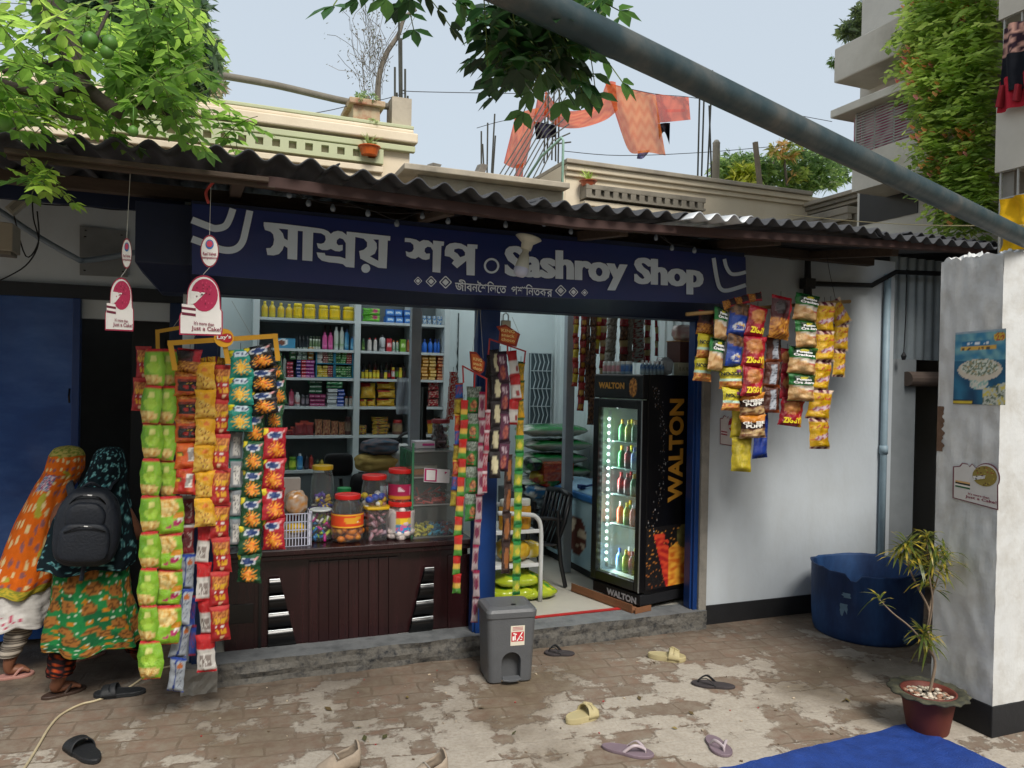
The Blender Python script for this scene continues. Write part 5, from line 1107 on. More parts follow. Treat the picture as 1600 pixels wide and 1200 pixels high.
mb = MB(); fbox(mb, -.004, .0, .05, FWD-.05, .18, FH-.225); mb.build('door_glass', gl, dd)
mb = MB(); fbox(mb, -.026, -.02, .0, .006, .12, FH-.165); mb.build('silver_edge', chrome, dd)
linm = mat('fridge_liner', '#d8e4e0', .5, var=.03)
mb = MB(); fbox(mb, .03, FD-.02, .021, .027, .17, FH-.14); fbox(mb, .03, FD-.02, FWD-.027, FWD-.021, .17, FH-.14); fbox(mb, FD-.03, FD-.021, .027, FWD-.027, .17, FH-.14); fbox(mb, .03, FD-.03, .027, FWD-.027, .17, .176); mb.build('liner', linm, fr_)
led = mat('white_led', '#e6fff6', emit=4, var=0)
mb = MB(); n = 21
for i in range(n): mb.lathe([(0.001, 0), (.009, .004), (.009, .016), (.001, .02)], fp(.045, FWD-.085, .24+i*.048), 8)
tag(mb.build('led_strip', led, fr_))
mb = MB(); fbox(mb, .05, .056, FWD-.105, FWD-.07, .2, FH-.25); mb.build('led_rail', linm, fr_)
# light thrown by the fridge's own lamp strip
al = bpy.data.lights.new('fridge_lamp', 'AREA'); al.shape = 'RECTANGLE'; al.size = .03; al.size_y = 1.0; al.energy = 3.5; al.color = (.85, 1, .95); alo = bpy.data.objects.new('fridge_lamp', al); COL.objects.link(alo)
alo.location = fp(.07, FWD-.1, .72); M3 = Matrix((Z.cross(Vector((0, 0, 1))) if False else (-ey_).cross(Z).normalized(), Z, ey_)).transposed(); 
dirn = (ex_*.6-ey_*1.0).normalized(); alo.rotation_euler = (-dirn).to_track_quat('Z', 'Y').to_euler()
RR = random.Random(9)
FSZ = [.30, .50, .70, .88, 1.06]
for i, z in enumerate(FSZ):
    if i == 0: z = .18
    mb = MB()
    if i: fbox(mb, .06, FD-.04, .03, FWD-.03, z-.006, z); mb.build('wire_shelf', mat('steel_shelf', '#9fb8b4', .3, metal=.3), fr_)
    for k in range(5):
        b = FWD-.14-.062*k
        for j in range(2):
            nm, a = RR.choice([('green soda', ('#1f6a3a', '#c9a51c', '#2f8a4a')), ('cola', ('#2a1414', '#a31c1c', '#b02a2a')), ('lemon soda', ('#7a9a4a', '#d8c81c', '#c8d84a')), ('water', ('#8fb0b8', '#2a5ab8', '#3a7ad8')), ('orange drink', ('#b8602a', '#c8c8c8', '#c84a1c'))][0 if i == 3 else 0:][:5] if i != 4 else [('lemon soda', ('#7a9a4a', '#d8c81c', '#c8d84a')), ('green soda', ('#1f6a3a', '#c9a51c', '#2f8a4a'))])
            me = pbottle('fb'+nm, .055, .15, *a, 'bottle'); p = fp(.12+.09*j, b, z)
            place(me, 'drink_bottle', p.x, p.y, p.z+.0005, '%s bottle in the fridge, %s shelf from below, %s row, %s from door edge' % (nm, ORD[i], ('front', 'rear')[j], ORD[k]), 'bottle', 'drink bottles inside the lit fridge')
# things on top of the fridge
for k in range(6):
    p = fp(.05, .43-.045*k, FH); mb = MB(); me = pbottle('cupstk' if k < 4 else 'cupst2', .05, .085, '#b9c0c0' if k < 4 else '#7f9ab0', '#c9cfd0', '#b8868f' if k < 4 else '#3a6aa8', 'jar'); place(me, 'plastic_tub', p.x, p.y, p.z+.001, 'clear tub with faint print on the fridge front edge, %s from the shop side' % ORD[k], 'tub', 'clear tubs on top of the fridge')
for k in range(6):
    p = fp(.03+.035*k, .06, FH); me = pbottle('bt6', .036, .09, '#8fa6ae', '#c9d0d4', '#2f5f95', 'bottle'); place(me, 'water_bottle', p.x, p.y, p.z+.001, 'tiny clear bottle with blue label on the fridge top, %s from the left' % ORD[k], 'bottle', 'small bottles on top of the fridge')
bag('clear_bag', fp(.29, .12, FH+.06), .055, .05, .06, lambda u, v: hx('#8b9496'), 'rounded clear plastic bag on the fridge top, left of the small cartons', 'plastic bag', m=mat('milky_film', '#a8b0b2', .2, alpha=.8), seed=4)
bag('brown_bag', fp(.22, .1, FH+.045), .028, .03, .045, lambda u, v: hx('#5d4a48'), 'small brownish packet between the bottles and the clear bag on the fridge', 'packet', seed=6)
for k in range(5):
    p = fp(.36+.034*k, .06, FH); me = pbox('ctn', .03, .085, .05, lambda u, v: hx('#a8a890') if not scrib(u, v, .2, .8, .3, .7, 8) else hx('#6a6a58')); place(me, 'small_carton', p.x, p.y, p.z+.001, 'narrow cream carton on the fridge top, %s from the left' % ORD[k], 'carton', 'small cartons on top of the fridge')
mb = MB(); mb.obox(fp(.44, .1, FH+.088+.07), ex_*.085, ey_*.06, Z*.07, col=hx('#4a2a24')); mb.obox(fp(.44, .1, FH+.088+.142), ex_*.09, ey_*.065, Z*.003, col=hx('#b08a5a')); one('brown_carton', mb, ink, 'brown carton on top of the small cartons over the fridge', 'box', bevel=.003)
bag('bun_pack', fp(.45, .1, FH+.29), .085, .05, .055, lambda u, v: chips(u*3, v, hx('#c9a0a0'), hx('#d8d0c8'), 3, 5), 'pack of pink wrapped rolls on the brown carton above the fridge', 'packet', seed=8)
mb = MB(); mb.obox(fp(-.03, .3, .01), ex_*.05, ey_*.3, Z*.008); mb.obox(fp(-.075, .3, .03), ex_*.003, ey_*.3, Z*.025); mb.obox(fp(.0, -.02, .02), ex_*.07, ey_*.003, Z*.018); one('flattened_carton', mb, mat('brown_cardboard', '#7a5136', .85, var=.15), 'brown cardboard tray the fridge stands on', 'cardboard')
# ================================================================== CHEST FREEZER
cf = thing('chest_freezer', 'long pale blue chest freezer with a blue rimmed sliding glass lid', 'freezer', (2.9, 1.2, FZ))
fx0, fx1, fy0, fy1 = 2.64, 3.16, .76, 1.75; fzt = at(900, 765, 1.25).z
def fz_fn(u, v):
    if ell(u, v, .62, .45, .17, .3): return (hx('#c8b8a0') if nz(u*10, v*7) > .1 else hx('#5a2a20'))
    if ell(u, v, .45, .4, .1, .22): return hx('#8a4a38') if nz(u*8, v*8) > 0 else hx('#d8ccc0')
    return lerp(hx('#7fa6b8'), hx('#a8c4cc'), max(0, min(1, .5+nz(u*4, v*3))))
mb = MB(); mb.box(fx0, fx1, fy0, fy1, FZ+.05, fzt-.05); mb.build('cabinet', mat('pale_blue_enamel', '#8fb0bd', .4, var=.08), cf, bevel=.01)
mb = MB(); mb.grid(lambda u, v: Vector((fx0-.002, fy1-(fy1-fy0)*u, FZ+.06+(fzt-.12-FZ)*v)), 40, 24, cf=fz_fn); mb.build('ice_cream_print', ink, cf, fix=False)
mb = MB()
def ringp(o_): return [(fx0-o_, fy0-o_), (fx1+o_, fy0-o_), (fx1+o_, fy1+o_), (fx0-o_, fy1+o_)]
mb.box(fx0-.02, fx1, fy0-.02, fy1, fzt-.05, fzt); rim = mb.build('rim', mat('bright_blue_plastic', '#2a6aa8', .35, var=.08), cf, bevel=.012)
mb = MB(); mb.grid(lambda u, v: Vector((fx0+.01+.48*u, fy0+.02+.94*v, fzt+.003+.035*math.sin(PI*u))), 10, 4); mb.build('glass_lid', mat('freezer_glass', '#8fb4cc', .1, var=.05), cf, smooth=True, fix=False)
mb = MB(); mb.tube([(fx0+.02, fy0+.4, fzt+.03), (fx0+.25, fy0+.42, fzt+.055), (fx0+.48, fy0+.4, fzt+.04)], .01, 6); mb.box(fx0+.03, fx0+.07, fy0+.38, fy0+.44, fzt+.02, fzt+.05); mb.build('lid_handle', mat('navy_plastic', '#1a3a70', .5), cf)
mb = MB(); mb.box(fx0+.01, fx1, fy0+.01, fy1, FZ+.0, FZ+.05); mb.build('plinth', blk2, cf)
mb = MB()
for k in range(7): mb.box(fx0-.004, fx0, fy0+.04, fy0+.14, FZ+.07+k*.016, FZ+.075+k*.016)
mb.build('vent', mat('grey_vent', '#6d7f86', .6), cf)
# ================================================================== RICE SACKS, PACKS
def sack(name, c, L_, Wd, Hh, fn, label, seed=0, rz=0, group='green rice sacks in a stack', m=None, cat='sack'):
    mb = MB(); c = Vector(c); ca_, sa = math.cos(rz), math.sin(rz)
    def f(u, v):
        a = 2*PI*v; x = (u-.5)*L_; e = min(u, 1-u)*2; k = min(1, e*2.2)**.5
        y = Wd/2*math.copysign(abs(math.cos(a))**.8, math.cos(a))*(.55+.45*k) if True else 0; z = Hh/2*math.copysign(abs(math.sin(a))**.8, math.sin(a))*k*(1+.15*nz(u*4, a, seed))+.008*nz(u*12, a*3, seed)
        x += .02*nz(y*9, seed); return c+Vector((x*ca_-y*sa, x*sa+y*ca_, z))
    mb.grid(f, 20, 20, cf=fn); return tag(mb.build(name, m or film, smooth=True, fix=False), label, cat, group)
def greens(u, v): return hx('#1f7a3a') if (.02 < v < .48) and nz(u*5, v*4) < .35 else (hx('#cfd2ca') if .1 < v < .45 else hx('#9a9a90'))
s0 = at(868, 700, 2.0); zs = [at(868, v, 2.0).z for v in (724, 712, 700, 688, 672)]
for k, v in enumerate((752, 735, 715, 694, 672)):
    z = at(868, v, 2.05).z; lab = ['lowest green and white rice sack behind the freezer', 'second green rice sack from the bottom of the stack', 'middle green rice sack in the stack of five', 'second green rice sack from the top', 'topmost shiny green rice sack under the barred window'][k]
    sack('rice_sack', (s0.x+(.02 if k % 2 else -.02), 2.05, z), .62, .4, .11, greens, lab, k)
mb = MB(); p0, p1 = at(815, 760, 1.75), at(925, 760, 1.75); mb.box(p0.x, p1.x-.05, 1.8, 2.3, FZ, at(868, 762, 2.05).z-.0); one('sack_pallet', mb, mat('shadowed_crate', '#4a4e50', .8), 'grey crate under the rice sacks behind the freezer', 'crate')
for k, (u, v, w_, c1, c2, lb) in enumerate(((843, 745, .12, '#b8a02a', '#8a3a2a', 'yellow and red bulging packet'), (838, 768, .14, '#2a6a9a', '#c8ccc8', 'blue and white crinkled pack'), (858, 752, .14, '#3a8a4a', '#b8362a', 'green and red bulging pack'), (850, 785, .14, '#8a9aa0', '#4a5a60', 'silver grey pack'), (866, 772, .12, '#6a8a3a', '#c8c8c0', 'olive and white pack'), (858, 800, .13, '#9aa4a8', '#2a4a7a', 'pale pack with a dark print'), (832, 725, .11, '#1f2a2a', '#2f6a3a', 'dark green pack'), (841, 812, .12, '#3a4a5a', '#8a9aa0', 'dark blue grey pack'), (866, 792, .12, '#555c5e', '#a8a8a0', 'dim grey pack'))):
    c = at(u, v, 1.62); bag('bulk_pack', c, w_*.6, .1, .055, lambda a, b, c1=c1, c2=c2: hx(c1) if nz(a*6, b*4, 2) > -.05 else hx(c2), lb+' in the heap below the rice sacks', 'packet', 'bulk packs piled below the rice sacks', seed=k)
mb = MB(); p0, p1 = at(815, 820, 1.75), at(872, 820, 1.75); mb.box(p0.x-.05, p1.x, 1.7, 2.1, FZ, at(850, 815, 1.62).z-.03); one('heap_pallet', mb, MATS['shadowed_crate'], 'dark crate beneath the heap of bulk packs', 'crate')
mb = MB(); c = at(868, 740, 1.5); mb.grid(lambda u, v: c+Vector((-.1+.26*u, -.01*nz(u*6, v*5), -.06+.14*v)), 14, 8, cf=lambda u, v: hx('#b85a3a') if nz(u*9, v*9) > -.1 else hx('#a33a2a')); mb.box(c.x-.1, c.x+.16, c.y+.004, c.y+.16, c.z-.06, c.z+.08, col=hx('#a34a30')); one('orange_pack', mb, film, 'brick shaped orange wrapped pack beside the inner post', 'packet', fix=False)
# ================================================================== BLACK PLASTIC CHAIR by the freezer
chm = plastic('#15161a'); ch = thing('plastic_chair', 'black plastic armchair seen from the side in front of the freezer', 'chair', at(862, 905, .75)); Yq = .75
def at2(u, v, dy=0): return at(u, v, Yq+dy)
zz = FZ
for dy in (-.0, .42):
    mb = MB(); q = [at2(872, 798), at2(872, 830), at2(876, 880), at2(883, 936)]; mb.tube([Vector((p.x, p.y+dy, max(p.z, FZ+.005))) for p in q], [(.016, .016)]*4, 8); mb.build('leg', chm, ch)
    mb = MB(); q = [at2(826, 812), at2(824, 850), at2(822, 925)]; mb.tube([Vector((p.x, p.y+dy, max(p.z, FZ+.005))) for p in q], .016, 8); mb.build('leg', chm, ch)
    mb = MB(); q = [at2(823, 800), at2(824, 813), at2(845, 812), at2(876, 812)]; q = catmull([at2(826, 830), at2(828, 812), at2(850, 810), at2(878, 812)]); mb.tube([p+Vector((0, dy, 0)) for p in q], (.014), 8); mb.build('armrest', chm, ch)
a0, a1 = at2(828, 852), at2(874, 852)
mb = MB(); mb.grid(lambda u, v: Vector((a0.x+(a1.x-a0.x)*u, Yq+.42*v, a0.z-.02*math.sin(PI*v)-.01)), 8, 8); mb.build('seat', chm, ch, solid=.012, smooth=True)
b0, b1 = at2(868, 858), at2(893, 777)
mb = MB()
for k in range(7):
    y = Yq+.02+.38*k/6; q = [b0, b0.lerp(b1, .5)+Vector((.015, 0, 0)), b1]; mb.tube([Vector((p.x, y, p.z)) for p in q], (.02 if k in (0, 6) else .012), 6)
mb.tube([Vector((b1.x, Yq+.02, b1.z)), Vector((b1.x+.02, Yq+.2, b1.z+.02)), Vector((b1.x, Yq+.4, b1.z))], .022, 8); mb.build('backrest', chm, ch, smooth=True)
# ================================================================== WHITE RACK by the post
rk = thing('white_rack', 'white tubular steel rack of three tiers beside the centre post', 'rack', at(815, 930, .55)); Yv = .5; rkm = mat('white_enamel_tube', '#c9cccc', .35)
for dy in (0, .4):
    mb = MB(); q = catmull([at(778, 802, Yv), at(822, 804, Yv), at(838, 808, Yv), at(845, 826, Yv), at(845, 880, Yv)], 5); q = [p+Vector((0, dy, 0)) for p in q]; q.append(Vector((q[-1].x, Yv+dy, FZ))); mb.tube(q, .015, 10); mb.build('side_tube', rkm, rk, smooth=True)
xr0, xr1 = at(778, 830, Yv).x-.05, at(845, 830, Yv).x
zr1, zr2 = at(815, 831, Yv).z, at(815, 884, Yv).z
for z in (zr1, zr2): mb = MB(); mb.box(xr0, xr1-.012, Yv-.008, Yv+.008, z-.012, z+.012); mb.box(xr0, xr1-.012, Yv+.02, Yv+.4, z-.01, z); mb.build('shelf', rkm, rk, bevel=.003)
yl1 = lambda u, v: hx('#c9ad2a') if nz(u*8, v*6) > -.2 else hx('#d8d0b0')
me = pbottle('oilbig', .10, .2, '#b8861c', '#c8c8c0', '#c98f1f', 'jar')
for i, u in enumerate((790, 804, 818)):
    p = at(u, 830, Yv+.1); place(me, 'oil_can', p.x, p.y, zr1+.001, 'amber oil container on the upper tier of the white rack, %s from left' % ORD[i], 'oil container', 'amber oil containers on the white rack')
bag('lentil_bag', (at(800, 868, Yv+.15).x, Yv+.15, zr2+.075), .11, .1, .07, lambda u, v: (hx('#2a8a4a') if ell(u, v, .62, .5, .06, .1) else chips(u*3, v*3, hx('#c99a1c'), hx('#d8b43a'), 1, 9)), 'clear bag of yellow lentils on the middle tier of the white rack', 'bag of lentils', seed=2)
bag('lentil_bag', (at(830, 870, Yv+.15).x, Yv+.2, zr2+.06), .08, .09, .055, yl1, 'smaller bag of lentils at the right of the middle rack tier', 'bag of lentils', seed=5)
yg = lambda u, v: hx('#a8b82a') if nz(u*3, v*5) > -.2 else (hx('#d8d83a') if nz(u*7, v*9) > 0 else hx('#4a9a3a'))
for i, (u, dz, lb) in enumerate(((800, .05, 'lime yellow sack at the foot of the rack, the left one'), (832, .04, 'lime yellow sack at the foot of the rack, the right one'), (808, .13, 'upper lime yellow sack at the foot of the white rack'))):
    sack('lime_sack', (at(u, 915, Yv+.1).x, Yv+.15, FZ+dz), .34, .3, .09, yg, lb, i, group='lime yellow sacks under the white rack')
mb = MB(); P0 = at(815, 700, 1.1)
# ================================================================== OFFICE CHAIR AND CLOTH HEAP behind the counter
oc = thing('office_chair', 'black padded office chair behind the counter', 'chair', (at(530, 760, 1.3).x, 1.3, FZ)); fm = mat('black_fabric', '#101114', .9, var=.2)
def pad(name, c, rx, ry, rz_, parent): 
    mb = MB(); c = Vector(c)
    def f(u, v):
        a = 2*PI*u; b = PI*(v-.5); s = lambda t, e: math.copysign(abs(t)**e, t)
        return c+Vector((rx*s(math.cos(b), .35)*s(math.cos(a), .35), ry*s(math.sin(b), .9) if False else ry*s(math.cos(b), .5)*s(math.sin(a), .5), rz_*s(math.sin(b), .5)))
    mb.grid(f, 28, 16); return mb.build(name, fm, parent, smooth=True, fix=False)
p = at(529, 726, 1.35); w_ = 22/FPX*depth(p); pad('backrest', p, w_, .04, w_*.8, oc)
q = at(545, 790, 1.15); pad('seat', (p.x+.05, 1.1, q.z+.02), .24, .24, .05, oc)
p2 = at(570, 775, 1.3); pad('side_bolster', p2, .1, .1, .16, oc)
mb = MB(); mb.bar((p.x+.02, 1.38, p.z-.1), (p.x+.04, 1.38, q.z), .05, .02); mb.tube([(p.x+.05, 1.1, FZ+.06), (p.x+.05, 1.1, q.z)], .03, 8)
for k in range(5): a = 2*PI*k/5; mb.bar((p.x+.05, 1.1, FZ+.08), (p.x+.05+.25*math.cos(a), 1.1+.25*math.sin(a), FZ+.04), .03)
mb.build('stand', blk2, oc)
mb = MB(); c0 = at(600, 780, 1.7); mb.box(c0.x-.22, c0.x+.26, 1.6, 2.2, FZ, c0.z+.03); one('storage_bin', mb, mat('pale_bin', '#a9adb0', .6), 'pale bin under the heap of cloth bags behind the counter', 'bin')
for k, (u, v, rx, rz_, c1, c2, lb) in enumerate(((590, 722, .17, .07, '#b39a5c', '#8a7440', 'heap of mustard cloth bags behind the jars'), (610, 742, .2, .07, '#a8a8a4', '#8a8c8c', 'white crumpled sack under the mustard cloth'), (595, 698, .14, .06, '#2f4a5a', '#6a5a5a', 'dark blue bundle on the cloth heap'), (628, 712, .12, .09, '#9ea2a2', '#c0c0bc', 'white and grey folded bags at the right of the heap'))):
    bag('cloth_heap', at(u, v, 1.65), rx, .16, rz_, lambda a, b, c1=c1, c2=c2: chips(a*3, b*3, hx(c1), hx(c2), 2, 5), lb, 'cloth bags', seed=k+3, m=cloth, n=20)
mb = MB(); q = at(636, 700, 1.9); mb.tube([q+Vector((.09*math.cos(a), 0, .12*math.sin(a))) for a in [PI*k/14 for k in range(2, 14)]], .012, 8); one('black_hoop', mb, blk2, 'black curved chair arm rising beside the inner post', 'chair arm', smooth=True)
# ================================================================== PEDAL BIN
pb = thing('pedal_bin', 'grey plastic pedal bin with a red and white sticker before the centre post', 'bin', (1.5, -.35, 0)); bnm = mat('grey_plastic', '#56585b', .42, var=.08, scale=10, bump=.1, bscale=120)
bl0 = atz(797, 1062); Xc = Vector((1.5, -.33, 0)); rzb = math.radians(-6)
def bl_pt(x, y, z): return Vector((Xc.x+x*math.cos(rzb)-y*math.sin(rzb), Xc.y+x*math.sin(rzb)+y*math.cos(rzb), z))
def rr_ring(w2, d2, z, r=.03, n=5):
    out = []
    for (sx, sy, a0) in ((1, 1, 0), (-1, 1, PI/2), (-1, -1, PI), (1, -1, 1.5*PI)):
        for k in range(n+1): a = a0+PI/2*k/n; out.append(bl_pt(sx*(w2-r)+r*math.cos(a), sy*(d2-r)+r*math.sin(a), z))
    return out
def ringloft(mb, rings, caps=(1, 1), col=None):
    n = len(rings[0]); vs = [p for r in rings for p in r]; fs = [(i*n+j, i*n+(j+1) % n, (i+1)*n+(j+1) % n, (i+1)*n+j) for i in range(len(rings)-1) for j in range(n)]
    if caps[0]: fs.append(tuple(range(n))[::-1])
    if caps[1]: fs.append(tuple(range((len(rings)-1)*n, len(rings)*n)))
    return mb.add(vs, fs, 0, col)
mb = MB(); HB = .345
ringloft(mb, [rr_ring(.108, .098, .0), rr_ring(.118, .108, .01), rr_ring(.131, .118, HB)]); bd = mb.build('body', bnm, pb, smooth=False)
cut = MB(); n = 16; arch = [(-.052, .0-.02)]+[(-.052+0*.0, .02)]+[(.052*-math.cos(PI*k/n), .115+.05*math.sin(PI*k/n)) for k in range(n+1)]+[(.052, -.02)]
A = [bl_pt(x, -.2, z) for x, z in arch]; cut.poly([A], (bl_pt(0, .145, 0)-bl_pt(0, 0, 0))); co = cut.build('cutter', bnm)
bo = bd.modifiers.new('arch', 'BOOLEAN'); bo.operation = 'DIFFERENCE'; bo.object = co; bo.solver = 'EXACT'
bpy.context.view_layer.update(); me = bpy.data.meshes.new_from_object(bd.evaluated_get(bpy.context.evaluated_depsgraph_get())); bd.modifiers.clear(); bd.data = me; bpy.data.objects.remove(co)
b_ = bd.modifiers.new('bevel', 'BEVEL'); b_.width = .003; b_.segments = 2; b_.limit_method = 'ANGLE'
mb = MB(); ringloft(mb, [rr_ring(.136, .123, HB), rr_ring(.138, .125, HB+.03), rr_ring(.13, .117, HB+.045), rr_ring(.10, .09, HB+.055)]); mb.build('lid', bnm, pb, smooth=False, bevel=.003)
mb = MB(); mb.lathe([(.016, 0), (.014, .003)], bl_pt(.02, -.06, HB+.052), 14); mb.build('lid_button', plastic('#a8aaab'), pb)
mb = MB(); P = [bl_pt(x, y, z) for x, y, z in ((-.045, -.1, .03), (.045, -.1, .03), (.05, -.135, .025), (.02, -.145, .022), (-.02, -.145, .022), (-.05, -.135, .025))]; mb.poly([P], (0, 0, .008)); mb.build('pedal', bnm, pb, bevel=.002)
mb = MB(); yb = lambda z: -(.108+(.118-.108)*z/HB)-.002
sp = lambda x, z, o=0: bl_pt(x, yb(z)-o, z)
mb.poly([[sp(-.008, .20), sp(.068, .20), sp(.068, .305), sp(-.008, .305)]], None, col=hx('#d8d2c0')); mb.poly([[sp(-.004, .222, .001), sp(.064, .222, .001), sp(.064, .272, .001), sp(-.004, .272, .001)]], None, col=hx('#c0303a'))
for q in ([(.002, .228), (.012, .228), (.012, .25), (.002, .25)], [(.014, .23), (.02, .228), (.018, .258), (.013, .256)], [(.024, .224), (.03, .224), (.058, .27), (.052, .27)], [(.004, .262), (.024, .256), (.026, .262), (.008, .268)]): mb.poly([[sp(x, z, .002) for x, z in q]], None, col=W_)
for k in range(3): a0 = 2*PI*k/3; mb.poly([[sp(.046+.011*math.cos(a0+t)*r_, .238+.011*math.sin(a0+t)*r_, .002) for t, r_ in ((0, 1), (.8, 1), (1.5, 1), (1.5, .55), (.8, .55), (0, .55))]], None, col=W_)
for k in range(3): mb.poly([[sp(.002, .281+k*.007, .001), sp(.058, .281+k*.007, .001), sp(.058, .284+k*.007, .001), sp(.002, .284+k*.007, .001)]], None, col=hx('#b8606a'))
mb.build('sticker', ink, pb)
# ================================================================== PILLAR RIGHT
PX, PY0, PY1, PZ = 3.34, -1.72, -1.40, 2.215
pl = thing('corner_pillar', 'dusty white plastered pillar with a broken top and black base at the right edge', 'pillar', (PX+.2, -1.55, 0))
mb = MB()
def pz(x, y): return PZ+.03*nz(x*14, y*14)+.02*nz(x*40, y*40)
n = 24
mb.grid(lambda u, v: Vector((PX+.006*nz(u*6, v*20, 2)*(1 if 0 < u < 1 else .5), PY1+(PY0-PY1)*u, .145+(pz(PX, PY1+(PY0-PY1)*u)-.145)*v)), n, 80)
mb.grid(lambda u, v: Vector((PX+.42*u, PY0+.004*nz(u*6, v*20, 5), .145+(pz(PX+.42*u, PY0)-.145)*v)), n, 80)
mb.grid(lambda u, v: Vector((PX+.42*u, PY0+(PY1-PY0)*v, pz(PX+.42*u, PY0+(PY1-PY0)*v)+(.03*nz(u*20, v*20) if 0 < u < 1 and 0 < v < 1 else 0))), n, n)
mb.grid(lambda u, v: Vector((PX+.42*u, PY1, .145+(pz(PX+.42*u, PY1)-.145)*v)), 6, 6)
mb.build('shaft', pill_w, pl, fix=False)
mb = MB(); mb.box(PX-.004, PX+.43, PY0-.004, PY1+.004, 0, .145); mb.build('base', black_p, pl, bevel=.004)
mb = MB(); mb.grid(lambda u, v: Vector((PX-.003+.05*v+.02*nz(u*9, v*3), PY1+.01-.04*v*(1+nz(u*7, 2)), PZ-.0-.9*u)) if False else Vector((PX-.004, PY1-.001-(.035+.03*nz(u*11, 2))*v, 1.28+.22*u)), 24, 4); mb.build('bare_brick_patch', mat('bare_brick', '#6a5242', .9, var=.3, scale=30), pl, fix=False)
mb = MB(); mb.box(PX+.42, 6.5, PY0+.02, PY1, .12, 1.95); mb.build('side_wall', pill_w, pl)
def on_pillar(u, v, o=.004): p = atx(u, v, PX-o); return p
# poster 1
def poster(name, px, fn, label, nu=40, nv=56, o=.005, wr=.004):
    (tl, tr, br, bl) = [Vector((a, b, 0)) for a, b in px]
    mb = MB(); mb.grid(lambda u, v: (lambda q: on_pillar(q.x, q.y, o+wr*abs(nz(u*4, v*5, 3))+(.02*max(0, u-.8)*max(0, v-.85)*8)))(bl.lerp(br, u).lerp(tl.lerp(tr, u), v)), nu, nv, cf=fn)
    return one(name, mb, ink, label, 'poster', fix=False, smooth=True)
def p1(u, v):
    if v > .965: return hx('#8fa0ac')
    if .14 < u < .7 and .80 < v < .86: return hx('#d8dde0') if scrib(u, v, .18, .66, .81, .85, 26) else hx('#2a6f9a')
    if .1 < u < .82 and .735 < v < .795: return hx('#c9a04a') if not scrib(u, v, .14, .78, .745, .785, 22) else hx('#5a4a38')
    if ell(u, v, .88, .9, .12, .06): return hx('#c9a83a') if nz(u*30, v*40) < .1 else hx('#a83a3a')
    if ell(u, v, .5, .47, .43, .15): 
        if ell(u, v, .5, .5, .36, .11): return hx('#6a7a68') if nz(u*26, v*30) > .05 else (hx('#c8ccc0') if nz(u*20, v*30, 5) > -.1 else hx('#a89a78'))
        return hx('#c9bfae')
    if ell(u, v, .48, .3, .18, .1): return hx('#8fb0a8') if nz(u*20, v*20) > 0 else hx('#c9c8bc')
    if u > .55 and v < .3-.2*(1-u): return hx('#b8bcb0') if nz(u*22, v*28, 3) > -.05 else (hx('#5a6a5a') if nz(u*9, v*9) > 0 else hx('#c9b85a'))
    if v < .06 and u < .4: return hx('#c9b03a') if u < .36 and .01 < v < .045 else hx('#1a2a3a')
    if v > .6: return lerp(hx('#3a7a9a'), hx('#6fa0a8'), max(0, min(1, .5+nz(u*8, v*10)*1.3)))
    return lerp(hx('#17405f'), hx('#2a6a8a'), max(0, min(1, .5+nz(u*4, v*5))))
poster('food_poster', ((1493, 520), (1572, 513), (1571, 633), (1489, 631)), p1, 'blue food poster with a bowl of rice pasted high on the white pillar')
def cakeshape(n=14):
    P = [(0, 0), (1, -.08), (1.0, .5)] + [(.74+.3*math.cos(a), .66+.34*math.sin(a)) for a in [(-.3+k*(PI*.95)/n) for k in range(n)]] + [(.42, .98), (.36, .9), (.32, .97), (.2, .99), (.14, .9), (0, .88)]
    return P
def archshape(n=16): return [(0, 0), (.98, -.02), (1, .05), (1, .38), (.96, .42)] + [(.56+.38*math.cos(a), .64+.34*math.sin(a)) for a in [PI*k/n for k in range(n+1)]] + [(.17, .5), (.12, .4), (.03, .36), (0, .3)]
def sticker(name, mapf, label, bg, edge, cake, slice_, parent=None, cat='sign', text=True, arch=False):
    mb = MB(); P = archshape() if arch else cakeshape(); cx, cy = .5, .45
    mb.poly([[mapf(x, y, 0) for x, y in P]], None, col=hx(edge)); mb.poly([[mapf(cx+(x-cx)*.94, cy+(y-cy)*.945, 1) for x, y in P]], None, col=hx(bg))
    R = random.Random(4)
    kx, ky, ka, kb = (.58, .65, .31, .27) if arch else (.70, .68, .27, .25)
    C = [(kx+ka*math.cos(2*PI*k/22), ky+kb*math.sin(2*PI*k/22)) for k in range(22)]; mb.poly([[mapf(x, y, 2) for x, y in C]], None, col=hx(cake[0]))
    for k in range(30):
        a = 2*PI*R.random(); r = .22*math.sqrt(R.random()); x, y = kx+r*math.cos(a), ky+r*math.sin(a); s = .02; mb.poly([[mapf(x-s, y, 3), mapf(x, y-s, 3), mapf(x+s, y, 3), mapf(x, y+s, 3)]], None, col=hx(R.choice(cake[1:])))
    mb.poly([[mapf(x, y, 3) for x, y in (((.27, .72), (.6, .69), (.45, .58), (.36, .52), (.27, .5)) if arch else ((.44, .66), (.72, .7), (.7, .62), (.46, .56)))]], None, col=hx(bg))
    for k, c in enumerate(slice_): y0 = .3+.045*k; mb.poly([[mapf(x, y, 2) for x, y in ((.06, y0+.03), (.38, y0), (.38, y0+.045), (.06, y0+.075))]], None, col=hx(c))
    def T(s, x0, x1, y0, y1, c): put_text(mb, s, mapf(x0, y0, 4), mapf(x1, y0-.03, 4), mapf(x1, y1-.03, 4), mapf(x0, y1, 4), bold=.02, col=hx(c))
    if text: T("It's more than", .34, .8, .17, .225, '#7a1f3a'); T('Just a Cake!', .28, .96, .06, .15, '#7a1f3a')
    return mb
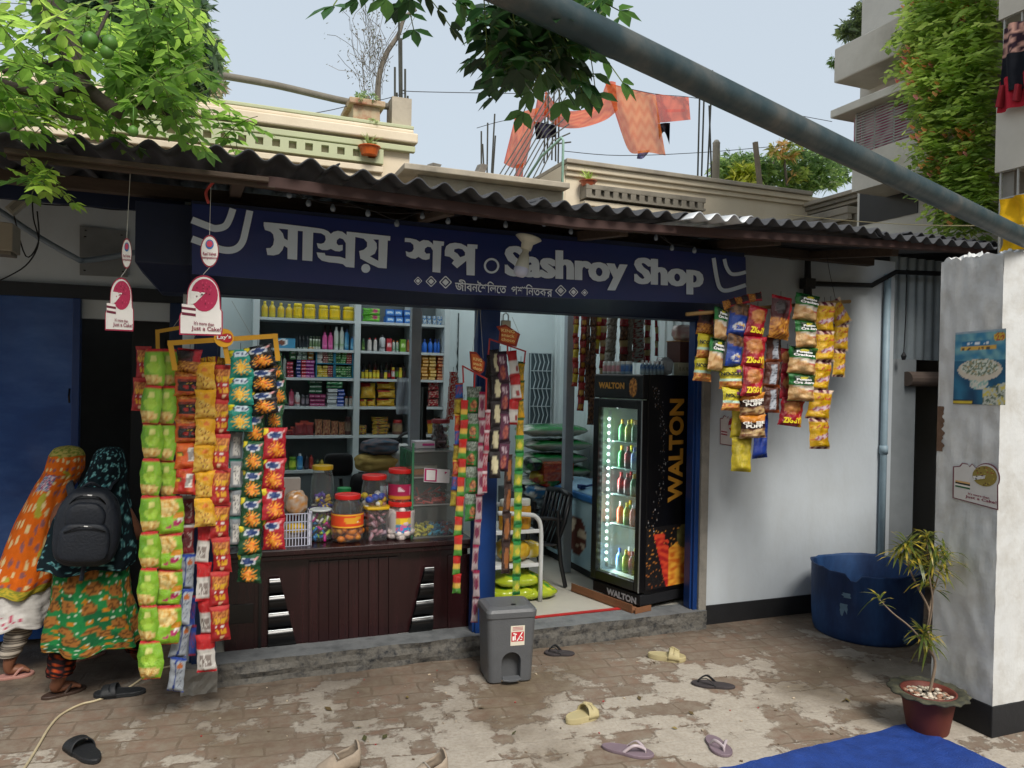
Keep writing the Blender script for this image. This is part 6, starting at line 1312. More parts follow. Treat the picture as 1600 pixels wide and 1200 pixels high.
def pmap(px, o0): 
    (tl, tr, br, bl) = [Vector((a, b, 0)) for a, b in px]
    def f(x, y, k): q = bl.lerp(br, x).lerp(tl.lerp(tr, x), y); return on_pillar(q.x, q.y, o0+.0012*k)
    return f
mb = sticker('s', pmap(((1489, 722), (1560, 724), (1560, 792), (1488, 778)), .006), '', '#c9c6c2', '#7a5058', ('#8a7a3a', '#5a3a28', '#a89a4a', '#9a4a3a'), ('#2f5a3a', '#d8d4cc', '#2a2a24', '#c9a06a'), text=True)
put_text(mb, 'Just Cake', *[on_pillar(u, v, .012) for u, v in ((1492, 748), (1510, 748), (1510, 742), (1492, 742))], bold=.02, col=hx('#5a3040')) if False else None
one('cake_sticker', mb, ink, 'cake shaped advertising sticker on the white pillar below the food poster', 'sticker', fix=False)
def wmap(px, Y, o0):
    (tl, tr, br, bl) = [Vector((a, b, 0)) for a, b in px]
    def f(x, y, k): q = bl.lerp(br, x).lerp(tl.lerp(tr, x), y); return at(q.x, q.y, Y-o0-.0012*k)
    return f
mb = sticker('s', wmap(((1125, 648), (1155, 650), (1155, 695), (1125, 694)), YW, .004), '', '#c9c2c0', '#7a3040', ('#9a1f3a', '#7a1428', '#b03a4a'), ('#8a1f34', '#d8c8c8', '#8a1f34', '#d8c8c8'), text=False)
one('cake_sticker', mb, ink, 'cake sticker on the pale wall half hidden by the hanging yellow packets', 'sticker', fix=False)
# ------- hanging cake signs under the eave
def mobile(ov, card, Y, lab, top, sx=1, gap=.002):
    root = thing('hanging_sign', lab, 'hanging sign', at(*top, Y), 'hanging cardboard cake signs')
    px = ((card[0], card[2]), (card[1], card[2]), (card[1], card[3]), (card[0], card[3]))
    mb = sticker('s', wmap(px, Y, 0), '', '#dedad6', '#9a2040', ('#a81f4a', '#7a1436', '#c03a60'), ('#6a1a34', '#e8e0dc', '#6a1a34', '#e8e0dc'), arch=True)
    k = len(mb.v); P = archshape(); mp = wmap(px, Y, -.003); mb.poly([[mp(x, y, 0) for x, y in P]], None, col=hx('#9a8a86')); mb.build('card', ink, root, fix=False)
    cx, cy, rx, ry = (ov[0]+ov[1])/2, (ov[2]+ov[3])/2, (ov[1]-ov[0])/2, (ov[3]-ov[2])/2
    mb = MB(); el = lambda k, o: [at(cx+rx*k*math.cos(2*PI*i/26), cy+ry*k*math.sin(2*PI*i/26), Y-o) for i in range(26)]
    mb.poly([el(1, 0)], None, col=hx('#8a2a3a')); mb.poly([el(.9, .0012)], None, col=hx('#dedad6')); mb.poly([el(1, -.003)], None, col=hx('#8a7a7a'))
    mb.poly([[at(cx+rx*.45*math.cos(2*PI*i/20), cy-ry*.42+ry*.3*math.sin(2*PI*i/20), Y-.0024) for i in range(20)]], None, col=hx('#3a6aa8'))
    mb.poly([[at(cx+rx*.33*math.cos(2*PI*i/20), cy-ry*.45+ry*.2*math.sin(2*PI*i/20), Y-.0036) for i in range(20)]], None, col=hx('#c0405a'))
    for k, (s, w) in enumerate((('Red Velvet', .72), ('temptations', .8))): put_text(mb, s, *[at(cx+a*rx*w, cy+ry*(.16+.26*k)+b*ry*.1+a*.4, Y-.0036) for a, b in ((-1, 1), (1, 1), (1, -1), (-1, -1))], bold=.02, col=hx('#8a2a44'))
    mb.build('oval_tag', ink, root, fix=False)
    mb = MB(); mb.tube([at(*top, Y), at(cx, ov[2], Y)], .0014, 4); mb.tube([at(cx, ov[3], Y), at((card[0]*.45+card[1]*.55), card[2]+1, Y)], .0014, 4); mb.build('string', mat('white_string', '#b0aea8', .7), root)
mobile((313, 342, 367, 418), (280, 348, 428, 523), -.8, 'pink and white cake sign hanging before the left end of the banner', (330, 268))
mobile((190, 206, 372, 420), (164, 209, 432, 516), -.8, 'narrower cake sign turned edgewise, hanging farther left by the blue door', (204, 262))
# ------- bulb
bu = thing('hanging_bulb', 'white plastic bulb hanging from its holder in front of the banner lettering', 'light bulb', at(822, 368, -.62)); pA, pB = at(826, 372, -.62), at(812, 432, -.62); ax_ = (pB-pA).normalized()
Ld = (pB-pA).length
def alathe(prof, m, name, parent, n=20):
    q = ax_.orthogonal().normalized(); r_ = ax_.cross(q); mb = MB(); vs = [pA+ax_*(t*Ld)+(q*math.cos(2*PI*j/n)+r_*math.sin(2*PI*j/n))*r for r, t in prof for j in range(n)]
    mb.add(vs, [(i*n+j, i*n+(j+1) % n, (i+1)*n+(j+1) % n, (i+1)*n+j) for i in range(len(prof)-1) for j in range(n)]); return mb.build(name, m, parent, smooth=True)
ivory = mat('ivory_plastic', '#b9b9ac', .4, var=.05); 
alathe([(.0, -.02), (.062, -.02), (.066, 0), (.04, .1), (.03, .14), (.026, .3), (.018, .31)], ivory, 'holder', bu)
alathe([(.016, .3), (.017, .4), (.022, .44), (.034, .72), (.036, .78)], ivory, 'bulb_base', bu); alathe([(.036, .78), (.038, .84), (.034, .94), (.02, 1.0), (0.001, 1.02)], mat('frosted_bulb', '#b4b8cc', .35, var=.03), 'globe', bu)
# ------- string lights under the eave
sl = thing('string_lights', 'string of small clear bulbs on drooping wires along the eave above the banner', 'string lights', at(700, 340, -.55))
pts = [(452, 305), (482, 318), (520, 326), (575, 334), (620, 350), (660, 338), (700, 346), (742, 340), (790, 352), (850, 350), (892, 362), (925, 352), (955, 365), (990, 360), (1025, 372), (1050, 388), (1085, 392)]
mb = MB(); W3 = [at(u, v-7, -.55) for u, v in pts]; mb.tube(catmull(W3, 4), .0022, 5); W4 = [at(u, v-14+(8 if i % 2 else -3), -.6) for i, (u, v) in enumerate(pts)]; mb.tube(catmull(W4, 4), .0018, 5); mb.tube([at(430, 300, -.58), at(700, 322, -.58), at(1130, 375, -.58)], .0018, 5); mb.build('wire', wire_m, sl)
bm2 = mat('clear_bulb', '#6f7a86', .15, spec=.8)
for i, (u, v) in enumerate(pts):
    mb = MB(); q = at(u, v, -.55); mb.lathe([(.004, .022), (.006, .018), (.012, .006), (.013, -.002), (.009, -.011), (.001, -.014)], q, 10); mb.build('bulb', bm2, sl, smooth=True)
for i, ((a, b), (c, d)) in enumerate((((640, 300), (652, 395)), ((725, 320), (740, 330)), )): pass
# cables left
cb = [(((0, 300), (60, 318), (130, 322), (200, 328), (300, 318)), 'upper black cable sagging across the top of the left wall'), (((60, 292), (100, 306), (150, 304), (230, 330), (300, 322)), 'second black cable under the eave at left'), (((50, 300), (52, 340), (60, 380), (40, 415), (0, 438)), 'loose black cable looping down at the far left wall'), (((20, 330), (40, 400), (60, 378), (58, 330)), 'short loose cable loop beside the pale box')]
for P, lb in cb: mb = MB(); mb.tube(catmull([at(u, v, .75) for u, v in P], 5), .004, 5); one('cable', mb, wire_m, lb, 'cable', 'loose cables on the left wall')
mb = MB(); mb.tube(catmull([at(-20, 318, .8), at(0, 330, .8), at(60, 370, .8), at(118, 403, .8), at(130, 407, .86), at(170, 402, .9), at(214, 394, .9)], 4), .016, 10); one('conduit_pipe', mb, mat('grey_blue_pvc', '#7d8a96', .45), 'grey blue plastic pipe running diagonally across the left wall', 'pipe', smooth=True)
mb = MB(); c = at(32, 317, .7); d = (at(47, 303, .7)-at(14, 330, .7)).normalized(); mb.obox(c, d*.075, Vector((0, .025, 0)), d.cross(Vector((0, 1, 0)))*.026, col=hx('#b5b2a4')); mb.obox(c-Vector((0, .028, 0)), d*.06, Vector((0, .004, 0)), d.cross(Vector((0, 1, 0)))*.012, col=hx('#8f8c80')); one('light_fitting', mb, ink, 'cream plastic box fitting tilted among the cables at upper left', 'fitting', bevel=.004)
mb = MB(); c = at(2, 372, .55); mb.obox(c, (.065, .02, 0), (0, .09, 0), (0, 0, .072), col=hx('#a8a090')); mb.obox(c+Vector((0, -.0, -.08)), (.055, .02, 0), (0, .07, 0), (0, 0, .01), col=hx('#7a7468')); one('wall_box', mb, ink, 'beige meter box cut off by the left edge of the picture', 'box', bevel=.004)
# ================================================================== BLUE TUB
tb = thing('blue_tub', 'large worn blue plastic drum cut down to a tub beside the white wall', 'tub', (3.98, -.38, 0)); c = Vector((3.98, -.38, 0)); tubm = mat('faded_blue_plastic', '#14305c', .6, var=.35, scale=3, bump=.3, bscale=20, col2='#284a78', streak=(1, 1, .4))
def tubz(a): return .43+.008*math.sin(a*3)+(.008*nz(math.cos(a)*6, math.sin(a)*6))-(.035 if 3.6 < a < 3.8 else 0)
mb = MB(); n = 64; R_ = .335
prf = [(.9, 0), (.93, .012), (.955, .06), (.97, .15), (.985, .3), (1.0, .98), (1.02, 1.0), (1.0, 1.01), (.975, .98), (.95, .3), (.92, .05), (0.01, .045)]
vs = [c+Vector((R_*r*math.cos(2*PI*j/n), R_*r*math.sin(2*PI*j/n), t*tubz(2*PI*j/n))) for r, t in prf for j in range(n)]
mb.add(vs, [(i*n+j, i*n+(j+1) % n, (i+1)*n+(j+1) % n, (i+1)*n+j) for i in range(len(prf)-1) for j in range(n)]); mb.build('body', tubm, tb, smooth=True)
mb = MB(); P = []
for (a0, z0, h_) in ((3.45, .12, .12), (3.5, .28, .03), (4.6, .03, .05)):
    mb.grid(lambda u, v: c+Vector(((R_*(.962+.035*(z0+h_*v)/.43)+.0035)*math.cos(a0+.14*u+.06*nz(v*3, u*3)), (R_*(.962+.035*(z0+h_*v)/.43)+.0035)*math.sin(a0+.14*u+.06*nz(v*3, u*3)), z0+h_*v)), 8, 8)
mb.build('scuff_mark', mat('pale_scuffs', '#5a7488', .8, var=.3), tb, fix=False)
# ================================================================== POTTED PLANT
pp = Vector((3.13, -1.56, 0)); pt = thing('potted_plant', 'slender croton with narrow yellow flecked leaves in a brown scalloped pot', 'potted plant', pp)
mb = MB(); mb.open_lathe([(.085, 0), (.09, .01), (.105, .1), (.118, .175), (.12, .185), (.11, .185), (.1, .15)], pp, 36); mb.add([pp+Vector((.085*math.cos(2*PI*k/24), .085*math.sin(2*PI*k/24), .001)) for k in range(24)], [tuple(range(24))]); pot = mb.build('pot', mat('terracotta_plastic', '#5f2a20', .65, var=.15, scale=5), pt, smooth=True)
mb = MB(); n = 72; vs = []
for r, z, s in ((.108, .178, 0), (.13, .186, .3), (.158, .19, 1), (.172, .184, 1), (.170, .178, 1), (.12, .172, .2)): vs += [pp+Vector(((r+.006*s*math.sin(14*2*PI*j/n))*math.cos(2*PI*j/n), (r+.006*s*math.sin(14*2*PI*j/n))*math.sin(2*PI*j/n), z+.003*s*math.cos(14*2*PI*j/n))) for j in range(n)]
mb.add(vs, [(i*n+j, i*n+(j+1) % n, (i+1)*n+(j+1) % n, (i+1)*n+j) for i in range(5) for j in range(n)]); mb.build('rim', mat('mossy_rim', '#34352c', .8, var=.3, scale=20, col2='#4d4b38'), pt, smooth=True)
mb = MB(); mb.lathe([(.001, .15), (.1, .15)], pp, 24, col=hx('#3a2c22')); R = random.Random(2)
for k in range(110):
    a, r = 2*PI*R.random(), .1*math.sqrt(R.random()); blob(mb, pp+Vector((r*math.cos(a), r*math.sin(a), .158+.012*R.random())), R.uniform(.007, .015), hx(R.choice(['#a39a88', '#8a7f70', '#b5a898', '#8f6a55', '#6f665a', '#c2b8a8'])), 6, .6)
tag(mb.build('gravel', ink, pt), kind=None)
def ps(u, v, dy=0): return at(u, v, pp.y+dy)
base = pp+Vector((0, 0, .15)); st = MB()
stems = [[base, ps(1461, 1040), ps(1455, 1015), ps(1450, 985), ps(1452, 955, .03), ps(1438, 925, .04), ps(1428, 905, .03), ps(1420, 885, .02), ps(1415, 855)], [ps(1450, 985), ps(1457, 940, -.03), ps(1452, 900, -.03), ps(1450, 870), ps(1448, 838)], [ps(1452, 955, .03), ps(1458, 925, .05), ps(1466, 900, .05), ps(1474, 870, .03)],
         [ps(1458, 1025), ps(1440, 1000, -.03), ps(1420, 978, -.05), ps(1395, 958, -.06), ps(1374, 937, -.06)], [ps(1452, 1000), ps(1450, 990, -.05)]]
for i, P in enumerate(stems): P = catmull(P, 4); st.tube(P, [.0075*(1-.6*k/len(P)) if i == 0 else .005*(1-.5*k/len(P)) for k in range(len(P))], 6)
st.build('stem', mat('grey_brown_bark', '#7a6a5a', .85, var=.2, scale=30), pt, smooth=True)
lf = MB()
def blade(mb, p, d, L_, w_, cols, R, droop=.5, seg=4):
    d = d.normalized(); side = d.cross(Z); side = side.normalized() if side.length > .05 else Vector((1, 0, 0)); vs, cs = [], []
    for k in range(seg+1):
        t = k/seg; q = p+d*L_*t+Vector((0, 0, -droop*L_*t*t)); ww = w_*math.sin(PI*min(1, t*.92+.08))**.7*(1 if k < seg else .05); c = cols[0] if R.random() < .8 else cols[1]
        vs += [q-side*ww/2, q+side*ww/2]; cs += [c, lerp(c, cols[1], .25 if R.random() < .5 else 0)]
    mb.add(vs, [(2*k, 2*k+1, 2*k+3, 2*k+2) for k in range(seg)], 0, cs)
R = random.Random(12)
for (u, v, n_, rad, dy) in ((1416, 850, 42, .125, 0), (1405, 868, 26, .10, .02), (1432, 870, 26, .10, .03), (1449, 840, 36, .12, 0), (1462, 862, 34, .12, -.02), (1476, 868, 30, .12, .03), (1470, 888, 20, .1, 0), (1455, 885, 24, .09, -.03), (1463, 915, 14, .08, .03), (1444, 990, 36, .11, -.05), (1452, 1003, 16, .1, 0), (1374, 936, 11, .09, -.06), (1446, 905, 8, .1, 0)):
    c = ps(u, v, dy)
    for k in range(n_):
        a = 2*PI*R.random(); e = R.uniform(-.35, .95); d = Vector((math.cos(a)*math.cos(e), math.sin(a)*math.cos(e), math.sin(e)))
        g = R.choice(['#3f5222', '#4d6128', '#2f421e', '#56662e']); blade(lf, c+Vector((0, 0, R.uniform(-.03, .02))), d, rad*R.uniform(.7, 1.15), .011, (hx(g), hx(R.choice(['#b5a33a', '#8f8a34', '#c9b64a']))), R, R.uniform(.2, .8))
lf.build('leaves', leafm, pt, fix=False)
# ================================================================== TARP, CABLE, SANDALS
mb = MB(); A, B, C_, D_ = atz(1090, 1212), atz(1425, 1133), atz(1640, 1235), atz(1500, 1400)
mb.grid(lambda u, v: (lambda q: Vector((q.x+.01*nz(u*5, v*5), q.y+.01*nz(v*7, u*3, 2), .008+.012*abs(nz(u*6, v*4, 1))+.008*abs(nz(u*16, v*11)))))(A.lerp(B, u).lerp(D_.lerp(C_, u), v)), 60, 40)
one('blue_tarp', mb, mat('blue_tarpaulin', '#1b3a80', .55, var=.25, scale=10, bump=.6, bscale=160), 'bright blue plastic sheet lying on the paving at bottom right', 'tarp', fix=False, smooth=True)
mb = MB(); mb.tube(catmull([atz(u, v, .006) for u, v in ((20, 1215), (38, 1200), (60, 1165), (76, 1138), (95, 1117), (125, 1101), (152, 1094), (195, 1078), (240, 1049), (285, 1037), (305, 1033))], 6), .0055, 7); one('white_cable', mb, mat('cream_cable', '#b5a88a', .5), 'cream coloured cable snaking over the paving at bottom left', 'cable', smooth=True)
def sole_outline(L_, W1, n=30):
    out = []
    for k in range(n):
        a = 2*PI*k/n; x = math.cos(a); y = math.sin(a); w_ = .5*W1*(1+.18*x) ; w_ *= 1-.22*math.exp(-((x+.15)/.35)**2)
        out.append(Vector((x*L_/2, y*w_+.006*math.sin(a), 0)))
    return out
def sandal(kind, uv1, uv2, cols, label, group, w_=.085, zb=0, parentz=None, name='sandal', tilt=0):
    """uv1 heel pixel, uv2 toe pixel on the ground"""
    a, b = (atz(*uv1, .012), atz(*uv2, .012)) if not isinstance(uv1, Vector) else (uv1, uv2); d = b-a; L_ = max(.12, d.length); root = thing(name, label, 'sandal' if kind != 'shoe' else 'shoe', ((a.x+b.x)/2, (a.y+b.y)/2, zb), group)
    base, strap = cols; O = sole_outline(L_, w_); th = {'slide': .022, 'thick': .03, 'flip': .014, 'shoe': .028}[kind]
    off = Vector((0, 0, 0)); loc = root.location.copy(); root.location = (0, 0, 0)
    mb = MB(); k = len(O); vs = [p*.97 for p in O]+[p+Z*th*.25 for p in O]+[p*1.0+Z*th*.8 for p in O]+[p*.97+Z*th for p in O]+[p*.93+Z*(th*.93) for p in O]
    mb.add(vs, [tuple(range(k))[::-1], tuple(range(4*k, 5*k))]+[(i*k+j, i*k+(j+1) % k, (i+1)*k+(j+1) % k, (i+1)*k+j) for i in range(4) for j in range(k)]); mb.build('sole', base, root, smooth=False)
    mb = MB()
    if kind in ('slide', 'thick'):
        x0, x1 = L_*.02, L_*.34; hh = .05 if kind == 'slide' else .055
        def f(u, v):
            x = x0+(x1-x0)*u; a_ = PI*v; ww = w_*.5*(1.0+.1*u); return Vector((x+.012*math.sin(a_)*(1 if u < .5 else -.3), ww*math.cos(a_)*1.02, th*.4+(hh-.012*u)*math.sin(a_)**.75))
        mb.grid(f, 8, 16); mb.build('strap', strap, root, solid=.005, smooth=True)
        if kind == 'thick':
            m2_ = MB(); m2_.tube([f(.15, .5)+Z*.006, f(.55, .38)+Z*.006, f(.9, .55)+Z*.004], .006, 6); m2_.lathe([(.001, .004), (.011, 0), (.001, -.004)], f(.2, .42)+Z*.006, 10); m2_.build('bow', strap, root)
    elif kind == 'flip':
        t = Vector((L_*.34, 0, th*.8)); tp_ = t+Vector((-.004, 0, .018))
        for s in (-1, 1):
            P = catmull([t, tp_, Vector((L_*.14, s*w_*.3, th+.03)), Vector((-L_*.06, s*w_*.42, th*.6))], 5); mb.tube(P, [(.0035, .0022)]*5+[(.007, .0022)]*(len(P)-5), 6)
        mb.build('strap', strap, root, smooth=True)
    else:
        rings = []
        for (x, w2, h0, h1_) in ((-.5, .6, .02, .10), (-.44, .82, .02, .115), (-.3, .9, .02, .095), (-.12, .9, .02, .085), (.08, .95, .02, .072), (.25, 1.0, .02, .052), (.4, .85, .02, .04), (.49, .5, .02, .03)):
            rings.append([Vector((x*L_, w_*.5*w2*math.cos(t_), h0+(h1_-h0)*max(0, math.sin(t_))**.7)) for t_ in [PI*k_/14 for k_ in range(15)]])
        n_ = 15; vs = [p for r in rings for p in r]; fs = [(i*n_+j, i*n_+j+1, (i+1)*n_+j+1, (i+1)*n_+j) for i in range(7) for j in range(n_-1) if not (0 < i < 4 and 3 <= j <= 10)]; fs.append(tuple(range(n_))); fs.append(tuple(range(7*n_, 8*n_)))
        mb.add(vs, fs); mb.build('upper', strap, root, smooth=True, solid=.005)
        m3 = MB()
        for q in range(5): x = L_*(.02+.05*q); m3.tube([Vector((x, -.028, .066-.008*q)), Vector((x+.008, 0, .078-.009*q)), Vector((x, .028, .066-.008*q))], .003, 5)
        m3.build('lace', mat('grey_lace', '#8f8a82', .8), root)
    root.location = loc; root.rotation_euler = (0, tilt, math.atan2(d.y, d.x)); return root
blkr = mat('black_rubber', '#1f2124', .6, var=.2, bump=.3, bscale=160); crm = mat('cream_rubber', '#b0a47c', .6, var=.12); prp = mat('mauve_foam', '#75656e', .7, var=.15); prs = mat('pale_mauve_strap', '#b0a3a8', .35); drk = mat('dark_worn_foam', '#3a3537', .8, var=.3); shm2 = mat('dusty_canvas', '#9a8c7c', .9, var=.15, scale=20, bump=.4)
GS = 'loose sandals and shoes on the paving'
sandal('slide', (228, 1079), (146, 1085), (blkr, blkr), 'black rubber slide lying across the cream cable', GS, .09)
sandal('slide', (152, 1190), (112, 1158), (blkr, blkr), 'black rubber slide near the bottom left corner, nearest the camera', GS, .09)
sandal('thick', (1012, 1024), (1072, 1030), (crm, crm), 'thick cream slide farther back, left of the dark flip flop', GS, .085)
sandal('thick', (885, 1128), (933, 1112), (crm, crm), 'thick cream slide with a bow in the middle of the paving', GS, .085)
sandal('flip', (1149, 1072), (1080, 1065), (drk, blkr), 'dark worn flip flop on the paving before the white wall', GS, .08)
sandal('flip', (940, 1163), (1022, 1179), (prp, prs), 'mauve flip flop pointing right at the bottom centre', GS, .085)
sandal('flip', (1108, 1148), (1136, 1180), (prp, prs), 'mauve flip flop beside the blue tarp', GS, .085)
sandal('flip', (898, 1020), (850, 1018), (drk, blkr), 'dark flip flop pushed against the sill beside the bin', GS, .08)
sandal('shoe', (560, 1194), (494, 1210), (shm2, shm2), 'dusty canvas sneaker cut off at the bottom edge', GS, .085, name='sneaker')
sandal('shoe', (694, 1208), (640, 1226), (shm2, shm2), 'second dusty sneaker barely visible at the bottom edge', GS, .085, name='sneaker')
mb = MB(); R = random.Random(8)
for k in range(90):
    u, v = R.uniform(300, 1400), R.uniform(1020, 1190); p = atz(u, v, .004); s = R.uniform(.002, .007); a = R.random()*PI; mb.obox(p, (s*math.cos(a), s*math.sin(a), 0), (-s*.5*math.sin(a), s*.5*math.cos(a), 0), (0, 0, .002), col=hx(R.choice(['#8a7a68', '#5a4a3a', '#a89a88', '#a83a3a', '#6a5a48', '#c9b8a0'])))
for k in range(16):
    u, v = R.uniform(420, 1380), R.uniform(1030, 1180); p = atz(u, v, .006); a = R.random()*6.3; d = Vector((math.cos(a), math.sin(a), 0)); q = d.cross(Z); s = R.uniform(.015, .03); mb.add([p-d*s, p+q*s*.4+Z*.006, p+d*s+Z*.004, p-q*s*.4], [(0, 1, 2, 3)], 0, hx(R.choice(['#6a5a34', '#5a4a2c', '#7a6a3a', '#4a4a2a'])))
one('litter', mb, ink, 'tiny scraps and grit scattered over the paving', 'litter'); bpy.data.objects['litter']['kind'] = 'stuff'
# ================================================================== PEOPLE
skin_m = mat('brown_skin', '#7a4f3a', .55, var=.08, scale=20)
def skel(name, chains, parent):
    """one continuous skinned body: chains of (point, radius); first chain starts at the pelvis, others start at an existing point index key"""
    V, E, Rr, key = [], [], [], {}
    for ch in chains:
        prev = key[ch[0]] if isinstance(ch[0], str) else None
        for it in ch[1:] if isinstance(ch[0], str) else ch:
            p, r = it[0], it[1]; V.append(Vector(p)); Rr.append(r); i = len(V)-1
            if prev is not None: E.append((prev, i))
            prev = i
            if len(it) > 2: key[it[2]] = i
    off = wloc(parent); me = bpy.data.meshes.new(name); me.from_pydata([tuple(p-off) for p in V], E, []); me.materials.append(skin_m); o = bpy.data.objects.new(name, me); link(o, parent)
    sm = o.modifiers.new('skin', 'SKIN'); sm.use_smooth_shade = True
    for i, r in enumerate(Rr):
        sv = me.skin_vertices[0].data[i] if me.skin_vertices else None
        if sv is None: break
        sv.radius = r if isinstance(r, tuple) else (r, r); sv.use_root = (i == 0)
    s2 = o.modifiers.new('sub', 'SUBSURF'); s2.levels = 2; s2.render_levels = 2
    return o
def ensure_skin(o, Rr): pass
def garment(name, rings, Y, cf, parent, m=cloth, nu=72, nv=56, fold=.06, seed=0, open_=False, lean=0):
    T = [Vector((r[1], r[0], r[2])) for r in rings]; P = catmull(T, 6); Th = catmull([Vector((r[3], r[4] if len(r) > 4 else 0, 0)) for r in rings], 6)
    def smp(Q, t): x = t*(len(Q)-1); i = min(int(x), len(Q)-2); return Q[i].lerp(Q[i+1], x-i)
    def f(u, v):
        q = smp(P, 1-v); th = smp(Th, 1-v); uL, vv, uR = q.x, q.y, q.z; a = at(uL, vv, Y), at(uR, vv, Y); c = (a[0]+a[1])/2; rx = (a[1]-a[0]).length/2; an = 2*PI*u
        k = 1+fold*(1-v)*(math.sin(an*7+seed+3*v)*.6+math.sin(an*13+2*seed+5*v)*.4)+.05*nz(math.cos(an)*3+seed, math.sin(an)*3, v*7)+.018*nz(u*40, v*22, seed)+.05*nz(u*16+v*2, v*2.5, seed+3)
        return Vector((c.x+rx*math.cos(an)*k, c.y+th.y+th.x*math.sin(an)*k, c.z+.012*math.sin(an*5+seed)*(1-v)))
    mb = MB(); mb.grid(f, nu, nv, cf=cf); return mb.build(name, m, parent, smooth=True, fix=False, solid=.004)
def spots(u, v, nu, nv, r, s=0, jit=.25):
    i, j = math.floor(u*nu), math.floor(v*nv); cx = i+.5+jit*nz(i*1.7, j*2.3, s)*2; cy = j+.5+jit*nz(i*2.9, j*1.3, s+4)*2
    return math.hypot(u*nu-cx, v*nv-cy) < r, nz(i*3.1, j*1.9, s)
# ---- person in orange
YO = .5
p1_ = thing('person', 'person in an orange printed headscarf, white tunic and striped leggings stepping towards the dark doorway', 'person', atz(40, 1050))
def q1(u, v, y=YO): return at(u, v, y)
def foot(a, b, zt=.05):
    a, b = Vector(a), Vector(b); d = (b-a).normalized(); L_ = (b-a).length; s = Vector((-d.y, d.x, 0)); out = []
    return a, b, d, s, L_
def leg(key, hip, knee, ankle, heel, toe, r=(.075, .05, .032)):
    heel = Vector(heel); toe = Vector(toe); heel.z = .045; toe.z = .03; d = (toe-heel).normalized(); s = Vector((-d.y, d.x, 0)); L_ = (toe-heel).length
    ball = heel+d*L_*.66; ball.z = .038; ch = [[key, (hip, r[0]), (knee, r[1]), (Vector(knee).lerp(Vector(ankle), .35), r[1]*.98), (ankle, r[2]), (heel+d*.035, .032), (heel+d*L_*.4, (.03, .026)), (ball, (.036, .018), key+'b')]]
    for i, (o, l, rr_) in enumerate(((-.024, .26, .010), (-.012, .25, .008), (0, .24, .0075), (.011, .21, .007), (.021, .17, .0065))): ch.append([key+'b', (ball+s*o*.9+d*L_*.12, rr_), (ball+s*o*1.1+d*L_*l-Z*.012, rr_)])
    return ch
def arm(key, sh, el, wr, side=1):
    sh, el, wr = map(Vector, (sh, el, wr)); d = (wr-el).normalized(); s = d.orthogonal().normalized(); palm = wr+d*.045
    ch = [[key, (sh, .045), (el, .034), (wr, .022), (palm, (.03, .014), key+'p')]]
    for i, (o, l) in enumerate(((-.024, .05), (-.009, .062), (.007, .06), (.022, .048))): ch.append([key+'p', (palm+s*o+d*.03, .009), (palm+s*o*1.1+d*(.03+l*.6)-Z*.008, .008), (palm+s*o*1.1+d*(.03+l)-Z*.022, .007)])
    ch.append([key+'p', (palm+s*-.035-d*.005, .010), (palm+s*-.05+d*.025-Z*.01, .009)]); return ch
def bodyp(par, pel, chest, neck, head, hr, legs, arms, face=Vector((.6, .8, 0))):
    pel, chest, neck, head = map(Vector, (pel, chest, neck, head))
    ch = [[(pel, (.11, .085), 'pel'), (pel.lerp(chest, .5), (.095, .07)), (chest, (.115, .075), 'ch'), (neck, .042), (head-Z*.05, (hr*.72, hr*.8)), (head+Z*.0, (hr, hr*.95), 'hd'), (head+Z*.06, hr*.75)]]
    for l in legs: l[0][0] = 'pel'; ch += l
    for a in arms: a[0][0] = 'ch'; ch += a
    ch.append(['hd', (head+face.normalized()*hr*.95-Z*.01, .014)])
    return skel('body', ch, par)
hl, tl2, an1 = atz(0, 1061), atz(50, 1052), q1(14, 1034, .45)
hl2, tl3, an2 = atz(112, 1033), atz(158, 1020), at(118, 1014, .62)
L1 = leg('a', q1(45, 900), q1(34, 972, .46), an1, hl, tl2); L2 = leg('b', q1(60, 900, .6), at(96, 968, .6), an2, hl2, tl3)
bodyp(p1_, q1(50, 895), q1(76, 805), q1(92, 768), q1(102, 735), .085, [L1, L2], [arm('c', q1(95, 800, .4), q1(120, 838, .45), q1(150, 850, .6)), arm('d', q1(95, 800, .65), q1(125, 835, .7), q1(160, 845, .8))], Vector((.8, .6, -.2)))
def stripes(u, v): return hx('#4a4440') if (v*26) % 1 < .4 else hx('#a89f92')
def legging(path, rs, cf, par, nu=20, nv=60):
    mb = MB(); P = catmull(path, 8); 
    def f(u, v):
        x = v*(len(P)-1); i = min(int(x), len(P)-2); p = P[i].lerp(P[i+1], x-i); r = rs[0]+(rs[1]-rs[0])*v; a = 2*PI*u; return p+Vector((r*math.cos(a), r*math.sin(a), 0))*(1+.05*math.sin(v*50))
    mb.grid(f, nu, nv, cf=cf); return mb.build('legging', cloth, par, smooth=True, fix=False, solid=.003)
legging([q1(45, 905), q1(34, 972, .46), an1+Z*.03], (.085, .045), stripes, p1_); legging([q1(60, 905, .6), at(96, 968, .6), an2+Z*.02], (.085, .045), stripes, p1_)
garment('tunic', [(880, -20, 80, .13), (920, -25, 84, .15), (950, -28, 84, .16), (972, -30, 80, .17)], YO, lambda u, v: hx('#b03a5a') if (v < .35 and .62 < u < .80 and nz(u*50, v*12) > .25) else hx('#c9c6c2'), p1_, fold=.07, seed=2)
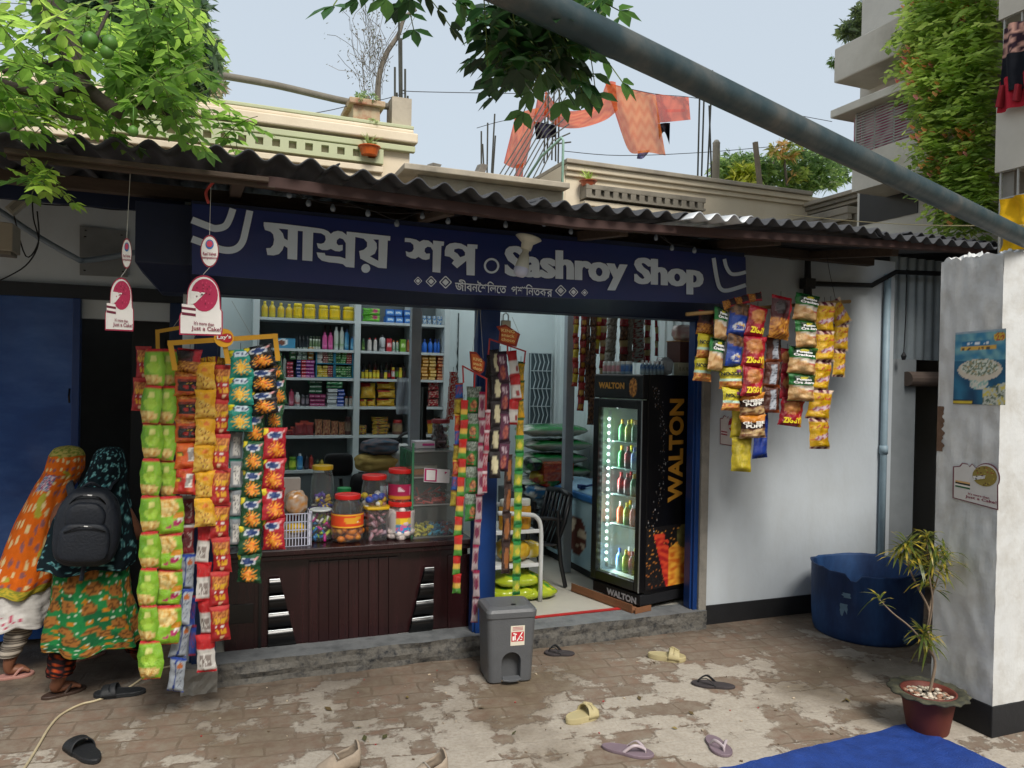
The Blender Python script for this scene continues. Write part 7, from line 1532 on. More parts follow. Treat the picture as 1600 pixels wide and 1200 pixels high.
def or_f(u, v):
    if v > .80: return hx('#7f8a3a') if nz(u*22, v*50, 3) > .02 else hx('#b8a85a')
    if v < .085: return hx('#8f8f34') if nz(u*40, v*60, 1) > -.05 else hx('#c2aa3a')
    if .60 < u < .74 and .50 < v < .64: return [hx('#b84a6a'), hx('#8fa0b0'), hx('#d8c0c8'), hx('#4a6a8a')][int((nz(u*26, v*26)+1)*9) % 4]
    a, k = spots(u, v, 22, 15, .26, 1)
    if a: return hx('#d8c08a') if k > 0 else hx('#8a5a5a')
    if nz(u*9, v*11, 6) > .42: return hx('#a8a03a')
    return lerp(hx('#c85a14'), hx('#d96c1c'), .5+nz(u*5, v*5))
garment('headscarf', [(697, 100, 112, .02), (701, 86, 126, .06), (712, 77, 132, .09), (730, 71, 131, .10), (746, 64, 122, .095), (765, 52, 112, .11), (800, 34, 103, .14), (840, 16, 98, .16), (880, 0, 94, .17), (905, -12, 90, .18), (922, -18, 78, .18)], YO, or_f, p1_, fold=.05, seed=5, nu=110, nv=100)
# ---- person with the backpack
YG = .14
p2_ = thing('person', 'person in a dark teal headscarf and green flowered dress leaning towards the dark doorway', 'person', atz(110, 1075))
hl, tl2, an1 = atz(72, 1091), atz(128, 1076), at(93, 1060, .1)
L1 = leg('a', at(135, 900, YG), at(108, 985, YG-.02), an1, hl, tl2); L2 = leg('b', at(155, 900, .25), at(203, 975, .35), at(212, 1018, .42), atz(205, 1038), atz(235, 1030))
bodyp(p2_, at(145, 890, YG), at(160, 800, YG), at(168, 765, YG), at(170, 735, YG), .083, [L1, L2], [arm('c', at(195, 800, YG), at(214, 835, .2), at(232, 838, .35)), arm('d', at(120, 800, YG), at(125, 850, .3), at(170, 860, .4))], Vector((.6, .8, -.2)))
def ethnic(u, v):
    t = (v*14) % 1
    if (u*6) % 1 < .3: return hx('#a3421c') if t < .5 else hx('#1c1416')
    return hx('#7a2a18') if .35 < t < .6 and (u*12) % 1 < .5 else hx('#1e1517')
legging([at(130, 930, YG), at(108, 985, YG-.02), an1+Z*.02], (.085, .058), ethnic, p2_); legging([at(160, 930, .25), at(203, 975, .35), at(213, 1016, .42)], (.08, .05), ethnic, p2_)
def dress_f(u, v):
    a, k = spots(u, v, 11, 7, .36, 3, .3)
    if a: return hx('#8a5a2a') if nz(u*60, v*50, 2) > -.1 else hx('#5a3a1c')
    a2, _ = spots(u+.03, v+.05, 26, 17, .14, 9, .3)
    if a2: return hx('#a8b5a0')
    a3, _ = spots(u+.01, v+.02, 15, 11, .2, 12, .3)
    if a3: return hx('#a36a1c')
    return hx('#1d6a38') if nz(u*7, v*7) > -.2 else hx('#155230')
garment('dress', [(840, 80, 200, .12), (880, 84, 200, .13), (920, 80, 204, .15), (955, 74, 212, .17), (985, 68, 221, .19), (1003, 66, 222, .20)], YG, dress_f, p2_, fold=.09, seed=1, nu=120, nv=60)
def teal_f(u, v):
    n1_ = nz(u*34, v*26, 4); n2_ = nz(u*60+3, v*40, 8)
    if n1_ > .18 and n2_ > -.25: return hx('#6fa3a3') if n2_ > .1 else hx('#3a6a70')
    return hx('#0f1c22')
garment('headscarf', [(699, 167, 180, .02), (703, 153, 190, .06), (715, 145, 195, .09), (732, 139, 197, .10), (750, 128, 197, .10), (775, 108, 200, .13), (810, 86, 206, .15), (845, 70, 210, .16), (868, 62, 212, .17), (884, 58, 210, .17)], YG, teal_f, p2_, fold=.05, seed=8, nu=150, nv=120)
# sandals on the feet
pinkm = mat('pink_sandal', '#a87a70', .6, var=.1); brnm = mat('brown_strap', '#3a2a22', .6)
sandal('flip', atz(-8, 1063), atz(54, 1052), (pinkm, pinkm), 'pink flat sandal on the near foot of the person in orange', 'sandals worn by the two people', .08)
sandal('flip', atz(106, 1036), atz(164, 1019), (pinkm, pinkm), 'pink flat sandal on the leading foot of the person in orange', 'sandals worn by the two people', .08)
sandal('flip', atz(64, 1094), atz(134, 1074), (brnm, brnm), 'thin brown thonged sandal under the bare foot of the backpack wearer', 'sandals worn by the two people', .085)
# backpack
bp_ = thing('backpack', 'rounded black backpack worn over the dark teal headscarf', 'backpack', at(137, 823, YG-.2)); bkm = mat('black_nylon', '#141a24', .6, var=.2, scale=8, bump=.3, bscale=90)
cB = at(138, 822, YG-.19); wB, hB = 46/FPX*depth(cB), 60/FPX*depth(cB)
def rbox(c, rx, ry, rz, e=.4, top=.8, rot=.07, par=bp_, name='body', m=bkm):
    mb = MB(); c = Vector(c)
    def f(u, v):
        a = 2*PI*u; b = PI*(v-.5); s = lambda t, e_: math.copysign(abs(t)**e_, t); k = 1-(1-top)*max(0, math.sin(b))
        x = rx*s(math.cos(b), e)*s(math.cos(a), e)*k; z = rz*s(math.sin(b), e*1.4); y = ry*s(math.cos(b), e)*s(math.sin(a), e)
        return c+Vector((x*math.cos(rot)+z*math.sin(rot), y, z*math.cos(rot)-x*math.sin(rot)))*(1+.02*nz(u*8, v*8))
    mb.grid(f, 40, 26); return mb.build(name, m, par, smooth=True, fix=False)
rbox(cB, wB, .09, hB, .45, .72); rbox(cB+Vector((-.004, -.085, -hB*.32)), wB*.76, .035, hB*.5, .4, .9, name='front_pocket'); rbox(cB+Vector((.0, -.08, hB*.35)), wB*.6, .03, hB*.34, .5, .75, name='upper_pocket')
mb = MB(); mb.tube(catmull([cB+Vector((-wB*.6, -.125, -hB*.0)), cB+Vector((0, -.135, hB*.13)), cB+Vector((wB*.62, -.125, -hB*.02))], 6), .004, 5); mb.tube(catmull([cB+Vector((-wB*.75, -.05, hB*.3)), cB+Vector((-wB*.3, -.09, hB*.82)), cB+Vector((wB*.4, -.09, hB*.8)), cB+Vector((wB*.8, -.05, hB*.2))], 6), .004, 5); mb.build('zip', blackg, bp_)
mb = MB(); mb.tube(catmull([cB+Vector((-.03, .02, hB*.98)), cB+Vector((.01, .0, hB*1.12)), cB+Vector((.05, .02, hB*.96))], 6), .008, 6); mb.build('handle', bkm, bp_)
for s, u_ in ((-1, 112), (1, 178)): mb = MB(); mb.tube(catmull([cB+Vector((s*wB*.55, .03, hB*.85)), cB+Vector((s*wB*.7, .1, hB*1.05)), cB+Vector((s*wB*.75, .22, hB*.85))], 6), [(.022, .006)]*13, 8); mb.build('shoulder_strap', bkm, bp_)
mb = MB(); mb.tube([cB+Vector((-.01, -.04, -hB*.95)), cB+Vector((-.02, -.05, -hB*1.35))], [(.012, .003)]*2, 6); mb.build('loose_strap', bkm, bp_)
# ================================================================== BACKGROUND BUILDINGS
def rp(u, v, Y): return at(u, v, Y)
# left cream house with lime trim
YA = 6.5
A_ = at(645, 205, YA); hb = thing('cream_house', 'cream plastered flat roofed house with lime green cornice behind the shop on the left', 'house', (A_.x-4, YA, 0)); zt = A_.z
xL = -9
mb = MB(); mb.box(xL, A_.x-.04, YA, YA+6, 0, zt-.1); mb.build('wall', cream, hb)
mb = MB(); mb.box(xL, A_.x+.05, YA-.12, YA+6.1, zt-.2, zt-.06); mb.box(xL, A_.x+.0, YA-.07, YA+6, zt-.06, zt); mb.build('cornice', cream, hb, bevel=.02)
mb = MB(); mb.box(xL, A_.x+.0, YA-.07, YA+6, zt+.001, zt+.05); mb.box(xL, A_.x+.02, YA-.09, YA, zt-.32, zt-.24); mb.build('lime_band', green_t, hb, bevel=.01)
mb = MB()
zc0, zc1 = at(590, 258, YA).z, at(590, 236, YA).z; x0c, x1c = -7, at(597, 240, YA).x
mb.box(x0c, x1c, YA-.1, YA, zc0-.12, zc0-.04); mb.box(x0c, x1c, YA-.05, YA, zc0-.24, zc0-.16); mb.build('string_course', cream, hb, bevel=.01)
mb = MB(); x = x1c; zh = zc1-zc0
for k in range(60):
    if x < x0c: break
    mb.box(x-.11, x, YA-.1, YA-.001, zc0+.3*zh, zc0+.8*zh); x -= .21
mb.box(x0c, x1c, YA-.1, YA-.001, zc0+.8*zh, zc1); mb.box(x0c, x1c, YA-.1, YA-.001, zc0, zc0+.3*zh); mb.build('dentil_band', green_t, hb)
mb = MB(); px0, px1 = at(550, 190, YA+.1).x, at(592, 190, YA+.1).x; pzt = at(570, 157, YA+.1).z
mb.box(px0, px1, YA+.02, YA+.7, zt+.05, pzt-.1); mb.box(px0-.06, px1+.06, YA-.04, YA+.76, pzt-.1, pzt-.02); one('brick_planter', mb, mat('peeling_planter', '#b9a98c', .9, var=.2, scale=4, col2='#8a4a34', bump=.4), 'peeling plastered planter on the roof edge of the cream house', 'planter', bevel=.01)
mb = MB(); c = at(626, 190, YA+.2); mb.box(c.x-.16, c.x+.12, YA+.05, YA+.4, zt+.05, at(626, 158, YA+.2).z); stub = one('column_stub', mb, greyc, 'rough concrete column stub with bare rebar on the cream house roof', 'column stub')
def rebar(P0, P1, r=.018): m = MB(); m.tube([P0, P1], r, 5); return m
rm = mat('rusty_rebar', '#44453f', .8, var=.3)
for k, (u0, v0, u1, v1) in enumerate(((617, 200, 617, 105), (622, 200, 620, 145), (625, 190, 623, 0), (628, 195, 627, 60), (633, 200, 633, 108), (636, 200, 637, 150))):
    m = rebar(at(u0, v0, YA+.15+.05*k), at(u1, v1, YA+.15+.05*k), .016); m.build('rebar', rm, stub)
mb = MB(); mb.tube(catmull([at(340, 117, YA+.3), at(430, 133, YA+.3), at(548, 160, YA+.3), at(618, 167, YA+.3)], 4), [.05]*12+[.065]*1, 8); one('bamboo_pole', mb, mat('weathered_bamboo', '#6f6a60', .8, var=.2, scale=6), 'long weathered bamboo pole resting on the rooftop planter', 'pole', smooth=True)
# twiggy tree on the roof
def twig_tree(u, vb, vt, Y, label, seed, w_=60):
    R = random.Random(seed); root = thing('bare_tree', label, 'tree', at(u, vb, Y)); mb = MB(); sc = 1/FPX*depth(at(u, vb, Y))
    tr_ = catmull([at(590, 158, Y), at(592, 120, Y), at(603, 85, Y), at(622, 55, Y), at(632, 28, Y), at(650, 15, Y)], 5); mb.tube(tr_, [.045*(1-.5*k/len(tr_)) for k in range(len(tr_))], 7); mb.build('trunk', mat('grey_bark', '#6e675d', .9, var=.2), root)
    mb = MB(); lv_ = MB()
    for k in range(46):
        p = at(R.uniform(562, 598), R.uniform(150, 90), Y+R.uniform(-.2, .2)); q = p.copy(); d = Vector((R.gauss(0, .25), R.gauss(0, .2), 1)).normalized(); P = [q.copy()]
        for j in range(R.randint(3, 7)): d = (d+Vector((R.gauss(0, .35), R.gauss(0, .3), R.gauss(.1, .25)))).normalized(); q = q+d*.16; P.append(q.copy())
        mb.tube(P, .004, 3)
        for t in P[1:]:
            for _ in range(2): b_0 = t+Vector((R.gauss(0, .06), R.gauss(0, .06), R.gauss(0, .06))); lv_.add([b_0+Vector((R.gauss(0, .014), R.gauss(0, .014), R.gauss(0, .014))) for _ in range(3)], [(0, 1, 2)], 0, hx(R.choice(['#5a5a48', '#6a6458', '#4a5238'])))
    mb.build('twigs', MATS['grey_bark'], root); lv_.build('dry_leaves', leafd, root, fix=False); return root
twig_tree(590, 158, 10, YA+.35, 'leafless twiggy sapling rising from the rooftop planter', 4)
def bush(name, label, boxes, Y0, Y1_, n, size, cols, m=None, seed=1, cat='plant', stem=None, group=None):
    """leaf clumps in a volume: boxes (u0,u1,v0,v1,weight)"""
    R = random.Random(seed); mb = MB(); tot = sum(b[4] for b in boxes)
    for k in range(n):
        r = R.uniform(0, tot); b = boxes[0]
        for b in boxes:
            r -= b[4]
            if r <= 0: break
        # elliptical distribution
        a, rr = 2*PI*R.random(), math.sqrt(R.random()); u = (b[0]+b[1])/2+(b[1]-b[0])/2*rr*math.cos(a); v = (b[2]+b[3])/2+(b[3]-b[2])/2*rr*math.sin(a)
        c = at(u, v, R.uniform(Y0, Y1_)); nn = R.randint(5, 9); base = R.choice(cols)
        for j in range(nn):
            d = Vector((R.gauss(0, 1), R.gauss(0, 1), R.gauss(.1, .8))).normalized(); L_ = size*R.uniform(.6, 1.2); s = d.orthogonal().normalized()*L_*.2; e = c+d*L_; mid = c+d*L_*.5+Z*L_*.06
            k_ = R.uniform(.75, 1.3); col = tuple(min(1, x*k_) for x in hx(base)); mb.add([c, mid-s, e-Z*L_*.15, mid+s], [(0, 1, 2, 3)], 0, col)
    root = thing(name, label, cat, at((boxes[0][0]+boxes[0][1])/2, boxes[0][3], Y0), group); mb.build('foliage', m or leafm, root, fix=False)
    if stem: s = MB(); s.tube(catmull([at(u, v, (Y0+Y1_)/2) for u, v in stem], 4), [.03]*2+[.02]*200 if False else .025, 6); s.build('stem', MATS['grey_bark'], root)
    return root
bush('rooftop_plant', 'small green rooftop plant spilling over the brick planter', [(556, 594, 144, 158, 1), (566, 590, 184, 198, .5)], YA-.1, YA+.5, 60, .06, ['#5d7a45', '#71885a', '#8a9a6a'], seed=3, stem=[(575, 165), (575, 150)])
bush('rooftop_shrub', 'pale wispy shrub on the cream house roof behind the mango leaves', [(300, 350, 50, 150, 1), (310, 350, 110, 160, .8)], YA+.6, YA+1.4, 220, .12, ['#8a7f70', '#6f7f50', '#9a8a78', '#7a8f4a'], seed=6, stem=[(325, 170), (325, 90)])
def hangpot(u, v, Y, r, h, col, label, cols):
    p = at(u, v, Y); root = thing('wall_pot', label, 'plant pot', p); mb = MB(); mb.lathe([(r*.75, -h/2), (r, h/2), (r*1.1, h/2), (r*1.1, h*.4), (r*.9, h*.4)], p, 16); mb.build('pot', plastic(col), root)
    mb = MB(); R = random.Random(int(u))
    for k in range(26): d = Vector((R.gauss(0, .5), R.gauss(0, .4), 1)); blade(mb, p+Z*h/2, d, R.uniform(.12, .3)*(r/.12), .02, (hx(R.choice(cols)), hx(R.choice(cols))), R, .3)
    mb.build('leaves', leafm, root, fix=False)
hangpot(577, 236, YA-.15, .14, .12, '#b8561f', 'orange plant pot on the lime band of the cream house', ['#6f8a50', '#8a9a6a'])
# middle grey cream house
YM = 5.2
M0, M1 = at(880, 250, YM), at(1262, 308, YM); ztm = M0.z
mh = thing('parapet_house', 'stained cream house with a grey moulded parapet behind the middle of the shop', 'house', ((M0.x+M1.x)/2, YM, 0))
mb = MB(); mb.box(M0.x+.04, M1.x+2.5, YM, YM+3.2, 0, ztm-.05); mb.build('wall', cream, mh)
mb = MB(); mb.box(M0.x, M1.x, YM-.12, YM+3.2, ztm-.06, ztm); mb.build('coping', greyc, mh, bevel=.01); mb = MB(); mb.box(M0.x+.02, M1.x, YM-.08, YM, ztm-.14, ztm-.06); mb.box(M0.x+.03, M1.x, YM-.04, YM, ztm-.21, ztm-.14); mb.box(M0.x-.0, M0.x+.04, YM, YM+3.2, 2.5, ztm-.06); mb.build('cornice', cream, mh, bevel=.012)
g0, g1 = at(906, 294, YM).x, at(1090, 325, YM).x; gz = at(906, 294, YM).z
mb = MB(); mb.box(g0, g1, YM-.2, YM, gz-.05, gz+.02); mb.build('ledge', darkc, mh, bevel=.008); mb = MB(); mb.box(g0, g1, YM-.16, YM, gz-.26, gz-.19); mb.box(g0+.08, g1-.03, YM-.1, YM, gz-.35, gz-.26); mb.build('lower_ledge', cream, mh, bevel=.008)
mb = MB(); x = g0
mb.box(g0, g1, YM-.15, YM-.001, gz-.16, gz-.05); mb.box(g0, g1, YM-.199, YM-.15, gz-.16, gz-.13)
while x < g1-.05: mb.box(x, x+.08, YM-.199, YM-.15, gz-.13, gz-.05); x += .135
mb.build('dentil_band', darkc, mh)
# projecting right corner with layered slabs
c0, c1, c2 = at(1255, 312, YM), at(1345, 291, YM-1.2), at(1500, 335, YM-1.2)
Yq2 = YM-1.15; xq0 = M1.x-.0; cz = at(1345, 291, Yq2).z; xq = at(1345, 291, Yq2).x; xqe = at(1560, 340, Yq2).x+2
for k, (zz0, zz1, o) in enumerate(((-.06, 0, 0), (-.12, -.06, .05), (-.17, -.12, .1))):
    mb = MB(); mb.add([Vector((xq+o, Yq2+o, cz+z)) for z in (zz0, zz1)]+[Vector((xqe, Yq2+o, cz+z)) for z in (zz0, zz1)]+[Vector((xqe, YM+1, cz+z)) for z in (zz0, zz1)]+[Vector((xq0-.1+o, YM+1, cz+z)) for z in (zz0, zz1)]+[Vector((xq0-.1+o, YM-.1, cz+z)) for z in (zz0, zz1)],
        [(0, 2, 3, 1), (2, 4, 5, 3), (4, 6, 7, 5), (6, 8, 9, 7), (8, 0, 1, 9), (0, 8, 6, 4, 2), (1, 3, 5, 7, 9)]); mb.build('projecting_slab', darkc if k == 1 else greyc, mh, bevel=.01)
mb = MB(); zq = at(1345, 322, Yq2).z; xz = at(1295, 322, Yq2+.4).x
mb.box(xz, xqe, Yq2+.05, YM, zq-.1, zq); mb.box(xz+.1, xqe, Yq2+.12, YM, zq-.3, zq-.18); mb.box(xz+.15, xqe, Yq2+.2, YM, 1.0, zq-.3); mb.build('lower_ledge', darkc, mh, bevel=.01)
mb = MB(); x = xz+.02
while x < xqe-.1: mb.box(x, x+.07, Yq2+.06, YM, zq-.18, zq-.1); x += .135
mb.build('lower_dentils', darkc, mh)
mb = MB(); p = at(878, 215, YM-.1); mb.tube([(p.x+.02, YM-.1, ztm-1.2), (p.x+.02, YM-.1, p.z-.04), (p.x-.0, YM-.1, p.z), (p.x-.12, YM+.3, p.z-.16), (p.x-.45, YM+.9, p.z-.9)], .018, 8); one('green_downpipe', mb, mat('pale_green_pipe', '#7fa090', .5), 'pale green pipe rising at the left corner of the stained house', 'pipe', smooth=True)
hangpot(919, 287, YM-.12, .11, .07, '#a8563a', 'shallow terracotta pot on the dentil ledge of the stained house', ['#7a9a4a', '#9ab85a'])
mb = MB(); p = at(1118, 285, YM+.3); q = at(1119, 222, YM+.3); mb.lathe([(.055, 0), (.055, (q.z-p.z)*.96), (.06, (q.z-p.z)*.97), (.03, q.z-p.z+.03), (.001, q.z-p.z+.04)], p, 12); one('vent_pipe', mb, mat('cream_pipe', '#a8a294', .6), 'thick cream vent pipe standing on the stained house roof', 'pipe', smooth=True)
mb = MB(); mb.bar(at(1188, 295, YM+.4), at(1180, 222, YM+.4), .06); one('wooden_stake', mb, mat('grey_timber', '#7f7464', .85, var=.2), 'grey wooden stake before the rooftop mango tree', 'stake')
def rebars(name, label, L_, Y, r=.014):
    root = thing(name, label, 'rebar', at(L_[0][0], L_[0][1], Y), 'bare rebar bundles on the roofs')
    for k, (u0, v0, u1, v1) in enumerate(L_): m = rebar(at(u0, v0, Y+.06*k), at(u1, v1, Y+.06*k), r); m.build('rebar', rm, root)
rebars('rebar_bundle', 'bare rebar bundle rising beside the cream vent pipe', ((1090, 280, 1094, 112), (1096, 280, 1100, 150), (1105, 280, 1113, 110), (1112, 285, 1108, 165)), YM+.6)
rebars('rebar_bundle', 'bare rebar bundle above the low slab left of the orange cloth', ((752, 265, 752, 205), (756, 268, 754, 225), (761, 270, 762, 192), (768, 270, 773, 178), (770, 272, 774, 212)), 7.5)
rebars('rebar_bundle', 'tall rebar cage behind the dark shirt under the orange cloth', ((855, 250, 857, 130), (862, 250, 866, 135), (868, 252, 868, 160), (872, 255, 874, 140), (850, 255, 852, 150)), YM+1.6)
mb = MB()
for k in range(9): mb.tube([at(775+k*7, 282+k*2, YM+1), at(835+k*4, 185+k*5, YM+1.3), at(880+k*1.5, 110+k*14, YM+1.5)], .012, 4)
one('bent_rods', mb, rm, 'fan of bent dark rods leaning across the cloth above the roof slab', 'rods'); bpy.data.objects['bent_rods']['kind'] = 'stuff'
# low slab between houses
mb = MB(); s0, s1 = at(652, 272, 4.6), at(880, 300, 4.6); mb.box(s0.x, s1.x, 4.6, 5.4, s1.z-1.0, s1.z-.0); mb.box(s0.x-.2, s1.x, 4.4, 5.5, s1.z, s1.z+.07); lowr = thing('low_outbuilding', 'low grey slab roofed outbuilding between the two cream houses', 'outbuilding', (s0.x+1, 4.6, 0)); mb.build('roof_slab', greyc, lowr, bevel=.01); mb = MB(); mb.box(s0.x, s1.x, 4.62, 5.4, 0, s1.z-1.0); mb.build('wall', cream, lowr)
for k, (u, v, h, lb) in enumerate(((663, 268, .1, 'broken brick chunk at the left of the low slab roof'), (675, 265, .13, 'taller brick chunk on the low slab roof'), (750, 268, .22, 'pale block beside the rebar left of the orange cloth'))): mb = MB(); p = at(u, v, 4.8 if k < 2 else 7.4); mb.obox(p, (.06, .02, 0), (-.02, .06, 0), (.015*(k+1), 0, h/2)); one('brick', mb, conc, lb, 'brick', bevel=.004)
# ------- laundry: orange net cloths and dark shirt
clm = bpy.data.materials.new('orange_net'); clm.use_nodes = True; N = clm.node_tree.nodes; L = clm.node_tree.links; bs_ = N['Principled BSDF']; at_n = N.new('ShaderNodeAttribute'); at_n.attribute_name = 'Col'; L.new(at_n.outputs[0], bs_.inputs[0]); bs_.inputs['Roughness'].default_value = .9
tl_ = N.new('ShaderNodeBsdfTranslucent'); L.new(at_n.outputs[0], tl_.inputs[0]); tt = N.new('ShaderNodeBsdfTransparent'); ms = N.new('ShaderNodeMixShader'); ms.inputs[0].default_value = .55; L.new(bs_.outputs[0], ms.inputs[1]); L.new(tl_.outputs[0], ms.inputs[2]); ms2 = N.new('ShaderNodeMixShader'); ms2.inputs[0].default_value = .14; L.new(ms.outputs[0], ms2.inputs[1]); L.new(tt.outputs[0], ms2.inputs[2]); L.new(ms2.outputs[0], N['Material Output'].inputs[0])
def sheet(top, bot, Y, cf, label, name='orange_cloth', cat='cloth', dy=.12, m=clm, nu=40, nv=26, group=None):
    T_, B_ = catmull([(u, v, 0) for u, v in top], 8), catmull([(u, v, 0) for u, v in bot], 8)
    def smp(P, t): x = t*(len(P)-1); i = min(int(x), len(P)-2); return P[i].lerp(P[i+1], x-i)
    mb = MB(); mb.grid(lambda u, v: (lambda q: at(q.x, q.y, Y+dy*math.sin(u*9+v*2)*(.3+.7*(1-v))+.05*nz(u*9, v*3)))(smp(B_, u).lerp(smp(T_, u), v)), nu, nv, cf=cf); return one(name, mb, m, label, cat, group, fix=False, smooth=True)
def net(c1, c2, band=None):
    def f(u, v):
        if band and band(u, v): return hx('#e2602a')
        z_ = math.sin((v*30+1.5*math.sin(u*40))*1.0); return lerp(hx(c1), hx(c2), .5+.5*z_)
    return f
GL = 'clothes drying on the rooftop line'
Yl = YM+1.8
sheet([(945, 128), (990, 140), (1024, 148)], [(970, 205), (985, 238), (1012, 238), (1040, 243)], Yl, net('#f5a060', '#e87c34', lambda u, v: u < .1 or v > .97), 'widest orange net cloth hanging straight below the rooftop line', group=GL)
sheet([(852, 140), (880, 172), (930, 165), (948, 130), (962, 128)], [(850, 178), (870, 197), (905, 200), (945, 188), (965, 172)], Yl-.2, net('#f08044', '#e0602a', lambda u, v: v > .93), 'sagging orange net cloth swagged between the rods', group=GL)
sheet([(806, 178), (825, 172), (842, 168)], [(787, 255), (800, 262), (815, 262), (822, 255)], Yl-.4, net('#f08a50', '#e26c34', lambda u, v: u < .1), 'narrow orange net cloth hanging at the left above the slab', group=GL)
sheet([(842, 140), (858, 175), (850, 185)], [(835, 178), (838, 190), (842, 200)], Yl-.3, lambda u, v: hx('#e0622f'), 'small orange corner of cloth poking up at the left', group=GL)
sheet([(1024, 146), (1050, 150), (1076, 152)], [(1028, 192), (1050, 190), (1079, 187)], Yl, lambda u, v: hx('#f0500f') if (.3 < u < .85 and .35 < v < .5) else hx('#e8704a'), 'salmon orange shirt at the right end of the rooftop line', group=GL)
dcl = mat('dark_cloth', '#2b2a38', .9, var=.15)
sheet([(834, 190), (850, 192), (870, 196)], [(838, 218), (852, 216), (868, 214)], Yl-.3, lambda u, v: hx('#2f2d40'), 'dark grey cloth under the swagged orange cloth', 'dark_cloth', 'cloth', m=cloth, group=GL)
sheet([(1028, 194), (1038, 192), (1047, 192)], [(1030, 218), (1038, 206), (1046, 226)], Yl+.1, lambda u, v: hx('#23262f'), 'dark trousers showing below the salmon shirt', 'dark_cloth', 'cloth', m=cloth, group=GL)
sheet([(997, 236), (1010, 235), (1016, 234)], [(995, 248), (1004, 248), (1012, 240)], Yl+.1, lambda u, v: hx('#8088b8'), 'pale blue cloth corner below the widest orange cloth', 'blue_cloth', 'cloth', m=cloth, group=GL)
sheet([(806, 258), (812, 256), (818, 254)], [(805, 283), (810, 284), (817, 280)], Yl-.5, lambda u, v: hx('#e06a1c'), 'short bright orange rag hanging lowest at the left', 'orange_rag', 'cloth', group=GL)
def wire(P, Y, lb, r=.006): m = MB(); m.tube(catmull([at(u, v, Y) for u, v in P], 5), r, 4); one('overhead_wire', m, wire_m, lb, 'wire', 'wires strung across the roofs')
wire([(633, 140), (645, 143), (800, 146), (860, 146)], YA+.5, 'wire from the column stub to the tree leaves'); wire([(945, 130), (1024, 147), (1078, 152), (1190, 170), (1300, 190)], Yl, 'clothes line running right to the balcony'); wire([(880, 236), (970, 243), (1100, 238), (1240, 226)], YM+1, 'thin wire low over the stained house roof'); wire([(340, 185), (480, 178), (560, 162), (600, 155), (634, 145)], YA+.2, 'thin wire crossing in front of the cream house'); wire([(745, 200), (790, 188), (850, 180)], 7.4, 'short wire from the left rebar bundle')
mb = MB(); mb.tube(catmull([at(1230, 335, 2.2), at(1330, 345, 1.6), at(1450, 352, 0), at(1600, 352, -1)], 5), .004, 5); one('stretched_line', mb, mat('cream_line', '#b5a47a', .6), 'cream cord stretched above the right end of the tin roof', 'cord')
# rooftop mango tree
mango = ['#5f7d42', '#4a6a36', '#708c48', '#86a058', '#56723a']
bush('mango_tree', 'bushy mango tree with some yellow new leaves behind the stained parapet', [(1115, 1200, 240, 300, 1.4), (1180, 1330, 235, 300, 2.2), (1125, 1170, 255, 295, .5)], YM+1.0, YM+2.6, 900, .17, mango, seed=11, cat='tree', stem=[(1200, 330), (1195, 290), (1210, 250)])
bush('mango_shoot', 'tuft of yellow green new mango leaves left of the wooden stake', [(1145, 1178, 255, 292, 1)], YM+.8, YM+1.1, 60, .17, ['#a3ad3a', '#8f9f3a', '#b5b85a'], seed=12, cat='tree shoot', stem=[(1162, 300), (1162, 270)])
bush('mango_shoot', 'tuft of orange new mango leaves just under the steel pipe', [(1205, 1250, 222, 250, 1), (1232, 1262, 262, 285, .8)], YM+.8, YM+1.1, 45, .16, ['#8a8a3a', '#b5985a', '#7f9440'], seed=13, cat='tree shoot', stem=[(1230, 290), (1225, 250)])
# ------- right apartment block: left face runs in depth
XR = 6.2
def rr(u, v, X=None): return atx(u, v, X or XR)
lgc = mat('pale_weathered_concrete', '#d3cdc1', .9, var=.14, scale=1.3, bump=.3, bscale=12, col2='#a39c90', detail=10)
ap = thing('balcony_building', 'grey concrete apartment building with a grilled balcony and a creeper at upper right', 'building', (XR+2, 1.5, 0))
pN = lambda u, v: rr(u, v)
yF = rr(1342, 200, XR+.0).y
mb = MB(); ye = rr(1342, 220).y; mb.box(XR, XR+6, -.5, ye, 0, 11); mb.build('wall', mat('grey_render', '#d6d2c9', .9, var=.15, scale=1, col2='#bab5aa', bump=.2), ap)
XS = XR-.45; p1_, p2_ = atx(1303, 100, XS), atx(1415, 60, XS)
zt1, zb1 = atx(1303, 77, XS).z, atx(1303, 130, XS).z; yf, yn = p1_.y, .3
mb = MB(); mb.box(XS, XR+.5, yn, yf, zb1, zt1); mb.build('roof_parapet', lgc, ap, bevel=.015)
zt2 = atx(1297, 176, XS-.1).z; yf2 = atx(1297, 176, XS-.1).y
mb = MB(); mb.box(XS-.1, XR, yn, yf2, zt2-.06, zt2+.02); mb.build('sunshade', lgc, ap, bevel=.01)
zb2 = atx(1308, 252, XS).z
mb = MB(); mb.box(XS, XR, yn, yf2-.2, zb2-.35, zb2); mb.build('balcony_floor', lgc, ap)
grm = mat('white_iron_grille', '#a9a8a2', .6); mb = MB(); yg0, yg1 = yn, yf2-.22
k = 0; y = yg1
while y > yg0: mb.tube([(XS+.02, y, zb2), (XS+.02, y, zt2)], .012 if k % 4 == 0 else .007, 4); y -= .22; k += 1
for j in range(19): z = zb2+(zt2-zb2)*j/18; mb.tube([(XS+.02, yg0, z), (XS+.02, yg1, z)], .007, 4)
for j in range(9):
    x = XS+.03+j*.06; mb.tube([(x, yg1, zb2), (x, yg1, zt2)], .006, 4)
for j in range(19): z = zb2+(zt2-zb2)*j/18; mb.tube([(XS+.02, yg1, z), (XR, yg1, z)], .006, 4)
gp = mb.build('grille', grm, ap)
mb = MB(); y = yg1-.8
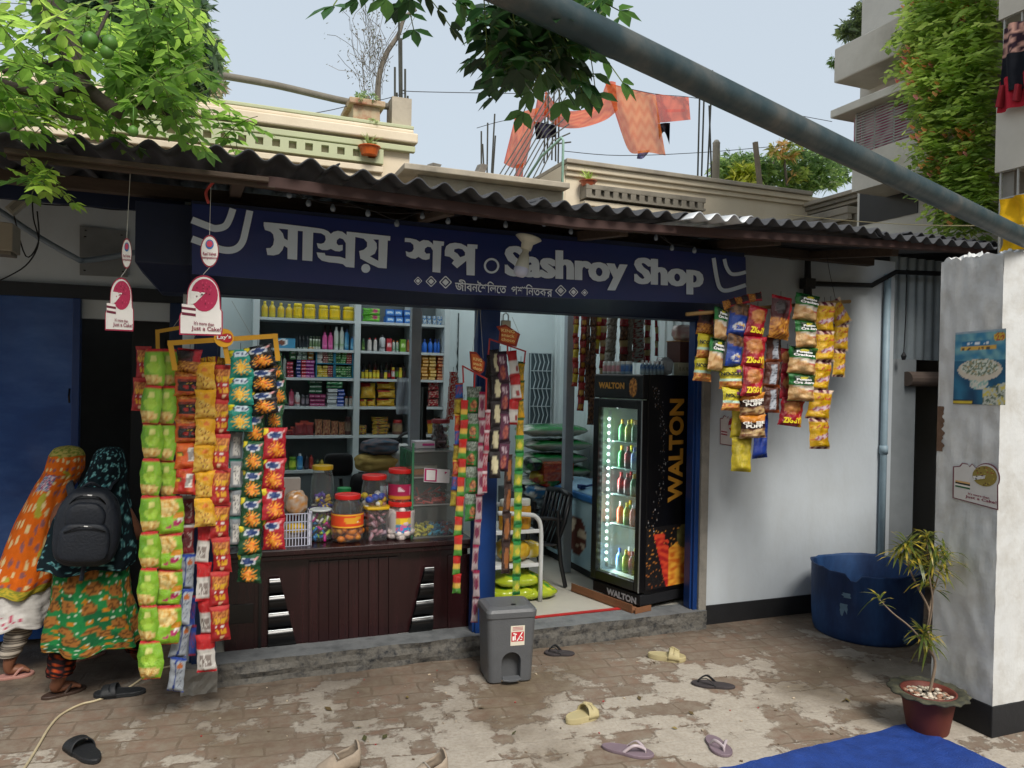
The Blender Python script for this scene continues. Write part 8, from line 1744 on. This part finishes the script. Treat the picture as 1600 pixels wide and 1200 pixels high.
while y > yg0+.3:
    for s in (-1, 1): mb.tube([(XS+.01, y+s*.05*(1 if q % 2 else 2.2), zb2+(zt2-zb2)*q/8) for q in range(9)], .01, 4)
    y -= 1.1
mb.build('ornament', grm, gp)
q = atx(1388, 200, XR-.02); mb = MB(); mb.box(XR-.01, XR, q.y-.35, q.y+.35, q.z-.9, q.z+.3); mb.build('dark_window', mat('dark_glass', '#2a2d33', .3), ap)
sheet_c = MB(); q = atx(1400, 190, XS+.1); sheet_c.grid(lambda u, v: Vector((XS+.1+.02*math.sin(u*12), q.y+.5-.9*u, q.z-.25+.6*v)), 20, 14, cf=lambda u, v: hx('#a8486a') if nz(u*8, v*7) > 0 else hx('#c8a0a8')); one('pink_laundry', sheet_c, cloth, 'pink patterned cloth drying behind the balcony grille', 'cloth', fix=False)
bush('roof_plant', 'dark leafy plant on top of the balcony building parapet', [(1330, 1412, 0, 60, 1.2), (1312, 1350, 36, 62, .6), (1360, 1420, -20, 20, .8)], 3.6, 5.2, 420, .14, ['#4a5c38', '#5c7042', '#3c4a2c', '#6f7f4a'], seed=21, stem=[(1370, 70), (1372, 30)])
bush('trailing_plant', 'tiny sprig growing from the outer corner of the parapet', [(1298, 1304, 90, 106, 1)], 4.6, 4.7, 12, .1, ['#6f8a4a', '#5a7a3c'], seed=22, cat='plant')
# creeper
def creeper():
    R = random.Random(31); mb = MB(); fl = MB(); vs_ = MB()
    out = [(-30, 1405, 1540), (40, 1395, 1540), (90, 1402, 1545), (130, 1405, 1530), (180, 1420, 1540), (220, 1415, 1535), (260, 1425, 1530), (300, 1440, 1545), (330, 1470, 1530), (345, 1500, 1525)]
    def span(v):
        for (a, l0, r0), (b, l1, r1) in zip(out[:-1], out[1:]):
            if a <= v <= b: t = (v-a)/(b-a); return l0+(l1-l0)*t, r0+(r1-r0)*t
        return 1500, 1520
    for k in range(1900):
        v = R.uniform(-30, 342); l, r = span(v); u = R.uniform(l+16, r)
        if nz(u*.03, v*.03, 2) < -.36 and R.random() < .85: continue
        if nz(u*.06, v*.05, 7) < -.2 and R.random() < .6: continue
        X_ = XR-R.uniform(.3, .85); c = atx(u, v, X_); 
        if c.y < -.45: continue
        d0 = Vector((R.gauss(-.3, .4), R.gauss(-.5, .6), R.gauss(-.1, .5))).normalized(); L0 = R.uniform(.12, .27); base = R.choice(['#6f8a3c', '#86a048', '#9ab350', '#5f7836', '#a8bc5c', '#7a9440'])
        side = d0.cross(Z).normalized() if d0.cross(Z).length > .1 else Vector((1, 0, 0))
        for j in range(5):
            p = c+d0*L0*j/4-Z*.25*L0*(j/4)**2
            for s in (-1, 1):
                e = (side*s+d0*.5+Z*R.uniform(-.5, .1)).normalized()*R.uniform(.06, .10); w_ = e.cross(Vector((R.gauss(0, .3), R.gauss(0, .3), 1))).normalized()*.02; k_ = R.uniform(.75, 1.25)
                mb.add([p, p+e*.5-w_, p+e, p+e*.5+w_], [(0, 1, 2, 3)], 0, tuple(x*k_ for x in hx(base)))
        if R.random() < .04:
            for _ in range(8): q = c+Vector((R.gauss(-.05, .05), R.gauss(0, .05), R.gauss(-.03, .05))); fl.add([q, q+Vector((.04, .01, .03)), q+Vector((.0, .03, .055)), q+Vector((-.04, 0, .025))], [(0, 1, 2, 3)], 0, hx(R.choice(['#d89a5a', '#d08a5a', '#e0a56a', '#c87a7a'])))
    root = thing('flowering_creeper', 'tall green creeper with orange pink flowers climbing the grey building', 'creeper', (XR-.2, 1.5, 0)); mb.build('leaves', leafm, root, fix=False); tag(fl.build('flowers', leafm, root, fix=False), kind='stuff')
    for P in (((1465, 345), (1470, 250), (1455, 150), (1480, 40), (1475, -40)), ((1505, 345), (1490, 280), (1500, 180), (1490, 80), (1495, 0))): vs_.tube(catmull([atx(u, v, XR-.06) for u, v in P], 5), .03, 6)
    vs_.build('stem', MATS['grey_bark'], root)
creeper()
bush('fern', 'bright wispy fern in the creeper above the moulded ledge', [(1408, 1450, 250, 300, 1)], 2.2, 2.9, 160, .16, ['#a3ad4a', '#8fa03a', '#b5b860'], seed=41)
# far right building with laundry balcony
XB = 4.9
fb = thing('edge_building', 'pale rendered building with laundry balconies cut off by the right edge', 'building', (XB+1, -.6, 0))
pe = atx(1556, 200, XB); prp_ = mat('pale_render', '#cbc4b8', .9, var=.1, scale=1.5, col2='#b0a99c')
za, zb_, zc = atx(1560, 32, XB).z, atx(1556, 160, XB).z, atx(1556, 270, XB).z; ye2 = pe.y
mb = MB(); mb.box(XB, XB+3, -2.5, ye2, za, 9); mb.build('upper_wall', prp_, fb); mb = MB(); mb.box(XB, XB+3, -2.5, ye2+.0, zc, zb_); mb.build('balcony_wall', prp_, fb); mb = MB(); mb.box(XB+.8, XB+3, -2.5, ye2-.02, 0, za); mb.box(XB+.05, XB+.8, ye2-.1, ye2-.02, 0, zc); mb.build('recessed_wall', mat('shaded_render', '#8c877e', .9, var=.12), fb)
mb = MB(); y = ye2-.03
while y > -2.4:
    mb.tube([(XB+.02, y, zb_), (XB+.02, y, za)], .008, 4); mb.tube([(XB+.02, y, 1.5), (XB+.02, y, zc)], .008, 4); y -= .12
for z in [zb_+(za-zb_)*k/6 for k in range(7)]+[zc-.18*k for k in range(7)]: mb.tube([(XB+.02, -2.4, z), (XB+.02, ye2-.03, z)], .007, 4)
mb.build('grille', grm, fb)
def lsheet(u0, v0, u1, v1, X_, cf, label, name, nu=24, nv=20):
    a, b = atx(u0, v0, X_), atx(u1, v1, X_); mb = MB(); mb.grid(lambda u, v: Vector((X_-.02+.025*math.sin(u*22+v), a.y+(b.y-a.y-.12)*u, b.z+(a.z-b.z)*v)), nu, nv, cf=cf); one(name, mb, cloth, label, 'cloth', 'laundry on the edge building', fix=False, smooth=True)
lsheet(1569, 45, 1640, 92, XB-.04, lambda u, v: hx('#c99a8a') if nz(u*14, v*9) > 0 else hx('#3a2a34'), 'pink and black floral cloth drying at the top right', 'floral_cloth')
lsheet(1566, 92, 1640, 124, XB-.06, lambda u, v: hx('#1c1e24'), 'black cloth hanging under the floral one at right', 'black_cloth')
lsheet(1562, 128, 1640, 152, XB-.05, lambda u, v: hx('#b02a38'), 'red garment with sleeves on the balcony wall at right', 'red_garment')
bpy.data.objects['red_garment']['label'] = 'red garment with hanging sleeves on the balcony wall at right'
for (a, b) in (((1568, 134), (1561, 168)), ((1592, 132), (1588, 158))): mb = MB(); mb.bar(atx(*a, XB-.08), atx(*b, XB-.08), .05, .02); mb.build('sleeve', mat('red_cloth', '#8a1c28', .9), bpy.data.objects['red_garment'])
a, b = atx(1563, 312, XB-.1), atx(1640, 382, XB-.1); mb = MB(); mb.grid(lambda u, v: Vector((XB-.1+.02*math.sin(u*30+v*5)+.02*math.sin(v*9+u*4), a.y+(b.y-a.y-.3)*u, b.z+(a.z-b.z)*v)), 40, 20, cf=lambda u, v: hx('#d8a81c')); one('yellow_cloth', mb, cloth, 'bright yellow draped cloth behind the end of the steel pipe', 'cloth', 'laundry on the edge building', fix=False, smooth=True)
# ================================================================== STEEL PIPE
mb = MB(); p_end = Vector((PX+.16, -1.60, PZ+.035)); d1 = atd(1592, 368, 3.45); d0 = atd(822, -2, 1.58); dr_ = (d0-d1).normalized()
P = [d1-dr_*.12, d1, d1.lerp(d0, .5), d0, d0+dr_*1.6]; mb.tube(P, [.039, .039, .038, .036, .036], 22)
one('steel_pipe', mb, mat('weathered_teal_paint', '#263c42', .5, var=.35, scale=7, col2='#4a4a46', bump=.15, bscale=30, detail=10), 'long weathered teal steel pipe crossing overhead and resting on the pillar', 'pipe', smooth=True)
# ================================================================== TREE (golden apple) upper left and top centre
tree = thing('fruit_tree', 'leafy fruit tree with hanging green fruits reaching over the roof from the left', 'tree', (-2.6, -2.4, 0))
bark = mat('dark_bark', '#3a332c', .9, var=.3, scale=12, bump=.6, bscale=40)
mb = MB(); tr0 = [Vector((-2.6, -2.4, 0)), Vector((-2.55, -2.35, 1.5)), Vector((-2.3, -2.2, 3.0)), Vector((-1.7, -1.9, 4.2)), Vector((-1.0, -1.7, 4.9))]
mb.tube(catmull(tr0, 5), [.16]*6+[.13]*6+[.1]*9, 12); mb.build('trunk', bark, tree, smooth=True)
def limb(P, r0, r1, par=tree): m = MB(); Q = catmull(P, 6); m.tube(Q, [r0+(r1-r0)*k/(len(Q)-1)+.003*nz(k*.7, r0*50) for k in range(len(Q))], 8); return m.build('branch', bark, par, smooth=True)
TD = 2.6
limb([Vector((-1.7, -1.9, 4.2)), atd(20, -90, TD), atd(62, -10, TD), atd(90, 45, TD), atd(112, 82, TD), atd(124, 118, TD), atd(132, 136, TD), atd(160, 158, TD), atd(190, 178, TD)], .05, .02)
limb([atd(132, 137, TD), atd(100, 143, TD+.02), atd(60, 144, TD), atd(20, 136, TD-.05), atd(-20, 120, TD-.1)], .022, .016); limb([atd(112, 92, TD), atd(80, 100, TD+.1), atd(40, 106, TD+.1), atd(5, 112, TD+.1)], .014, .008)
limb([atd(82, 145, TD), atd(84, 170, TD), atd(100, 180, TD), atd(128, 186, TD)], .011, .006); limb([atd(185, 176, TD), atd(215, 168, TD+.1), atd(240, 168, TD+.2), atd(270, 185, TD+.3)], .012, .006); limb([atd(150, 60, TD), atd(170, 15, TD+.1), atd(180, -20, TD+.1)], .006, .006)
limb([Vector((-1.0, -1.7, 4.9)), Vector((-.2, -2.6, 4.3)), atd(640, -160, 1.9), atd(760, -70, 1.85), atd(820, 10, 1.85), atd(840, 60, 1.9), atd(830, 120, 1.9)], .06, .008)
def leaflet(mb, p, d, nrm, L_, col):
    d = d.normalized(); s = d.cross(nrm); s = s.normalized() if s.length > .01 else Vector((1, 0, 0)); w_ = L_*.25; up = s.cross(d)*L_*.05
    vs = [p, p+d*L_*.28-s*w_*.85+up, p+d*L_*.62-s*w_+up, p+d*L_-Z*L_*.06, p+d*L_*.62+s*w_+up, p+d*L_*.28+s*w_*.85+up, p+d*L_*.45]
    mb.add(vs, [(0, 1, 6, 5), (1, 2, 3, 6), (6, 3, 4, 5)], 0, col)
def frond(mb, st_, p, d, R, L_=.26, pairs=5, ll=.062, cols=None):
    d = d.normalized(); side = d.cross(Z); side = side.normalized() if side.length > .1 else Vector((1, 0, 0)); nrm = side.cross(d); c0 = hx(R.choice(cols)); prev = p
    for k in range(pairs):
        t = (k+1)/pairs; q = p+d*L_*t-Z*L_*.28*t*t; st_.tube([prev, q], .0016, 3); prev = q
        for s in (-1, 1):
            e = side*s*1.0+d*.55-Z*R.uniform(.05, .5); kk = R.uniform(.8, 1.22); leaflet(mb, q, e, nrm, ll*R.uniform(.8, 1.15), tuple(x*kk for x in c0))
    leaflet(mb, prev, d-Z*.4, nrm, ll, c0)
def crown(areas, n, cols, seed, m, ll=.062, L_=.26, down=0.0):
    R = random.Random(seed); mb = MB(); st_ = MB(); tot = sum(a[-1] for a in areas)
    for k in range(n):
        r = R.uniform(0, tot)
        for a in areas:
            r -= a[-1]
            if r <= 0: break
        u0, u1, v0, v1, d0_, d1_, _ = a; an, rr_ = 2*PI*R.random(), R.random()**.45; u = (u0+u1)/2+(u1-u0)/2*rr_*math.cos(an); v = (v0+v1)/2+(v1-v0)/2*rr_*math.sin(an); p = atd(u, v, R.uniform(d0_, d1_))
        if nz(u*.022, v*.022, seed) < -.22: continue
        az = 2*PI*R.random(); d = Vector((math.cos(az), math.sin(az), R.uniform(-.7, .25)-down)); frond(mb, st_, p-d*L_*.5, d, R, L_*R.uniform(.7, 1.1), R.randint(4, 6), ll, cols)
    o = mb.build('crown', m, tree, fix=False); tag(st_.build('leaf_stalks', mat('green_stalk', '#5a6a30', .7), o), kind='stuff')
Gl = ['#557c2c', '#6a9236', '#45682a', '#7ca23e', '#94b648', '#3b5c26']
crown([(-30, 150, -20, 120, 2.2, 3.2, 1.1), (0, 300, 100, 185, 2.5, 3.3, 1.7), (150, 325, -10, 110, 2.6, 3.6, 1.5), (150, 320, 60, 175, 2.6, 3.5, 1.6), (-20, 110, 130, 190, 2.3, 2.9, .6), (330, 400, 175, 200, 3.2, 3.3, .12)], 270, Gl, 5, leafm)
crown([(20, 100, 262, 285, 2.6, 2.8, 1)], 10, Gl, 8, leafm, .05, .16)
crown([(775, 940, -40, 40, 1.7, 2.1, 1.6), (800, 890, 20, 85, 1.7, 2.1, 1.2), (820, 850, 65, 110, 1.75, 2.0, .5), (880, 930, 30, 80, 1.75, 2.1, .4), (540, 720, -50, -25, 1.7, 2.0, .5), (752, 790, 15, 65, 1.75, 2.0, .4)], 110, ['#1c3a1e', '#244a22', '#2c5426', '#3a6228', '#1a3218'], 9, leafd, .058, .22, .25)
gf = mat('green_fruit', '#4f7a2e', .5, var=.15, scale=12)
for (u, v, rx) in ((141, 63, 12), (172, 67, 11), (167, 81, 10), (6, 190, 13), (2, 152, 10), (208, 205, 8)):
    p = atd(u, v, TD-.15); r = rx/FPX*(TD-.15); mb = MB(); mb.lathe([(.001, -r*1.15), (r*.6, -r*.95), (r*.95, -r*.4), (r, .1*r), (r*.8, r*.7), (r*.3, r*1.05), (.001, r*1.08)], p, 16); mb.tube([p+Z*r, p+Z*(r+.06)], .002, 4); mb.build('fruit', gf, tree, smooth=True)
# darker mango canopy behind, top left
dm = bush('mango_canopy', 'dark long leaved mango tree behind the fruit tree at the top left', [(80, 250, -30, 60, 2), (180, 320, -40, 70, 1.6), (250, 340, 40, 150, 1.2)], 3.6, 5.0, 700, .17, ['#3a5238', '#4a6244', '#2f4530', '#56704a', '#5f7a52'], seed=51, cat='tree', m=leafd); mb = MB(); mb.tube([(-2.8, 4.2, 0), (-2.4, 4.2, 3), at(180, 40, 4.2)], [.14, .1, .04], 8); mb.build('trunk', bark, dm)
